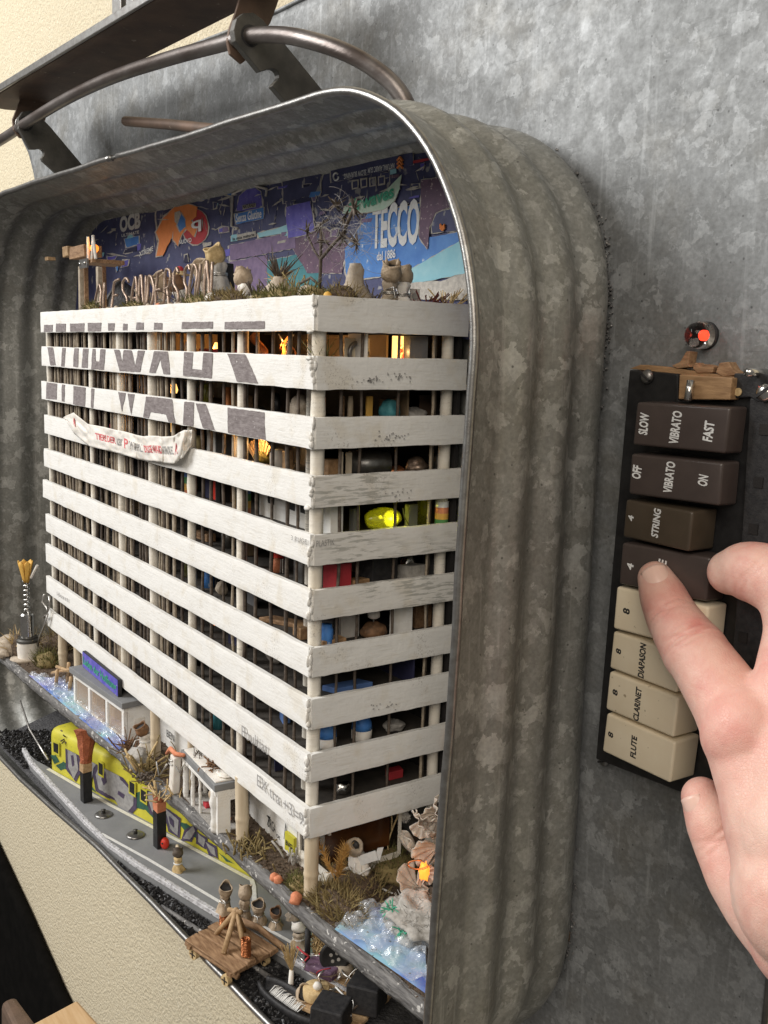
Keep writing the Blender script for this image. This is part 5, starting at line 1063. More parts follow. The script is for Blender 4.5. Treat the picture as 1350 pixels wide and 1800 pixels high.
mb = MB(); mb.box(pp(.5, PD/2, ZG+.4), (PL-1, PD-1, .5), (pex, pey, ZZ)); obj('floor', mb, MT['fluff'], pav)
q = pp(.72, 4, ZG+.7); t = thing('brown_bundle', q, 'brown wrapped bundle on a stand inside the pavilion', 'bundle'); mb = MB(); mb.tube([q, q+ZZ*6], .4, 6); obj('stand', mb, MT['silver_wire'], t); mb = MB(); mb.blob(q+ZZ*9, (2.6, 2.4, 4), 3, .3, 2, 3); obj('bundle', mb, MT['kraft'], t, smooth=True)
for u, v, m, lb in ((.4, 5, 'crimson', 'red scrap on the pavilion floor'), (.55, 7, 'yellow', 'yellow scrap on the pavilion floor'), (.8, 7.5, 'coral', 'orange scrap by the pavilion side')): q = pp(u, v, ZG+.7); mb = MB(); mb.box(q+ZZ*1, (2.6, 2, 1.8), (pex, pey, ZZ), .4); solo('paper_scrap', mb, MT[m], lb, 'scrap', q)
q = pp(.62, 6, pz+2); mb = MB(); [mb.tube(curl(q+Vector((random.gauss(0, 2.2), random.gauss(0, 2), random.uniform(0, 2))), (random.gauss(0, 1), random.gauss(0, 1), random.gauss(.4, .5)), random.uniform(2, 4.5), random.uniform(-.8, .8), 5), .28, 5) for _ in range(60)]; solo('dry_tangle', mb, MT['kraft_dark'], 'tangle of curled brown plant bits on the pavilion roof', 'plant tangle', q, True)
q = pp(.25, 5, pz+1.6); mb = MB(); [mb.tube(curl(q+Vector((random.gauss(0, 2.6), random.gauss(0, 2.4), 0)), (random.gauss(0, .3), random.gauss(0, .3), 1), random.uniform(1.5, 4), random.uniform(-.5, .5), 4), .15, 4) for _ in range(28)]; solo('bristle', mb, MT['twig'], 'sparse dark bristles on the pavilion roof', 'bristles', q)
q = pp(.85, 6, pz+2.0); mb = MB(); mb.blob(q+ZZ*.4, (4, 3, .7), 4, .3, 2, 3); solo('paper_flake', mb, MT['paper'], 'pale torn flake lying on the pavilion roof edge', 'paper flake', q, True)
# ------------------------------------------------------------------ left end: spark plug tower, rock, moss
q = aZ(50, 1158, ZG); t = thing('spark_plug_tower', q, 'spark plug tower with twisted wire and yellow petals at the left end', 'tower')
mb = MB(); mb.lathe(q, [(9.5, 0), (9, 1.2)], n=18, wob=.3); obj('base_stone', mb, MT['clay'], t, smooth=True)
mb = MB(); mb.lathe(q+ZZ*1.2, [(5.6, 0), (5.9, 4), (5.8, 9.0)], n=24); obj('white_collar', mb, MT['paper'], t, smooth=True, autosm=40); mb = MB(); mb.lathe(q+ZZ*10.2, [(6.2, 0), (6.2, 1.2), (5.2, 2.0), (5.2, 3)], n=24); obj('dark_ring', mb, MT['iron'], t, smooth=True, autosm=40)
mb = MB(); mb.lathe(q+ZZ*13.2, [(3.9, 0), (3.9, 12.5), (3.2, 13.3)], n=24); obj('steel_cylinder', mb, MT['bright'], t, smooth=True, autosm=40)
mb = MB(); mb.tube([q+ZZ*(26.4+.30*k)+Vector((1.3*math.cos(k*.7), 1.3*math.sin(k*.7), 0)) for k in range(62)], .8, 6); obj('twisted_wire', mb, MT['bright'], t, smooth=True)
for j in range(6):
    a = j*1.05; mb = MB(); c = q+ZZ*44; mb.grid(lambda u, v: c+Vector((math.cos(a+(u-.5)*.9), math.sin(a+(u-.5)*.9), 0))*(1.3+2.6*v)+ZZ*(12.5*v*(1-.25*abs(u-.5))), 5, 6); obj('yellow_petal', mb, MT['ring_yellow'], t, smooth=True, solid=.5)
mb = MB(); mb.tube([q+Vector((3, 2, 47)), q+Vector((9, 4, 55))], .8, 6); obj('white_stick', mb, MT['paper'], t)
q = aZ(12, 1148, ZG); mb = MB(); mb.blob(q+ZZ*4, (9, 7, 6), 3, .35, 1.6, 3); mb.blob(q+Vector((6, -4, 2.5)), (6, 4, 3), 4, .35, 1.6, 3); solo('beige_rock', mb, MT['clay'], 'beige rock at the far left end of the street', 'rock', q, True); moss(q+Vector((8, 6, 2)), 7, 6, 16, 60, 'tuft of pale dry grass behind the beige rock', 'straw', 'dry_grass', .5)
moss(aZ(82, 1168, ZG), 9, 6, 10, 260, 'green moss mound beside the spark plug tower'); moss(aZ(100, 1140, ZG), 12, 8, 14, 160, 'brown dry shrub behind the moss mound', 'moss_dry', 'dry_shrub')
q = aZ(112, 1180, ZG); t = thing('stick_trestle', aZ(105, 1205, ZG), 'small trestle of peeled sticks standing in the water', 'trestle')
for a, b_ in (((98, 1208), (101, 1178)), ((118, 1205), (121, 1165)), ((122, 1215), (125, 1190)), ((92, 1183), (124, 1177)), ((100, 1172), (122, 1180))): mb = MB(); p0 = aZ(*a, ZG) if a[1] > 1195 else aT(*a, aZ(105, 1205, ZG).dot(TY)); p1 = aT(*b_, aZ(*a, ZG).dot(TY) if a[1] > 1195 else aZ(105, 1205, ZG).dot(TY)); mb.tube([p0, p1], .95, 7); obj('stick', mb, MT['stick'], t, smooth=True)
mb = MB(); q = aZ(130, 1185, ZG); mb.tube([q+YY*6, q+YY*6+ZZ*21], 1.6, 8); solo('leaning_post', mb, MT['bamboo'], 'pale wooden post left of the kiosk', 'post', q, True)
# wiry figure hung at the building's left end
t = thing('wire_climber', aY(80, 1085, -1), 'bent wire figure clinging to the left end of the lower bands', 'wire figure'); q = t.location/K
for pts in ([(78, 1045), (74, 1058), (82, 1068), (84, 1080), (76, 1085)], [(84, 1080), (78, 1100), (70, 1118), (66, 1135)], [(84, 1075), (88, 1060), (86, 1048)]): mb = MB(); mb.tube([aY(x, y, -2.2) for x, y in pts], .55, 6); obj('wire', mb, MT['silver_wire'], t, smooth=True)
# ------------------------------------------------------------------ middle: planting between kiosk and pavilion
def tangle(px, py, n, L, r, mat, label, name='dry_plant', sx=4, sy=3, cat='dry stems', up=.7):
    q = aZ(px, py, ZG); mb = MB()
    for _ in range(n): mb.tube(curl(q+Vector((random.gauss(0, sx), random.gauss(0, sy), 0)), (random.gauss(0, .8), random.gauss(0, .8), up+random.random()), L*random.uniform(.4, 1.1), random.uniform(-.8, .8), 6), r*random.uniform(.6, 1.2), 5)
    return solo(name, mb, MT[mat], label, cat, q, True)
tangle(228, 1318, 26, 9, .28, 'kraft_dark', 'rust brown dry stems at the kiosk corner', sx=2.5, sy=2); tangle(243, 1352, 10, 12, .45, 'straw', 'pale trumpet stems between the kiosk and the pavilion', sx=4)
tangle(262, 1352, 46, 10, .3, 'moss_dry', 'brown dry thicket between the columns', sx=7, sy=5); tangle(285, 1392, 26, 7, .3, 'straw', 'loose straw bits in front of the white stick figure', sx=7, sy=3, up=.1)
q = aZ(254, 1372, ZG); mb = MB(); [mb.blob(q+Vector((random.gauss(0, 2.4), random.gauss(0, 1.8), random.uniform(.5, 3))), .75, k, .2, 2, 1) for k in range(46)]; solo('seed_cluster', mb, MT['twig'], 'cluster of round brown seeds on the street edge', 'seed cluster', q, True)
q = aZ(243, 1345, ZG); mb = MB(); mb.blob(q+ZZ*3, (6, 4, 4), 5, .45, 2.2, 3); solo('grey_fluff_tuft', mb, MT['fluff'], 'grey fluff with blue threads beside the kiosk corner', 'fluff', q, True)
pod_figure(aZ(232, 1325, ZG)+YY*6, 13, 'white wrapped figure with a round wire arm beside the kiosk', body='paper', head='kraft_dark', turn=-1.5, wire='white_wire', r=3.0)
t = thing('stick_figure', aZ(308, 1396, ZG), 'white rectangular stick figure tied with wire, brown arms raised', 'figure'); q = t.location/K
mb = MB(); mb.box(q+Vector((0, 0, 8.5)), (4.4, 3.2, 16), (Vector((1, 0, -.12)).normalized(), YY, Vector((.12, 0, 1)).normalized()), .1); obj('white_body', mb, MT['paper'], t, bevel=.5)
mb = MB(); mb.tube([q+Vector((-6, -1, 15)), q+Vector((-2, -1, 18.5)), q+Vector((3, -1, 18)), q+Vector((9, 0, 19.5))], [.7, 1, 1, .8], 7); obj('arms', mb, MT['coral'], t, smooth=True); mb = MB(); mb.tube([q+Vector((2.6*math.cos(k*.6), -.2+2.2*math.sin(k*.6), 12+.15*k)) for k in range(22)], .25, 5); obj('wire_wrap', mb, MT['silver_wire'], t, smooth=True)
mb = MB(); mb.tube([q+Vector((-3, -2, 12)), q+Vector((-8, -3, 6)), q+Vector((-9, -3, 5)), q+Vector((-12, -3, 10))], .35, 5); mb.tube([q+Vector((3, -1, 13)), q+Vector((7, -1, 12)), q+Vector((10, 0, 17))], .35, 5); obj('wire_legs', mb, MT['silver_wire'], t, smooth=True)
tangle(440, 1493, 60, 6, .32, 'moss_dry', 'brown straw tuft on the soil right of the pavilion', sx=5, sy=3); tangle(520, 1512, 40, 6, .4, 'fluff', 'stiff grey white coral-like stems by the yellow label', sx=1.8, sy=1.6, up=2.6)
for px, py, r, lb in ((482, 1549, 1.7, 'orange crumb stone on the street edge, left of a pair'), (489, 1553, 1.6, 'orange crumb stone on the street edge, right of a pair'), (520, 1588, 2.2, 'larger orange stone on the street edge under the corner')): q = aZ(px, py, ZG); mb = MB(); mb.blob(q+ZZ*r*.8, r, px, .35, 1.8, 2); solo('orange_stone', mb, MT['coral'], lb, 'stone', q, True)
# ------------------------------------------------------------------ corner planting
moss(aZ(525, 1562, ZG), 5, 3, 6, 200, 'bright green moss left of the corner column'); moss(aZ(578, 1600, ZG)+YY*3, 13, 7, 7, 620, 'wide brown straw nest round the corner column foot', 'moss_dry', 'straw_nest', .38); moss(aZ(625, 1560, ZG), 14, 9, 8, 300, 'dark dry moss behind the straw nest', 'moss_dry', wd=.3); moss(aZ(690, 1530, ZG), 12, 10, 7, 240, 'dark moss bed under the seed head plant', 'moss', wd=.35)
t = thing('golden_plume', aZ(592, 1570, ZG)+ZZ*3, 'golden feathery grass plumes leaning out beside the corner column', 'grass'); q = t.location/K; random.seed(77)
for d, L in ((Vector((-.5, -.25, 1)), 19), (Vector((.25, -.1, 1)), 15), (Vector((.0, .1, 1)), 12)):
    mb = MB(); ax = curl(q, d, L, .15, 14); mb.tube(ax, .22, 4)
    for k in range(3, 15):
        for _ in range(16): mb.blade(ax[k], d.normalized()*.9+Vector((random.gauss(0, .5), random.gauss(0, .5), random.gauss(0, .3))), random.uniform(2, 4.2), .16, .2, 2)
    obj('plume', mb, MT['gold_grass'], t)
# reading white figure
t = thing('reading_figure', aZ(640, 1552, ZG)+ZZ*3, 'pale paper figure reading a white book at the corner', 'paper figure'); q = t.location/K
vx = CR; vz = ZZ; vy = (CF-ZZ*CF.z).normalized(); fp = lambda a, b_, c=0: q+vx*a+vz*b_+vy*c
mb = MB(); mb.lathe(fp(0, 0), [(3.0, 0), (3.4, 1.5), (3.4, 5), (2.6, 8)], (vz-vx*.45).normalized(), 14, .4); obj('paper_body', mb, MT['kraft'] if False else MT['paper'], t, smooth=True)
mb = MB(); mb.lathe(fp(-4.5, 8.5), [(1.4, 0), (2.6, 1.0), (3.0, 2.8), (2.6, 4.8), (2.0, 5.3), (1.6, 4)], (vz*.75+vx*.35-vy*.6).normalized(), 14, .35); hd = obj('pod_head', mb, MT['clay'], t, smooth=True); mb = MB(); mb.blob(fp(-3.2, 11.6, -2.0), (1.5, 1.1, 1.6), 2, .2, 2, 2); obj('dark_opening', mb, MT['black_matt'], hd, smooth=True)
mb = MB(); mb.box(fp(1.2, 7.6, -3), (6, .5, 3.4), ((vx*.85+vz*.3).normalized(), vy, (vz-vx*.35).normalized()), .1); mb.box(fp(4.6, 8.6, -2.4), (2.0, .5, 4.6), ((vx+vz*.2).normalized(), vy, (vz+vx*.25).normalized()), .1); obj('white_book', mb, MT['print_white'], t)
mb = MB(); mb.tube([fp(-3, 6, -3.4), fp(-3.4, 4, -3.8), fp(-1.5, 2.4, -4), fp(2, 4.5, -3.8)], .35, 6); mb.tube([fp(3, -.6, -3), fp(5.5, -2.0, -5), fp(9.5, -3.4, -6), fp(8.5, -5.2, -7), fp(7, -3.2, -6.4)], .38, 6); mb.tube([fp(-.6, -1, -3), fp(.2, -5, -5), fp(2.5, -6.2, -6), fp(3.2, -4.6, -6), fp(.6, -4.2, -6)], .38, 6); obj('wire_limbs', mb, MT['white_wire'], t, smooth=True)
# seed head plant
t = thing('seedhead_plant', aZ(685, 1512, ZG), 'thin dry stem with one round white seed head under the lowest band', 'plant'); q = t.location/K; b0 = q.dot(CF); pd = lambda x, y: aD(x, y, (q-CAM).dot(CF))
for pts in ([(685, 1508), (681, 1485), (688, 1462), (697, 1440), (706, 1436)], [(681, 1485), (665, 1468), (643, 1443)], [(688, 1462), (689, 1438), (684, 1418), (681, 1398)], [(690, 1455), (700, 1432), (712, 1415), (726, 1402)], [(698, 1432), (707, 1425), (706, 1396)]): mb = MB(); mb.tube([pd(*k) for k in pts], .3, 5); obj('stem', mb, MT['straw'], t, smooth=True)
mb = MB(); [mb.blade(pd(710, 1434), (random.gauss(0, 1), random.gauss(0, 1), random.gauss(0, 1)), 2.6, .5, .2) for _ in range(60)]; mb.blob(pd(710, 1434), 1.9, 2, .2, 2, 2); obj('seed_head', mb, MT['paper'], t)
# dry hydrangea flowers with a lit orange bulb
t = thing('dry_flowers', aZ(745, 1575, ZG), 'cluster of dry beige hydrangea petals around a lit orange bulb', 'flowers'); D0 = 322; random.seed(91)
def petal(c, nrm, R, mat='petal'):
    nrm = nrm.normalized(); a = nrm.orthogonal().normalized(); a = Matrix.Rotation(random.uniform(0, 6.28), 3, nrm) @ a; b_ = nrm.cross(a); mb = MB()
    def f(u, v):
        th = (u-.5)*1.9; r = R*v*(1-.15*abs(u-.5)*2); rip = .10*R*math.sin(u*26)*v
        return c+a*(r*math.cos(th))+b_*(r*math.sin(th))+nrm*(rip+.35*R*v*v)
    mb.grid(f, 25, 6); obj('petal', mb, MT[mat], t, smooth=True, solid=.2)
for px, py, R, nn in ((745, 1440, 6.5, 3), (770, 1430, 7, 3), (758, 1465, 7, 3), (735, 1505, 8.5, 2), (772, 1490, 9, 3), (775, 1525, 8, 3), (742, 1535, 5, 2), (735, 1560, 8, 3), (722, 1555, 6.5, 2), (770, 1460, 7, 2)):
    c = aD(px, py, D0+random.uniform(-6, 6))
    for k in range(nn): petal(c, -CF*.7+Vector((random.gauss(0, .7), random.gauss(0, .7), random.gauss(.2, .6))), R*random.uniform(.8, 1.1))
for k in range(26): c = aD(random.uniform(735, 770), random.uniform(1565, 1600), D0); petal(c, Vector((random.gauss(0, 1), random.gauss(0, 1), random.gauss(0, 1))), random.uniform(1.6, 3), 'petal')
mb = MB(); mb.blob(aD(746, 1532, D0-8), (1.7, 1.5, 2.8), 2, .5, 3, 3); obj('lit_bulb', mb, MT['glow_orange'], t, smooth=True); point('flower_light', aD(742, 1528, D0-13), .0007, (1, .42, .12), 1.5)
mb = MB(); mb.tube([aD(720+30*math.cos(k*.3)*.6+15, 1520+8*math.sin(k*.3), D0-11) for k in range(18)], .3, 5); obj('wire_loop', mb, MT['copper'], t, smooth=True)
q = aZ(735, 1640, ZG); mb = MB(); mb.blob(q+ZZ*4, (12, 9, 7), 9, .5, 2.4, 4); mb.blob(q+Vector((-6, -2, 2)), (7, 5, 4), 3, .5, 2.4, 3); fm = solo('fluff_mound', mb, MT['fluff'], 'grey felt-like fluff mound between the flowers and the water', 'fluff mound', q, True)
mb = MB(); random.seed(6)
for k in range(500): d = Vector((random.gauss(0, 1), random.gauss(0, 1), random.gauss(0, .8))).normalized(); mb.tube(curl(q+ZZ*4+Vector((d.x*10.5, d.y*8, d.z*6)), d+Vector((random.gauss(0, .6), random.gauss(0, .6), random.gauss(0, .6))), random.uniform(1.5, 3), random.uniform(-1, 1), 4), .09, 3, cap=False)
obj('felt_fibres', mb, MT['fluff'], fm)
for dx, dy, dz in ((-8, -5, 5), (-4, -7, 8), (2, -8, 4)): mb = MB(); [mb.tube(curl(q+Vector((dx, dy, dz)), (random.gauss(0, 1), random.gauss(0, 1), random.gauss(0, 1)), 2.6, .8, 4), .22, 4) for _ in range(16)]; obj('green_fibre', mb, MT['green_ink'], fm)
# ================================================================== below the ledge: platform, train, tracks
ZP = -223.0; ZK = -227.6; random.seed(61)
fe = [aZ(x, y, ZP) for x, y in ((40, 1316), (52, 1338), (100, 1390), (150, 1444), (189, 1482), (240, 1519), (291, 1550), (358, 1591), (430, 1635), (530, 1696), (640, 1762))]
tr0, tr1 = aZ(92, 1353, ZP), aZ(424, 1533, ZP); tex = (tr1-tr0).normalized(); tey = Vector((-tex.y, tex.x, 0))
be = [tr0-tex*16+tey*.3, tr1+tey*.3, tr1+tex*95+tey*.3]
mb = MB(); mb.prism(fe+be[::-1], (0, 0, -6)); obj('platform_floor', mb, MT['platform'], base=(-120, 5, ZP), kind='structure')
ed = thing('platform_edge', fe[3], 'rough white plastered edge along the grey platform', 'platform edge'); mb = MB()
def fep(t): s = t*(len(fe)-1); i = min(int(s), len(fe)-2); return fe[i].lerp(fe[i+1], s-i)
def edp(u, v):
    p = fep(v); q = fep(min(1, v+.01)); d = (q-p).normalized() if (q-p).length > 1e-6 else tex; nn = Vector((d.y, -d.x, 0))
    prof = [(-1.7, .08), (-1.2, .3), (.3, .34), (.5, .1), (.4, -1.6), (-.4, -2.2)]; a = u*5; i = min(int(a), 4); f = a-i
    o = prof[i][0]+(prof[i+1][0]-prof[i][0])*f; z = prof[i][1]+(prof[i+1][1]-prof[i][1])*f
    k = .2*noise.noise(Vector((p.x*.25, p.y*.25, u*4)))+.1*noise.noise(Vector((p.x*.8, p.y*.8, u*6)))
    return p+nn*(o+k)+ZZ*(z+k*.5)
mb.grid(edp, 16, 220); obj('plaster_strip', mb, MT['edge'], ed, smooth=True, autosm=28)
def strip(px, wd, mat, z=.25):
    pts = [aZ(x, y, ZP) for x, y in px]; mb = MB(); L = []; R = []
    for i, p in enumerate(pts):
        d = (pts[min(i+1, len(pts)-1)]-pts[max(i-1, 0)]).normalized(); n_ = Vector((-d.y, d.x, 0)); L.append(p+n_*wd/2+ZZ*z); R.append(p-n_*wd/2+ZZ*z)
    mb.add(L+R, [(i, i+1, len(pts)+i+1, len(pts)+i) for i in range(len(pts)-1)]); return mb
o = obj('painted_line', strip([(178, 1466), (260, 1511), (411, 1601), (504, 1653), (600, 1706)], 1.5, None), MT['line'], None, base=aZ(300, 1541, ZP), label='long white line painted along the platform front', cat='painted line')
o = obj('painted_line', strip([(84, 1352), (194, 1416), (320, 1482), (441, 1547)], 1.9, None), MT['line_yellow'], None, base=aZ(300, 1480, ZP), label='cream line painted on the platform beside the train', cat='painted line')
o = obj('painted_line', strip([(442, 1546), (446, 1560), (447, 1584)], 1.9, None, .3), MT['line'], None, base=aZ(446, 1560, ZP), label='short white cross line at the end of the platform', cat='painted line')
# track bed and grit
mb = MB(); mb.prism([T(x, y, 0)+ZZ*ZK for x, y in ((-300, -9), (40, -9), (30, 40), (-330, 40))], (0, 0, -.8)); obj('track_bed', mb, MT['coal_bed'], base=(-120, 0, ZK), kind='structure')
mb = MB()
def inplat(p): return False
n_ok = 0
for k in range(9500):
    if k < 8000: px, py = None, None; t = .22+random.random()*.78; p = fep(t); d = (fep(min(1, t+.01))-fep(max(0, t-.01))).normalized(); nn = Vector((d.y, -d.x, 0)); q = p+nn*random.uniform(1.6, 24); q.z = ZK
    else: q = aZ(random.uniform(0, 95), random.uniform(1285, 1352), ZK)
    yt = q.dot(TY); xt = q.dot(TX)
    if yt < -8.0 or xt > 60: continue
    s = random.uniform(.4, 1.35)
    mb.blob(q+ZZ*s*.5, (s, s*random.uniform(.5, .9), s*random.uniform(.5, .9)), k, .5, 2.2, 1, (Vector((random.gauss(0, 1), random.gauss(0, 1), random.gauss(0, 1))).normalized(), YY, ZZ))
obj('track_grit', mb, MT['coal'], base=(-100, -8, ZK), label='black grit and coal crumbs along the tracks', cat='grit', kind='stuff')
pts = [aZ(x, y, ZK+1.2) for x, y in ((284, 1594), (310, 1610), (344, 1632), (420, 1681), (480, 1722), (545, 1768))]
mb = MB(); mb.tube(pts, 1.0, 6); solo('rail', mb, MT['ledge'], 'single grey rail running through the black grit', 'rail', pts[0], True)
# train
train = thing('subway_train', tr0.lerp(tr1, .4)-ZZ*3, 'bright yellow underground train with grey and violet graffiti', 'train')
th = 22.5; TL = (tr1-tr0).length+100; TD = 17; prof = [(0, -3), (0, th-4.5), (.5, th-2), (1.8, th-.6), (4, th), (TD-5, th), (TD-2.4, th-.9), (TD, th-4), (TD, -3)]
def trp(u, v, z): return tr0+tex*u+tey*v+ZZ*z
mb = MB(); rows = [(-1.2, .80), (-2.2, .55), (-.8, .93), (1.0, 1), (TL*.5, 1), (TL, 1)]; vs = []; rows = [(-2.6, .72), (-2.0, .88), (-.6, .96), (2, 1), (TL*.5, 1), (TL, 1)]
for u, s in rows:
    for v, z in prof: vs.append(trp(u, TD/2+(v-TD/2)*s, -3+(z+3)*(.6+.4*s)))
n_ = len(prof); fs = [(i*n_+k, i*n_+k+1, (i+1)*n_+k+1, (i+1)*n_+k) for i in range(len(rows)-1) for k in range(n_-1)]+[tuple(range(n_)), tuple(range((len(rows)-1)*n_, len(rows)*n_))]
mb.add(vs, fs); body = obj('car_body', mb, MT['yellow'], train, smooth=True, autosm=40)
def tface(px, py, lift=0): return on(px, py, tey, tr0.dot(tey)-lift)
def decal(pts, mat, lift, name='graffiti_shape', amp=.25):
    q = []
    for k in range(len(pts)):
        a = tface(*pts[k], lift); b_ = tface(*pts[(k+1) % len(pts)], lift); m = max(1, int((b_-a).length/1.5))
        for j in range(m): q.append(a.lerp(b_, j/m)+Vector((random.uniform(-amp, amp), 0, random.uniform(-amp, amp)))*.6)
    q = [Vector((p.x, p.y, min(p.z, ZP+th-7.2))) for p in q]; cz = sum(q, Vector())/len(q)
    bm = bmesh.new(); f = bm.faces.new([bm.verts.new(p) for p in q]); bmesh.ops.triangulate(bm, faces=[f]); bm.verts.index_update(); mb = MB(); mb.add([v.co.copy() for v in bm.verts], [tuple(v.index for v in g.verts) for g in bm.faces]); bm.free()
    return obj(name, mb, MT[mat], body)
def grow(pts, k, d): cx = sum(p[0] for p in pts)/len(pts); cy = sum(p[1] for p in pts)/len(pts); return [(cx+(x-cx)*k+(d if x > cx else -d), cy+(y-cy)*k+(d if y > cy else -d)) for x, y in pts]
def z5(*uv): return [(u/4.5, 1150+v/4.5) for u, v in uv]
def z6(*uv): return [(200+u/3.75, 1250+v/3.75) for u, v in uv]
greens = [z5((440, 880), (500, 850), (545, 878), (560, 930), (520, 905), (480, 920)), z5((1030, 1110), (1110, 1085), (1190, 1120), (1215, 1300), (1150, 1230), (1090, 1200), (1050, 1190)), z6((420, 730), (480, 742), (560, 800), (640, 900), (560, 850), (470, 790)), z6((60, 480), (140, 540), (250, 660), (150, 640), (90, 590))]
greys = [z5((540, 745), (592, 758), (612, 900), (582, 965), (545, 885)), z5((722, 790), (757, 778), (742, 865), (716, 1045), (690, 1000)), z5((780, 965), (830, 868), (862, 935), (862, 890), (900, 880), (945, 1000), (1030, 1090), (1030, 1170), (990, 1212), (938, 1190), (905, 1120), (862, 1098), (800, 1060)), z5((1165, 1110), (1205, 1090), (1230, 1260), (1200, 1230)), z6((345, 655), (420, 722), (415, 808), (375, 770)), z6((482, 800), (520, 765), (530, 795), (500, 840), (465, 832))]
greens += [z5((400, 800), (440, 795), (470, 850), (430, 870)), z5((640, 960), (700, 1010), (760, 1090), (700, 1060)), z6((540, 800), (600, 850), (660, 905), (610, 890)), z6((0, 440), (60, 470), (40, 530), (0, 500)), z6((690, 930), (760, 985), (800, 1010), (740, 990))]
greys += [z6((560, 815), (600, 850), (590, 890), (560, 860)), z6((250, 560), (300, 600), (330, 660), (290, 650)), z5((640, 850), (680, 830), (690, 960), (650, 930)), z6((610, 870), (660, 905), (668, 950), (640, 930))]
for g in greens: decal(g, 'graf_green', .14)
for g in greys: decal(grow(g, 1.28, 3.4), 'graf_violet', .28); decal(grow(g, 1.2, 0), 'graf_grey', .42)
for g in (z5((800, 985), (832, 925), (845, 1010), (820, 1040)), z5((935, 1080), (985, 1110), (975, 1140), (930, 1110)), z5((560, 800), (578, 800), (588, 880), (570, 890)), z6((360, 690), (395, 720), (395, 770), (370, 740))): decal(g, 'graf_violet', .56)
def win(px, name='window'):
    a = [tface(x, y, .75) for x, y in px]; mb = MB(); mb.prism(a, tey*.3); w_ = obj(name, mb, MT['yellow'], body); c = sum(a, Vector())/4; mb = MB(); mb.prism([c+(p-c)*.72-tey*.08 for p in a], tey*.2); obj('pane', mb, MT['black'], w_)
win([(92, 1301), (104, 1306), (104, 1329), (93, 1323)]); win([(226, 1368), (238, 1376), (238, 1402), (226, 1394)]); win([(246, 1382), (258, 1390), (258, 1416), (246, 1408)]); win([(172, 1335), (182, 1341), (182, 1368), (172, 1362)])
q = aZ(118, 1300, -203); mb = MB(); q = trp(10, 3, th-3.5); [mb.tube(curl(q, (random.gauss(0, 1), -.4+random.gauss(0, .6), random.gauss(.1, .5)), 4.5, .6, 5), .35, 5) for _ in range(10)]; mb.blob(q, (2, 1.6, 1.4), 2, .4, 2, 2); solo('spidery_bud', mb, MT['twig'], 'dark spidery dried bud stuck on the train roof', 'dried bud', q, True)
# pillars
def pillar(px, py, w_, brick_px, label, zb):
    q = aZ(px, py, ZP); t = thing('platform_pillar', q, label, 'pillar', 'pillars on the platform'); top = ZG-3.2
    mb = MB(); mb.box(q+ZZ*(zb/2), (w_, w_, zb), (TX, TY, ZZ)); obj('black_shaft', mb, MT['black'], t, bevel=.15)
    mb = MB(); z0 = q.z+zb+.02; mb.box(Vector((q.x, q.y, z0+2.2)), (w_*1.02, w_*1.02, 4.4), (TX, TY, ZZ), .2); obj('copper_band', mb, MT['stick'] if brick_px else MT['coral'], t, bevel=.2)
    z0 += 4.45; n_ = 7; pts = [Vector((q.x-(k/6)**2*2.0, q.y+1.2*(k/6), z0+(top-z0)*k/6)) for k in range(n_)]; mb = MB(); mb.tube(pts, [w_*.62+(w_*.75)*(k/6)**1.5*(1 if brick_px else .35) for k in range(n_)], 9)
    vs = [v+Vector((random.uniform(-.35, .35), random.uniform(-.35, .35), random.uniform(-.2, .2))) for v in mb.v]; mb.v = vs; obj('brick_head', mb, MT['brick'], t)
pillar(152, 1408, 4.3, True, 'black platform pillar with a flaring red brick head, farther left', 15); pillar(281, 1488, 4.3, False, 'black platform pillar with a small red stone head beside the red bead', 16.5)
# discs, bead
for px, py, lb in ((182, 1433, 'round grey metal press stud on the platform, nearer the flaring pillar'), (238, 1469, 'round grey metal press stud on the platform, nearer the red bead')):
    q = aZ(px, py, ZP); t = thing('press_stud', q, lb, 'press stud', 'press studs on the platform'); mb = MB(); mb.lathe(q+ZZ*.05, [(4.0, 0), (4.1, .4), (3.4, .9), (1.4, 1.1)], n=24); obj('disc', mb, MT['steel'], t, smooth=True); mb = MB(); mb.lathe(q+ZZ*1.1, [(1.0, 0), (.85, 1.3), (1.1, 1.6)], n=12); obj('stub', mb, MT['iron'], t, smooth=True)
q = aZ(290, 1492, ZP); t = thing('red_bead', q, 'glossy orange red oval bead at the foot of the pillar', 'bead'); mb = MB(); mb.blob(q+ZZ*2.6, (1.9, 1.9, 2.7), 1, .02, 1, 3); bd = obj('bead_body', mb, MT['red'], t, smooth=True); mb = MB(); mb.blob(q+Vector((.9, -1.5, 3.2)), .5, 1, .1, 1, 2); obj('bead_hole', mb, MT['black_matt'], bd, smooth=True)
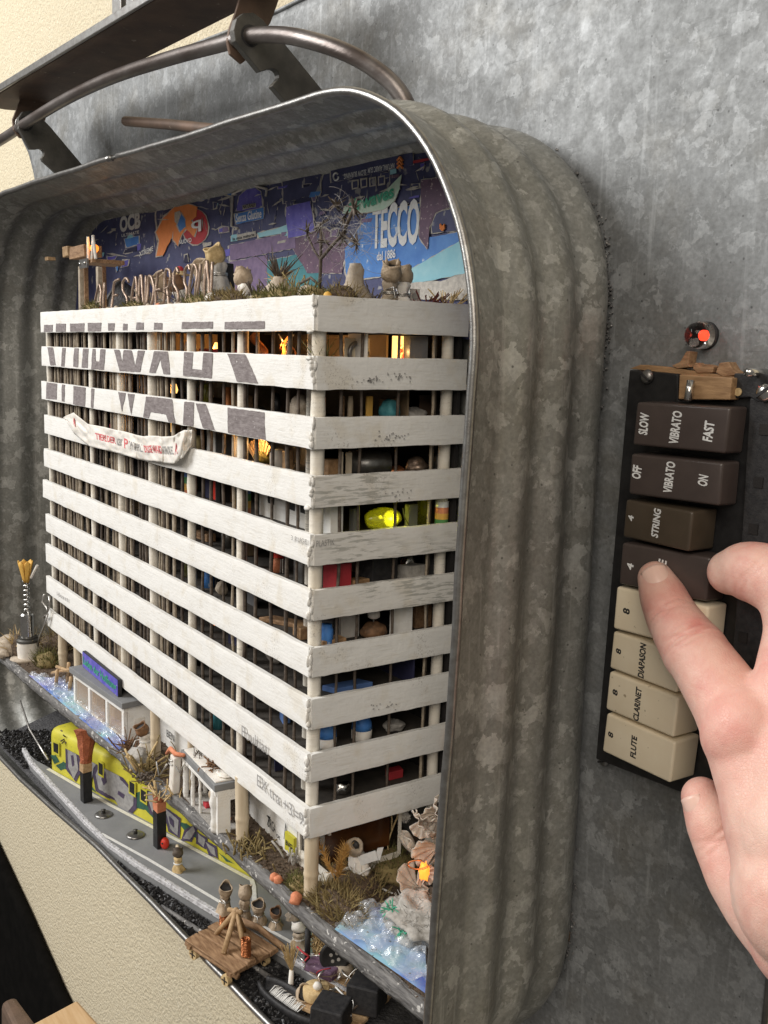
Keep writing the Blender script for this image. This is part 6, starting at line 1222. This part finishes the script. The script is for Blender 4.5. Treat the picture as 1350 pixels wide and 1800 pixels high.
# figures
f1 = pod_figure(aZ(313, 1530, ZP), 9.5, 'straw figure holding a pale stick beside the red bead', body='straw', head='twig', turn=2.8, wire='white_wire', r=2.2); q = f1.location/K; mb = MB(); mb.tube([q+Vector((-2, 1, 7)), q+Vector((-5, 2, 7.2)), q+Vector((-8, 3, 6.4))], .8, 7); obj('pale_stick', mb, MT['bamboo'], f1, smooth=True)
pod_figure(aZ(430, 1618, ZP), 13.5, 'tall hooded paper figure standing at the platform edge behind the cart', turn=2.5, head='kraft', r=2.6); pod_figure(aZ(455, 1622, ZP), 9.5, 'crouching paper figure with a black face right of the tall hooded one', head='kraft', turn=-.6, r=2.6); pod_figure(aZ(485, 1630, ZP), 8.2, 'short paper figure with a cut-off brown top', turn=-.5, r=2.2); pod_figure(aZ(516, 1612, ZP), 7, 'small pale figure half hidden under the street edge', body='clay', head='clay', turn=-.8, r=2.6); pod_figure(aZ(525, 1662, ZP), 8.5, 'squat figure with a rounded cap nearest the tangle of wires', body='clay', head='paper', turn=2.6, r=2.8, wire='white_wire')
q = aZ(628, 1722, ZP); mb = MB(); mb.blob(q+ZZ*1.3, (2, 1.6, 1.4), 4, .2, 2, 2); solo('pale_stone', mb, MT['clay'], 'small pale stone on the platform under the street edge', 'stone', q, True)
# ------------------------------------------------------------------ handcar on the rails
zd = -219.5; c00, c10, c11 = aZ(322, 1652, zd), aZ(412, 1712, zd), aZ(482, 1664, zd); cex = (c10-c00).normalized(); cey = Vector((-cex.y, cex.x, 0)); CL = (c10-c00).length; CD = max(14, (c11-c10).dot(cey))
cart = thing('handcar', c00+cex*CL/2+cey*CD/2-ZZ*6, 'rough wooden handcar of brown planks standing on the tracks', 'handcar')
cp = lambda u, v, z: c00+cex*(u*CL)+cey*(v*CD)+ZZ*z
for v0, v1 in ((0, .28), (.3, .52), (.54, .76), (.78, 1.0)): mb = MB(); mb.box(cp(.5+random.uniform(-.02, .02), (v0+v1)/2, 0), (CL*random.uniform(.96, 1.04), CD*(v1-v0)*.95, 1.5), (cex, cey, ZZ), .35); obj('plank', mb, MT['plank'], cart, bevel=.25)
for u in (.1, .9): mb = MB(); mb.box(cp(u, .5, -1.7), (2, CD*1.02, 1.6), (cex, cey, ZZ), .2); obj('cross_beam', mb, MT['plank'], cart)
mb = MB(); mb.tube([cp(.02, 1.1, -.4), cp(.5, 1.16, .6), cp(1.02, 1.1, -.2)], 1.5, 8, squash=.6); obj('side_log', mb, MT['plank'], cart, smooth=True)
mb = MB(); mb.tube([cp(.0, .08, -1.8), cp(1.0, .08, -1.8)], 1.1, 8); obj('side_log', mb, MT['plank'], cart, smooth=True)
for u, v in ((.14, .14), (.84, .06), (.12, .9), (.86, .9)): mb = MB(); mb.lathe(cp(u, v, -4.4), [(2.0, 0), (2.0, 1.8)], -cey, 16); wh = obj('wheel', mb, MT['cork'], cart, smooth=True, autosm=40); mb = MB(); mb.box(cp(u, v, -4.4)-cey*1.9, (2.8, .2, .4), (cex, cey, ZZ)); mb.box(cp(u, v, -4.4)-cey*1.92, (.4, .2, 2.8), (cex, cey, ZZ)); obj('wheel_cross', mb, MT['black_ink'], wh)
ap = cp(.5, .62, 12)
for u, v in ((.22, .5), (.62, .2), (.78, .5), (.42, .9)): mb = MB(); mb.tube([cp(u, v, .7), ap.lerp(cp(u, v, .7), -.06)], .95, 7); obj('trestle_leg', mb, MT['stick'], cart, smooth=True)
mb = MB(); mb.tube([ap-cex*4+ZZ*-1.2, ap+cex*3+ZZ*.6], .9, 7); obj('lever', mb, MT['stick'], cart, smooth=True)
for u, v, lb in ((.18, .72, 'copper wire coil on the handcar, under the tall seated figure'), (.86, .42, 'copper wire coil on the handcar, at the front right end')):
    q = cp(u, v, .8); mb = MB(); mb.tube([q+Vector((1.55*math.cos(k*.8), 1.55*math.sin(k*.8), .3+k*.075)) for k in range(86)], .36, 5); solo('copper_coil', mb, MT['copper'], lb, 'copper coil', q, True, group='copper coils on the handcar')
pod_figure(cp(.18, .72, 7.4), 12.5, 'tall paper figure seated on the left copper coil of the handcar', head='kraft', turn=-.4, r=2.5, lean=(.12, 0))
# ------------------------------------------------------------------ right foreground: boat, broom, loudspeaker heap
bt = thing('black_boat', aZ(505, 1775, ZK), 'long black hollow boat lying on the grit', 'boat'); b0, b1 = aZ(462, 1742, ZK), aZ(560, 1812, ZK); bx = (b1-b0).normalized(); by = Vector((-bx.y, bx.x, 0)); BL = (b1-b0).length
def boat(u, v):
    w_ = 4.6*math.sin(math.pi*min(max(u, .02), .98))**.35; a = math.pi*v; sc = 1
    return b0+bx*(BL*u)+by*(-w_*math.cos(a))+ZZ*(4.8-4.4*math.sin(a)**.8)
mb = MB(); mb.grid(boat, 24, 13); obj('hull', mb, MT['black_matt'], bt, smooth=True, solid=1.3)
mb = MB(); [mb.tube([b0+bx*(BL*(.22+.02*k))+by*(-2.6)+ZZ*3.6, b0+bx*(BL*(.235+.02*k))+by*random.uniform(-1, 1)+ZZ*random.uniform(4.6, 5.6), b0+bx*(BL*(.22+.02*k+random.uniform(-.02, .02)))+by*2.6+ZZ*3.6], .2, 5) for k in range(26)]; obj('white_wire_coil', mb, MT['white_wire'], bt, smooth=True)
q = aZ(510, 1752, ZK); t = thing('small_broom', q, 'little upright straw broom with a paper handle beside the boat', 'broom'); mb = MB(); mb.tube([q+ZZ*1, q+Vector((-1, 1, 9))], [1.1, .8], 8); obj('handle', mb, MT['paper'], t, smooth=True); mb = MB(); [mb.tube([q+Vector((-1, 1, 8.5)), q+Vector((-1+random.gauss(0, 1.5), 1+random.gauss(0, 1.5), 17+random.uniform(-2, 2)))], .16, 4) for _ in range(46)]; obj('bristles', mb, MT['straw'], t)
pod_figure(aZ(530, 1768, ZK), 8.5, 'crumpled tan paper figure lying between the broom and the black cubes', head='kraft', turn=-1, r=3.2, lean=(.4, .1))
# wooden raft with two black cubes
r0, r1, r2 = aZ(515, 1765, -223.5), aZ(618, 1815, -223.5), aZ(700, 1770, -223.5); rex = (r1-r0).normalized(); rey = Vector((-rex.y, rex.x, 0)); RL = (r1-r0).length
raft = thing('plank_raft', r0+rex*RL/2-ZZ*3, 'raft of pale planks under the black cubes', 'raft')
for k in range(6): mb = MB(); mb.box(r0+rex*(RL*.5)+rey*(2+4.3*k), (RL*random.uniform(.92, 1.05), 4.0, 1.4), (rex, rey, ZZ), .25); obj('plank', mb, MT['stick'], raft, bevel=.2)
for u, v, s, hh, lb in ((582, 1806, 11.0, 9.0, 'black wooden cube nearest the camera on the raft'), (645, 1768, 11.0, 9.5, 'larger black wooden cube farther back on the raft')):
    q = aZ(u, v, -222.7); a = .25; mb = MB(); mb.box(q+ZZ*hh/2, (s, s*.95, hh), ((rex*math.cos(a)+rey*math.sin(a)), (rey*math.cos(a)-rex*math.sin(a)), ZZ), .25); solo('black_cube', mb, MT['black_matt'], lb, 'black cube', q, bevel=.5, group='black cubes on the raft')
# button loudspeaker and tangle of wires
def fd(px, py, z): return aZ(px, py, z)
q = aZ(588, 1712, ZP); t = thing('button_speaker', q, 'black four-hole button set on a beige spool like a loudspeaker', 'button'); dirb = (CAM-q); dirb.z *= .4; dirb.normalize()
c = q+ZZ*6.5; mb = MB(); mb.lathe(c-dirb*3, [(3.6, 0), (3.8, 2.4)], dirb, 20); obj('spool', mb, MT['clay'], t, smooth=True, autosm=40); mb = MB(); mb.lathe(c-dirb*.5, [(5.0, 0), (5.4, .6), (5.0, 1.2), (4.2, 1.0)], dirb, 28); bt2 = obj('button_disc', mb, MT['black'], t, smooth=True)
e1 = dirb.cross(ZZ).normalized(); e2 = e1.cross(dirb)
for a, b_ in ((-1.1, -.6), (1.1, .6), (.6, -1.1), (-.6, 1.1)): mb = MB(); mb.lathe(c+dirb*.55+e1*a*1.2+e2*b_*1.2, [(.6, 0), (.6, .2)], dirb, 10); obj('button_hole', mb, MT['fluff'], bt2)
mb = MB(); mb.lathe(q+ZZ*.2-e1*3, [(3.2, 0), (3.6, 2), (2.8, 3.6)], n=16); obj('lower_spool', mb, MT['clay'], t, smooth=True)
q = aZ(556, 1752, -222.5); mb = MB(); mb.lathe(q, [(4.4, 0), (4.6, .5), (4.5, 3.4), (4.2, 3.7)], n=24); solo('cork_disc', mb, MT['cork'], 'round yellow cork disc among the wires', 'cork disc', q, True); q2 = q+Vector((1.5, -.5, 3.8)); mb = MB(); mb.blob(q2+ZZ*1.1, 1.5, 2, .2, 2, 2); solo('white_pellet', mb, MT['paper'], 'white pellet lying on the cork disc', 'pellet', q2, True)
q = aZ(565, 1712, ZP); mb = MB(); mb.box(q+ZZ*1.8, (12, 6, 3.4), (rex, rey, ZZ), .6); solo('purple_foil', mb, MT['mauve'], 'dark purple foil packet behind the cork disc', 'foil packet', q, bevel=.6)
q = aZ(540, 1690, ZP); mb = MB(); mb.tube([q, q+Vector((-.6, .5, 12))], 1.1, 7); solo('black_peg', mb, MT['black_matt'], 'upright black peg beside the yellow wire loops', 'peg', q, True); q = aZ(547, 1676, ZP); mb = MB(); mb.blob(q+ZZ*9, (1.5, 1.2, 2.6), 1, .05, 1, 3); mb.tube([q, q+ZZ*7], .3, 5); solo('pale_green_bead', mb, MT['mint'], 'pale green oval bead on a wire', 'bead', q, True)
q = aZ(560, 1690, ZP); mb = MB(); [mb.tube([q+ZZ*6+Vector((random.gauss(0, 1.2), random.gauss(0, 1), 0))+Vector((1.6*math.cos(k*.5+j), .8*math.sin(k*.9+j), 3.6*math.sin(k*.5))) for k in range(14)], .25, 4) for j in range(8)]; solo('yellow_wire_loops', mb, MT['straw'], 'bundle of pale yellow wire loops', 'wire loops', q, True)
q = aZ(582, 1735, ZP); t = thing('wire_tangle', q, 'tangle of white, silver and red wires around the button', 'wires'); random.seed(19)
for j in range(26):
    a = aZ(random.uniform(520, 640), random.uniform(1690, 1790), -222); pts = [a+Vector((random.gauss(0, 3), random.gauss(0, 3), abs(random.gauss(3, 3)))) for _ in range(4)]; mb = MB()
    mb.tube([pts[0].lerp(pts[1], u).lerp(pts[1].lerp(pts[2], u), u).lerp(pts[1].lerp(pts[2], u).lerp(pts[2].lerp(pts[3], u), u), u) for u in [k/8 for k in range(9)]], random.choice((.22, .3, .35)), 5); obj('wire', mb, MT[random.choice(('white_wire', 'silver_wire', 'silver_wire', 'bronze_wire', 'crimson'))], t, smooth=True)
mb = MB(); mb.tube([aT(35, 1232, 2), aT(52, 1282, 0), aT(66, 1305, -2), aT(84, 1335, -4)], .55, 6); solo('loose_wire', mb, MT['silver_wire'], 'thin silver wire hanging down to the train end', 'wire', aT(35, 1232, 2), True)
# ================================================================== organ tab switches on the sheet
YP = 54.0; random.seed(71)
pan = thing('switch_panel', aT(1150, 1000, YP), 'black panel holding a column of eight organ tab switches', 'switch panel')
mb = MB(); mb.prism([aT(x, y, YP) for x, y in ((1106, 650), (1192, 657), (1192, 704), (1288, 704), (1288, 668), (1500, 672), (1500, 1560), (1244, 1412), (1047, 1334))], TY*6.8); obj('base_plate', mb, MT['black'], pan, bevel=.4)
mb = MB(); mb.prism([aT(x, y, 52.6) for x, y in ((1318, 700), (1500, 706), (1500, 1560), (1262, 1430), (1300, 1000))], TY*1.2); rp = obj('metal_strip', mb, MT['black_matt'], pan, bevel=.3)
for px, py in ((1343, 755), (1333, 848), (1324, 930), (1306, 1120)): mb = MB(); c = aT(px, py, 52.5); mb.box(c, (2.4, .3, 2.6), (TX, TY, ZZ)); obj('slot', mb, MT['interior'], rp)
mb = MB(); mb.prism([aT(x, y, 52.4) for x, y in ((1290, 656), (1500, 660), (1500, 712), (1330, 706), (1318, 698), (1290, 700))], TY*1.3); tp = obj('top_strap', mb, MT['black_matt'], pan, bevel=.3)
mb = MB(); mb.lathe(aT(1298, 689, 52.3), [(1.0, 0), (1.0, .3)], -TY, 14); obj('brass_hole', mb, MT['cork'], tp)
def screw(px, py, yt, r, label_, parent=None, mat='bright', slot=.6):
    c = aT(px, py, yt); mb = MB(); mb.lathe(c, [(r, 0), (r, r*.25), (r*.8, r*.6), (r*.3, r*.75)], -TY, 18); s_ = obj('screw', mb, MT[mat], parent, smooth=True); mb = MB(); a = slot; mb.box(c-TY*r*.62, (r*1.9, r*.5, r*.3), ((TX*math.cos(a)+ZZ*math.sin(a)), TY, (ZZ*math.cos(a)-TX*math.sin(a)))); obj('screw_slot', mb, MT['black_matt'], s_); return s_
screw(1139, 662, YP-.1, 1.9, '', pan, 'steel', -.6); screw(1346, 690, 52.3, 2.2, '', pan)
s_ = screw(1063, 1337, 60.2, 1.7, '', None, 'steel', .4); tag(s_, 'small slotted screw in the sheet under the panel corner', 'screw')
mb = MB(); c = aT(1347, 655, 56); mb.tube([c, c-TY*8], 1.0, 10); solo('metal_pin', mb, MT['bright'], 'thin bright pin above the panel at the frame edge', 'pin', c, True)
# wood block and chips
wb = thing('wood_block', aT(1238, 702, 50), 'brown wood block with splintered top wedged above the tabs', 'wood block')
mb = MB(); mb.prism([aT(x, y, 50.2) for x, y in ((1194, 658), (1287, 664), (1283, 703), (1192, 702))], TY*8); obj('block', mb, MT['wood'], wb, bevel=.3)
mb = MB(); mb.prism([aT(x, y, 55.5) for x, y in ((1106, 648), (1125, 641), (1180, 646), (1240, 655), (1290, 662), (1290, 668), (1190, 658))], TY*4); obj('backing_strip', mb, MT['wood'], wb, bevel=.2)
for pts in ([(1180, 643), (1195, 636), (1206, 617), (1213, 618), (1209, 640), (1215, 645), (1190, 648)], [(1217, 648), (1222, 637), (1232, 645), (1238, 640), (1255, 644), (1252, 655), (1226, 656)], [(1258, 655), (1264, 638), (1280, 636), (1288, 650), (1302, 659), (1270, 662)]): mb = MB(); mb.prism([aT(x, y, 55.2) for x, y in pts], TY*3.4); obj('splinter', mb, MT['plank'], wb, bevel=.2)
mb = MB(); mb.tube([aT(1214, 669, 48.6), aT(1209, 704, 47.6)], .95, 10); solo('steel_pin', mb, MT['bright'], 'short steel pin standing in front of the wood block', 'pin', aT(1209, 704, 47.6), True)
# eight tabs: left edge (top, bottom), right ridge (top, bottom), tilt
tabs = [((1119, 707), (1111, 783), (1283, 716), (1274, 796), 44, 47, 'key_dark', 'uppermost dark brown tab switch lettered SLOW VIBRATO FAST'), ((1109, 799), (1104, 871), (1272, 812), (1262, 886), 44, 47, 'key_dark', 'second dark brown tab switch lettered OFF VIBRATO ON'),
        ((1100, 878), (1094, 943), (1217, 899), (1210, 971), 46, 44, 'key_olive', 'olive brown tab switch lettered 4 STRING'), ((1093, 956), (1087, 1026), (1249, 978), (1240, 1058), 44, 47, 'key_dark', 'dark brown tab switch pressed by the fingertip, lettered 4 FLUTE'),
        ((1083, 1037), (1077, 1102), (1245, 1060), (1238, 1150), 44.5, 46.5, 'key_cream', 'cream tab switch half hidden under the finger, numbered 8'), ((1078, 1108), (1071, 1171), (1196, 1150), (1190, 1222), 46, 44, 'key_cream', 'cream tab switch lettered 8 DIAPASON'),
        ((1071, 1180), (1064, 1245), (1191, 1226), (1184, 1299), 46, 44, 'key_cream', 'cream tab switch lettered 8 CLARINET'), ((1066, 1254), (1058, 1319), (1186, 1304), (1178, 1379), 46, 44, 'key_cream', 'lowest cream tab switch lettered 8 FLUTE')]
words = [[('SLOW', (1137, 765), (1141, 727), 2.1), ('VIBRATO', (1191, 782), (1199, 724), 2.1), ('FAST', (1251, 777), (1256, 742), 2.1)], [('OFF', (1125, 843), (1128, 820), 2.1), ('VIBRATO', (1180, 868), (1187, 813), 2.0), ('ON', (1242, 856), (1245, 837), 2.1)],
         [('4', (1113, 917), (1114, 907), 1.5), ('STRING', (1156, 946), (1162, 896), 1.9)], [('4', (1112, 1003), (1114, 992), 1.6), ('FLUTE', (1163, 1037), (1172, 986), 1.9)], [('8', (1106, 1081), (1107, 1071), 1.7)],
         [('8', (1091, 1151), (1092, 1142), 1.5), ('DIAPASON', (1131, 1193), (1136, 1133), 1.7)], [('8', (1085, 1224), (1086, 1214), 1.5), ('CLARINET', (1122, 1269), (1128, 1211), 1.6)], [('8', (1077, 1298), (1078, 1289), 1.5), ('FLUTE', (1117, 1334), (1120, 1296), 1.6)]]
for (lt, lb_, rt_, rb_, yl, yr, m, lab_), wd in zip(tabs, words):
    A, B = aT(*lt, yl), aT(*lb_, yl); C_, D = aT(*rt_, yr), aT(*rb_, yr)
    zt_ = (A.z+C_.z)/2; zb_ = (B.z+D.z)/2; A.z = C_.z = zt_; B.z = D.z = zb_
    xl = (A.dot(TX)+B.dot(TX))/2; xr = (C_.dot(TX)+D.dot(TX))/2; sk = (A.dot(TX)-B.dot(TX))*.5
    t = thing('tab_switch', T(xl, 52, zb_), lab_, 'tab switch', 'organ tab switches')
    f = [T(xl+sk, yl, zt_), T(xr+sk, yr, zt_), T(xr-sk, yr, zb_), T(xl-sk, yl, zb_)]; bk = [T(xl+sk-.2, 53.9, zt_+.2), T(xr+sk+.5, 53.9, zt_+.2), T(xr-sk+.5, 53.9, zb_-.2), T(xl-sk-.2, 53.9, zb_-.2)]
    mb = MB(); mb.add(f+bk, [(0, 1, 2, 3), (7, 6, 5, 4), (0, 4, 5, 1), (1, 5, 6, 2), (2, 6, 7, 3), (3, 7, 4, 0)]); body = obj('tab_body', mb, MT[m], t, bevel=.75, bseg=4, smooth=True)
    body.modifiers['bevel'].harden_normals = False
    nrm = (f[1]-f[0]).cross(f[3]-f[0]).normalized(); kk = nrm.dot(f[0])
    for s_, p0, p1, hh in wd:
        a = on(*p0, nrm, kk); b_ = on(*p1, nrm, kk); rt = (b_-a).normalized(); up = -(f[1]-f[0]).normalized(); up = (up-rt*up.dot(rt)).normalized()
        text(s_, a, b_, hh*1.2, up, MT['black_ink'] if m == 'key_cream' else MT['print_white'], t, bold=.035, lift=.06, slant=.04)
# red indicator
il = thing('indicator_lamp', aT(1240, 590, 60.3), 'clear domed indicator with a lit red core above the wood block', 'indicator lamp'); c = il.location/K
mb = MB(); mb.lathe(c, [(3.6, -.6), (3.6, .1), (3.5, .2)], -TY, 24); obj('hole_edge', mb, MT['black_matt'], il, smooth=True)
mb = MB(); mb.lathe(c-TY*.8, [(3.5, 0), (3.5, 2.2), (3.0, 4.0), (1.9, 5.2), (.6, 5.7)], -TY, 28); obj('clear_dome', mb, MT['glass'], il, smooth=True)
mb = MB(); mb.lathe(c-TY*1.3+TX*.4, [(.95, 0), (1.0, .9), (.7, 1.4)], -TY, 16); obj('red_core', mb, MT['glow_red'], il, smooth=True); point('indicator_light', c-TY*7.2, .0003, (1, .1, .05), .8)
# bottom-left: black rounded block filling the corner, and a beech board
pts = [(-90, 1330), (-32, 1460), (0, 1530), (32, 1600), (62, 1670), (90, 1735), (120, 1800), (170, 1900), (-400, 1900), (-400, 1330)]
mb = MB(); mb.prism([aT(x, y, 55) for x, y in pts], TY*9.5); ch = obj('dark_block', mb, MT['dull_black'], None, base=aT(0, 1800, 50), bevel=4, bseg=5, smooth=True, label='black rounded block against the wall at the lower left', cat='chair')
mb = MB(); q = aT(40, 1800, 20); mb.box(q-ZZ*14, (60, 14, 30), (TX, TY, ZZ), 2); solo('grey_cushion', mb, MT['rust'], 'dull brown cushion edge below the black block', 'cushion', q, bevel=4)
zt_ = -300; mb = MB(); a, b_, c = aZ(52, 1802, zt_), aZ(136, 1757, zt_), aZ(180, 1806, zt_); mb.prism([a+(a-b_)*1.5, b_, c+(c-b_)*2, c+(c-b_)*2+(a-b_)*2.5], (0, 0, -9)); solo('wooden_board', mb, MT['table'], 'light wooden board corner at the lower left frame edge', 'wooden board', b_, bevel=1.2)
# ================================================================== the hand pressing a tab
def skin_mat():
    m, nt, b, vec = new_mat('skin')
    col = ramp(nt, nz(nt, vec, .075, 4), [(.34, (.77, .515, .425)), (.5, (.745, .445, .365)), (.66, (.68, .33, .275))])
    col = mix(nt, ramp(nt, nz(nt, vec, .35, 4), [(.45, 0.), (.75, .35)]), col, (.84, .63, .53))
    an = nt.nodes.new('ShaderNodeAttribute'); an.attribute_name = 'flush'; col = mix(nt, mathn(nt, 'MULTIPLY', an.outputs['Fac'], mathn(nt, 'ADD', nz(nt, vec, .25, 4), .25)), col, (.62, .22, .19))
    nt.links.new(col, b.inputs['Base Color'])
    nt.links.new(ramp(nt, nz(nt, vec, .8, 3), [(.3, .42), (.7, .58)]), b.inputs['Roughness'])
    b.inputs['Subsurface Weight'].default_value = .12; b.inputs['Subsurface Radius'].default_value = (.0035, .0014, .0008); b.inputs['Subsurface Scale'].default_value = .6
    v = vor(nt, vec, 1.5, 'DISTANCE_TO_EDGE'); h = mathn(nt, 'ADD', mathn(nt, 'MULTIPLY', ramp(nt, v.outputs['Distance'], [(.0, 0.), (.12, 1.)]), .4), nz(nt, vec, .6, 4))
    bump(nt, b, h, .4, .3); return m
MT['skin'] = skin_mat(); MT['nail'] = pm('finger nail', (.80, .555, .47), (.77, .51, .43), .2, .28, bmp=.05, sss=.1)
chains = [[(1152, 1017, 256.5, 4.6), (1164, 1045, 255, 5.9), (1182, 1085, 251, 6.6), (1207, 1125, 246, 7.5), (1224, 1149, 243, 7.7), (1242, 1174, 240, 8.0), (1280, 1232, 234, 8.8), (1318, 1295, 228, 10.6), (1348, 1375, 222, 11.0), (1382, 1460, 217, 13), (1440, 1570, 211, 18)],
          [(1284, 1006, 243, 5.6), (1308, 1004, 240, 7.1), (1345, 1012, 235, 7.6), (1390, 1042, 230, 8.0), (1410, 1105, 228, 8.4), (1402, 1185, 226, 9.2), (1392, 1265, 224, 11), (1410, 1360, 219, 14), (1440, 1470, 214, 18)],
          [(1234, 1402, 239, 5.0), (1252, 1438, 237, 6.6), (1266, 1468, 235.5, 7.0), (1283, 1500, 233.5, 7.6), (1315, 1553, 229, 8.6), (1370, 1605, 222, 11), (1430, 1640, 215, 14)],
          [(1360, 1222, 230, 6.0), (1375, 1280, 226, 9.5), (1400, 1400, 220, 13)]]
hb = MB(); hand_pts = []
for ch in chains:
    pts = [aD(x, y, d) for x, y, d, r in ch]; rr = [c[3] for c in ch]; fine = []; fr = []
    for i in range(len(pts)-1):
        p0, p1, p2, p3 = pts[max(i-1, 0)], pts[i], pts[i+1], pts[min(i+2, len(pts)-1)]
        for k in range(8):
            t = k/8; fine.append(.5*((2*p1)+(p2-p0)*t+(2*p0-5*p1+4*p2-p3)*t*t+(3*p1-p0-3*p2+p3)*t**3)); fr.append(rr[i]+(rr[i+1]-rr[i])*t)
    fine.append(pts[-1]); fr.append(rr[-1]); hb.tube(fine, fr, 20)
    hb.blob(pts[0], rr[0], 1, 0, 1, 3); hb.blob(pts[-1], rr[-1], 1, 0, 1, 3)
hb.blob(aD(1222, 1146, 243.4), 8.1, 1, 0, 1, 3); hb.blob(aD(1318, 1290, 226), 11.0, 1, 0, 1, 3)
hand = thing('hand', aD(1400, 1500, 215), 'right hand reaching in with the index finger pressing a dark tab', 'hand')
tmp = obj('tmp_hand', hb, MT['skin'], None, base=(0, 0, 0))
m = tmp.modifiers.new('r', 'REMESH'); m.mode = 'VOXEL'; m.voxel_size = .00055; m.use_smooth_shade = True
m = tmp.modifiers.new('s', 'SMOOTH'); m.factor = .5; m.iterations = 20
bpy.context.view_layer.update()
me = bpy.data.meshes.new_from_object(tmp.evaluated_get(bpy.context.evaluated_depsgraph_get())); bpy.data.objects.remove(tmp)
n_ = len(me.vertices); co = np.zeros(n_*3); me.vertices.foreach_get('co', co); co = co.reshape(-1, 3)/K; no = np.zeros(n_*3); me.vertices.foreach_get('normal', no); no = no.reshape(-1, 3)
ax = np.array((aD(1242, 1174, 240)-aD(1182, 1085, 251)).normalized())
toward = (np.array(CAM)-co); toward /= np.linalg.norm(toward, axis=1)[:, None]; face = np.clip((no*toward).sum(1), 0, 1)
disp = np.zeros(n_)
def crease(px, py, d, axis, s0, depth, wd, rad, skew=0):
    c = np.array(aD(px, py, d)); rel = co-c; s = rel@axis; lat = rel@np.cross(axis, np.array(CF)); r = np.linalg.norm(rel, axis=1)
    wob = .35*np.sin(lat*.9+s0*3)+skew*lat
    global disp
    disp -= depth*np.exp(-((s-s0-wob)/wd)**2)*np.exp(-(r/rad)**4)*face
for s0, dp in ((-2.6, .22), (-1.2, .4), (.1, .5), (1.3, .35), (2.8, .2)): crease(1214, 1133, 243, ax, s0, dp*2.3, .42, 8.5, .12)
for s0, dp in ((-.9, .22), (.3, .28), (1.4, .18)): crease(1178, 1080, 249, ax, s0, dp*2.2, .38, 6.5, .1)
ax2 = np.array((aD(1410, 1105, 228)-aD(1308, 1004, 240)).normalized())
for s0, dp in ((-1, .3), (.6, .3)): crease(1345, 1012, 234, ax2, s0, dp*1.4, .5, 8)
ax3 = np.array((aD(1315, 1553, 229)-aD(1231, 1402, 239)).normalized())
for s0, dp in ((-1, .25), (.4, .3), (1.8, .2)): crease(1266, 1476, 233, ax3, s0, dp*1.4, .5, 7)
red = np.zeros(n_)
for px, py, d, rad, k in ((1318, 1285, 222, 11, .75), (1228, 1096, 240, 3.0, .9), (1214, 1133, 240, 7, .35), (1152, 1040, 252, 5, .35), (1350, 960, 236, 7, .5), (1345, 1220, 224, 8, .35), (1212, 1400, 236, 5, .3), (1290, 1510, 229, 10, .3)):
    red = np.maximum(red, k*np.exp(-(np.linalg.norm(co-np.array(aD(px, py, d)), axis=1)/rad)**2))
red = np.clip(red+np.clip(-disp, 0, 1)*.5, 0, 1)
co = co+no*disp[:, None]; at_ = me.attributes.new('flush', 'FLOAT', 'POINT'); at_.data.foreach_set('value', red.astype(np.float32)); me.vertices.foreach_set('co', ((co-np.array(hand.location/K))*K).reshape(-1)); me.update()
for m_ in list(me.materials): pass
skin = bpy.data.objects.new('skin', me); link(skin, hand); me.polygons.foreach_set('use_smooth', [True]*len(me.polygons))
def nail(axis_pt, rad, along, r, nrm):
    along = along.normalized(); nrm = (nrm-along*nrm.dot(along)).normalized(); ac = along.cross(nrm); c = axis_pt+nrm*rad
    mb = MB(); mb.grid(lambda u, v: c+along*(r[0]*(v*2-1)*math.sqrt(max(.04, 1-.25*(u*2-1)**2)))+ac*(r[1]*math.sin((u*2-1)*1.1))+nrm*(r[1]*.9*(math.cos((u*2-1)*1.1)-1)-.3*(v*2-1)**2), 15, 11); obj('finger_nail', mb, MT['nail'], hand, smooth=True, solid=.5)
ia = aD(1182, 1085, 251)-aD(1152, 1017, 256.5)
nail(aD(1156, 1026, 256), 4.72, ia, (3.3, 3.5), (CAM-aD(1150, 1010, 255)).normalized()+CU*.35)
ta = aD(1266, 1468, 235.5)-aD(1234, 1402, 239)
nail(aD(1243, 1420, 238), 5.35, ta, (3.8, 3.4), -CR*.9-CF*.55)
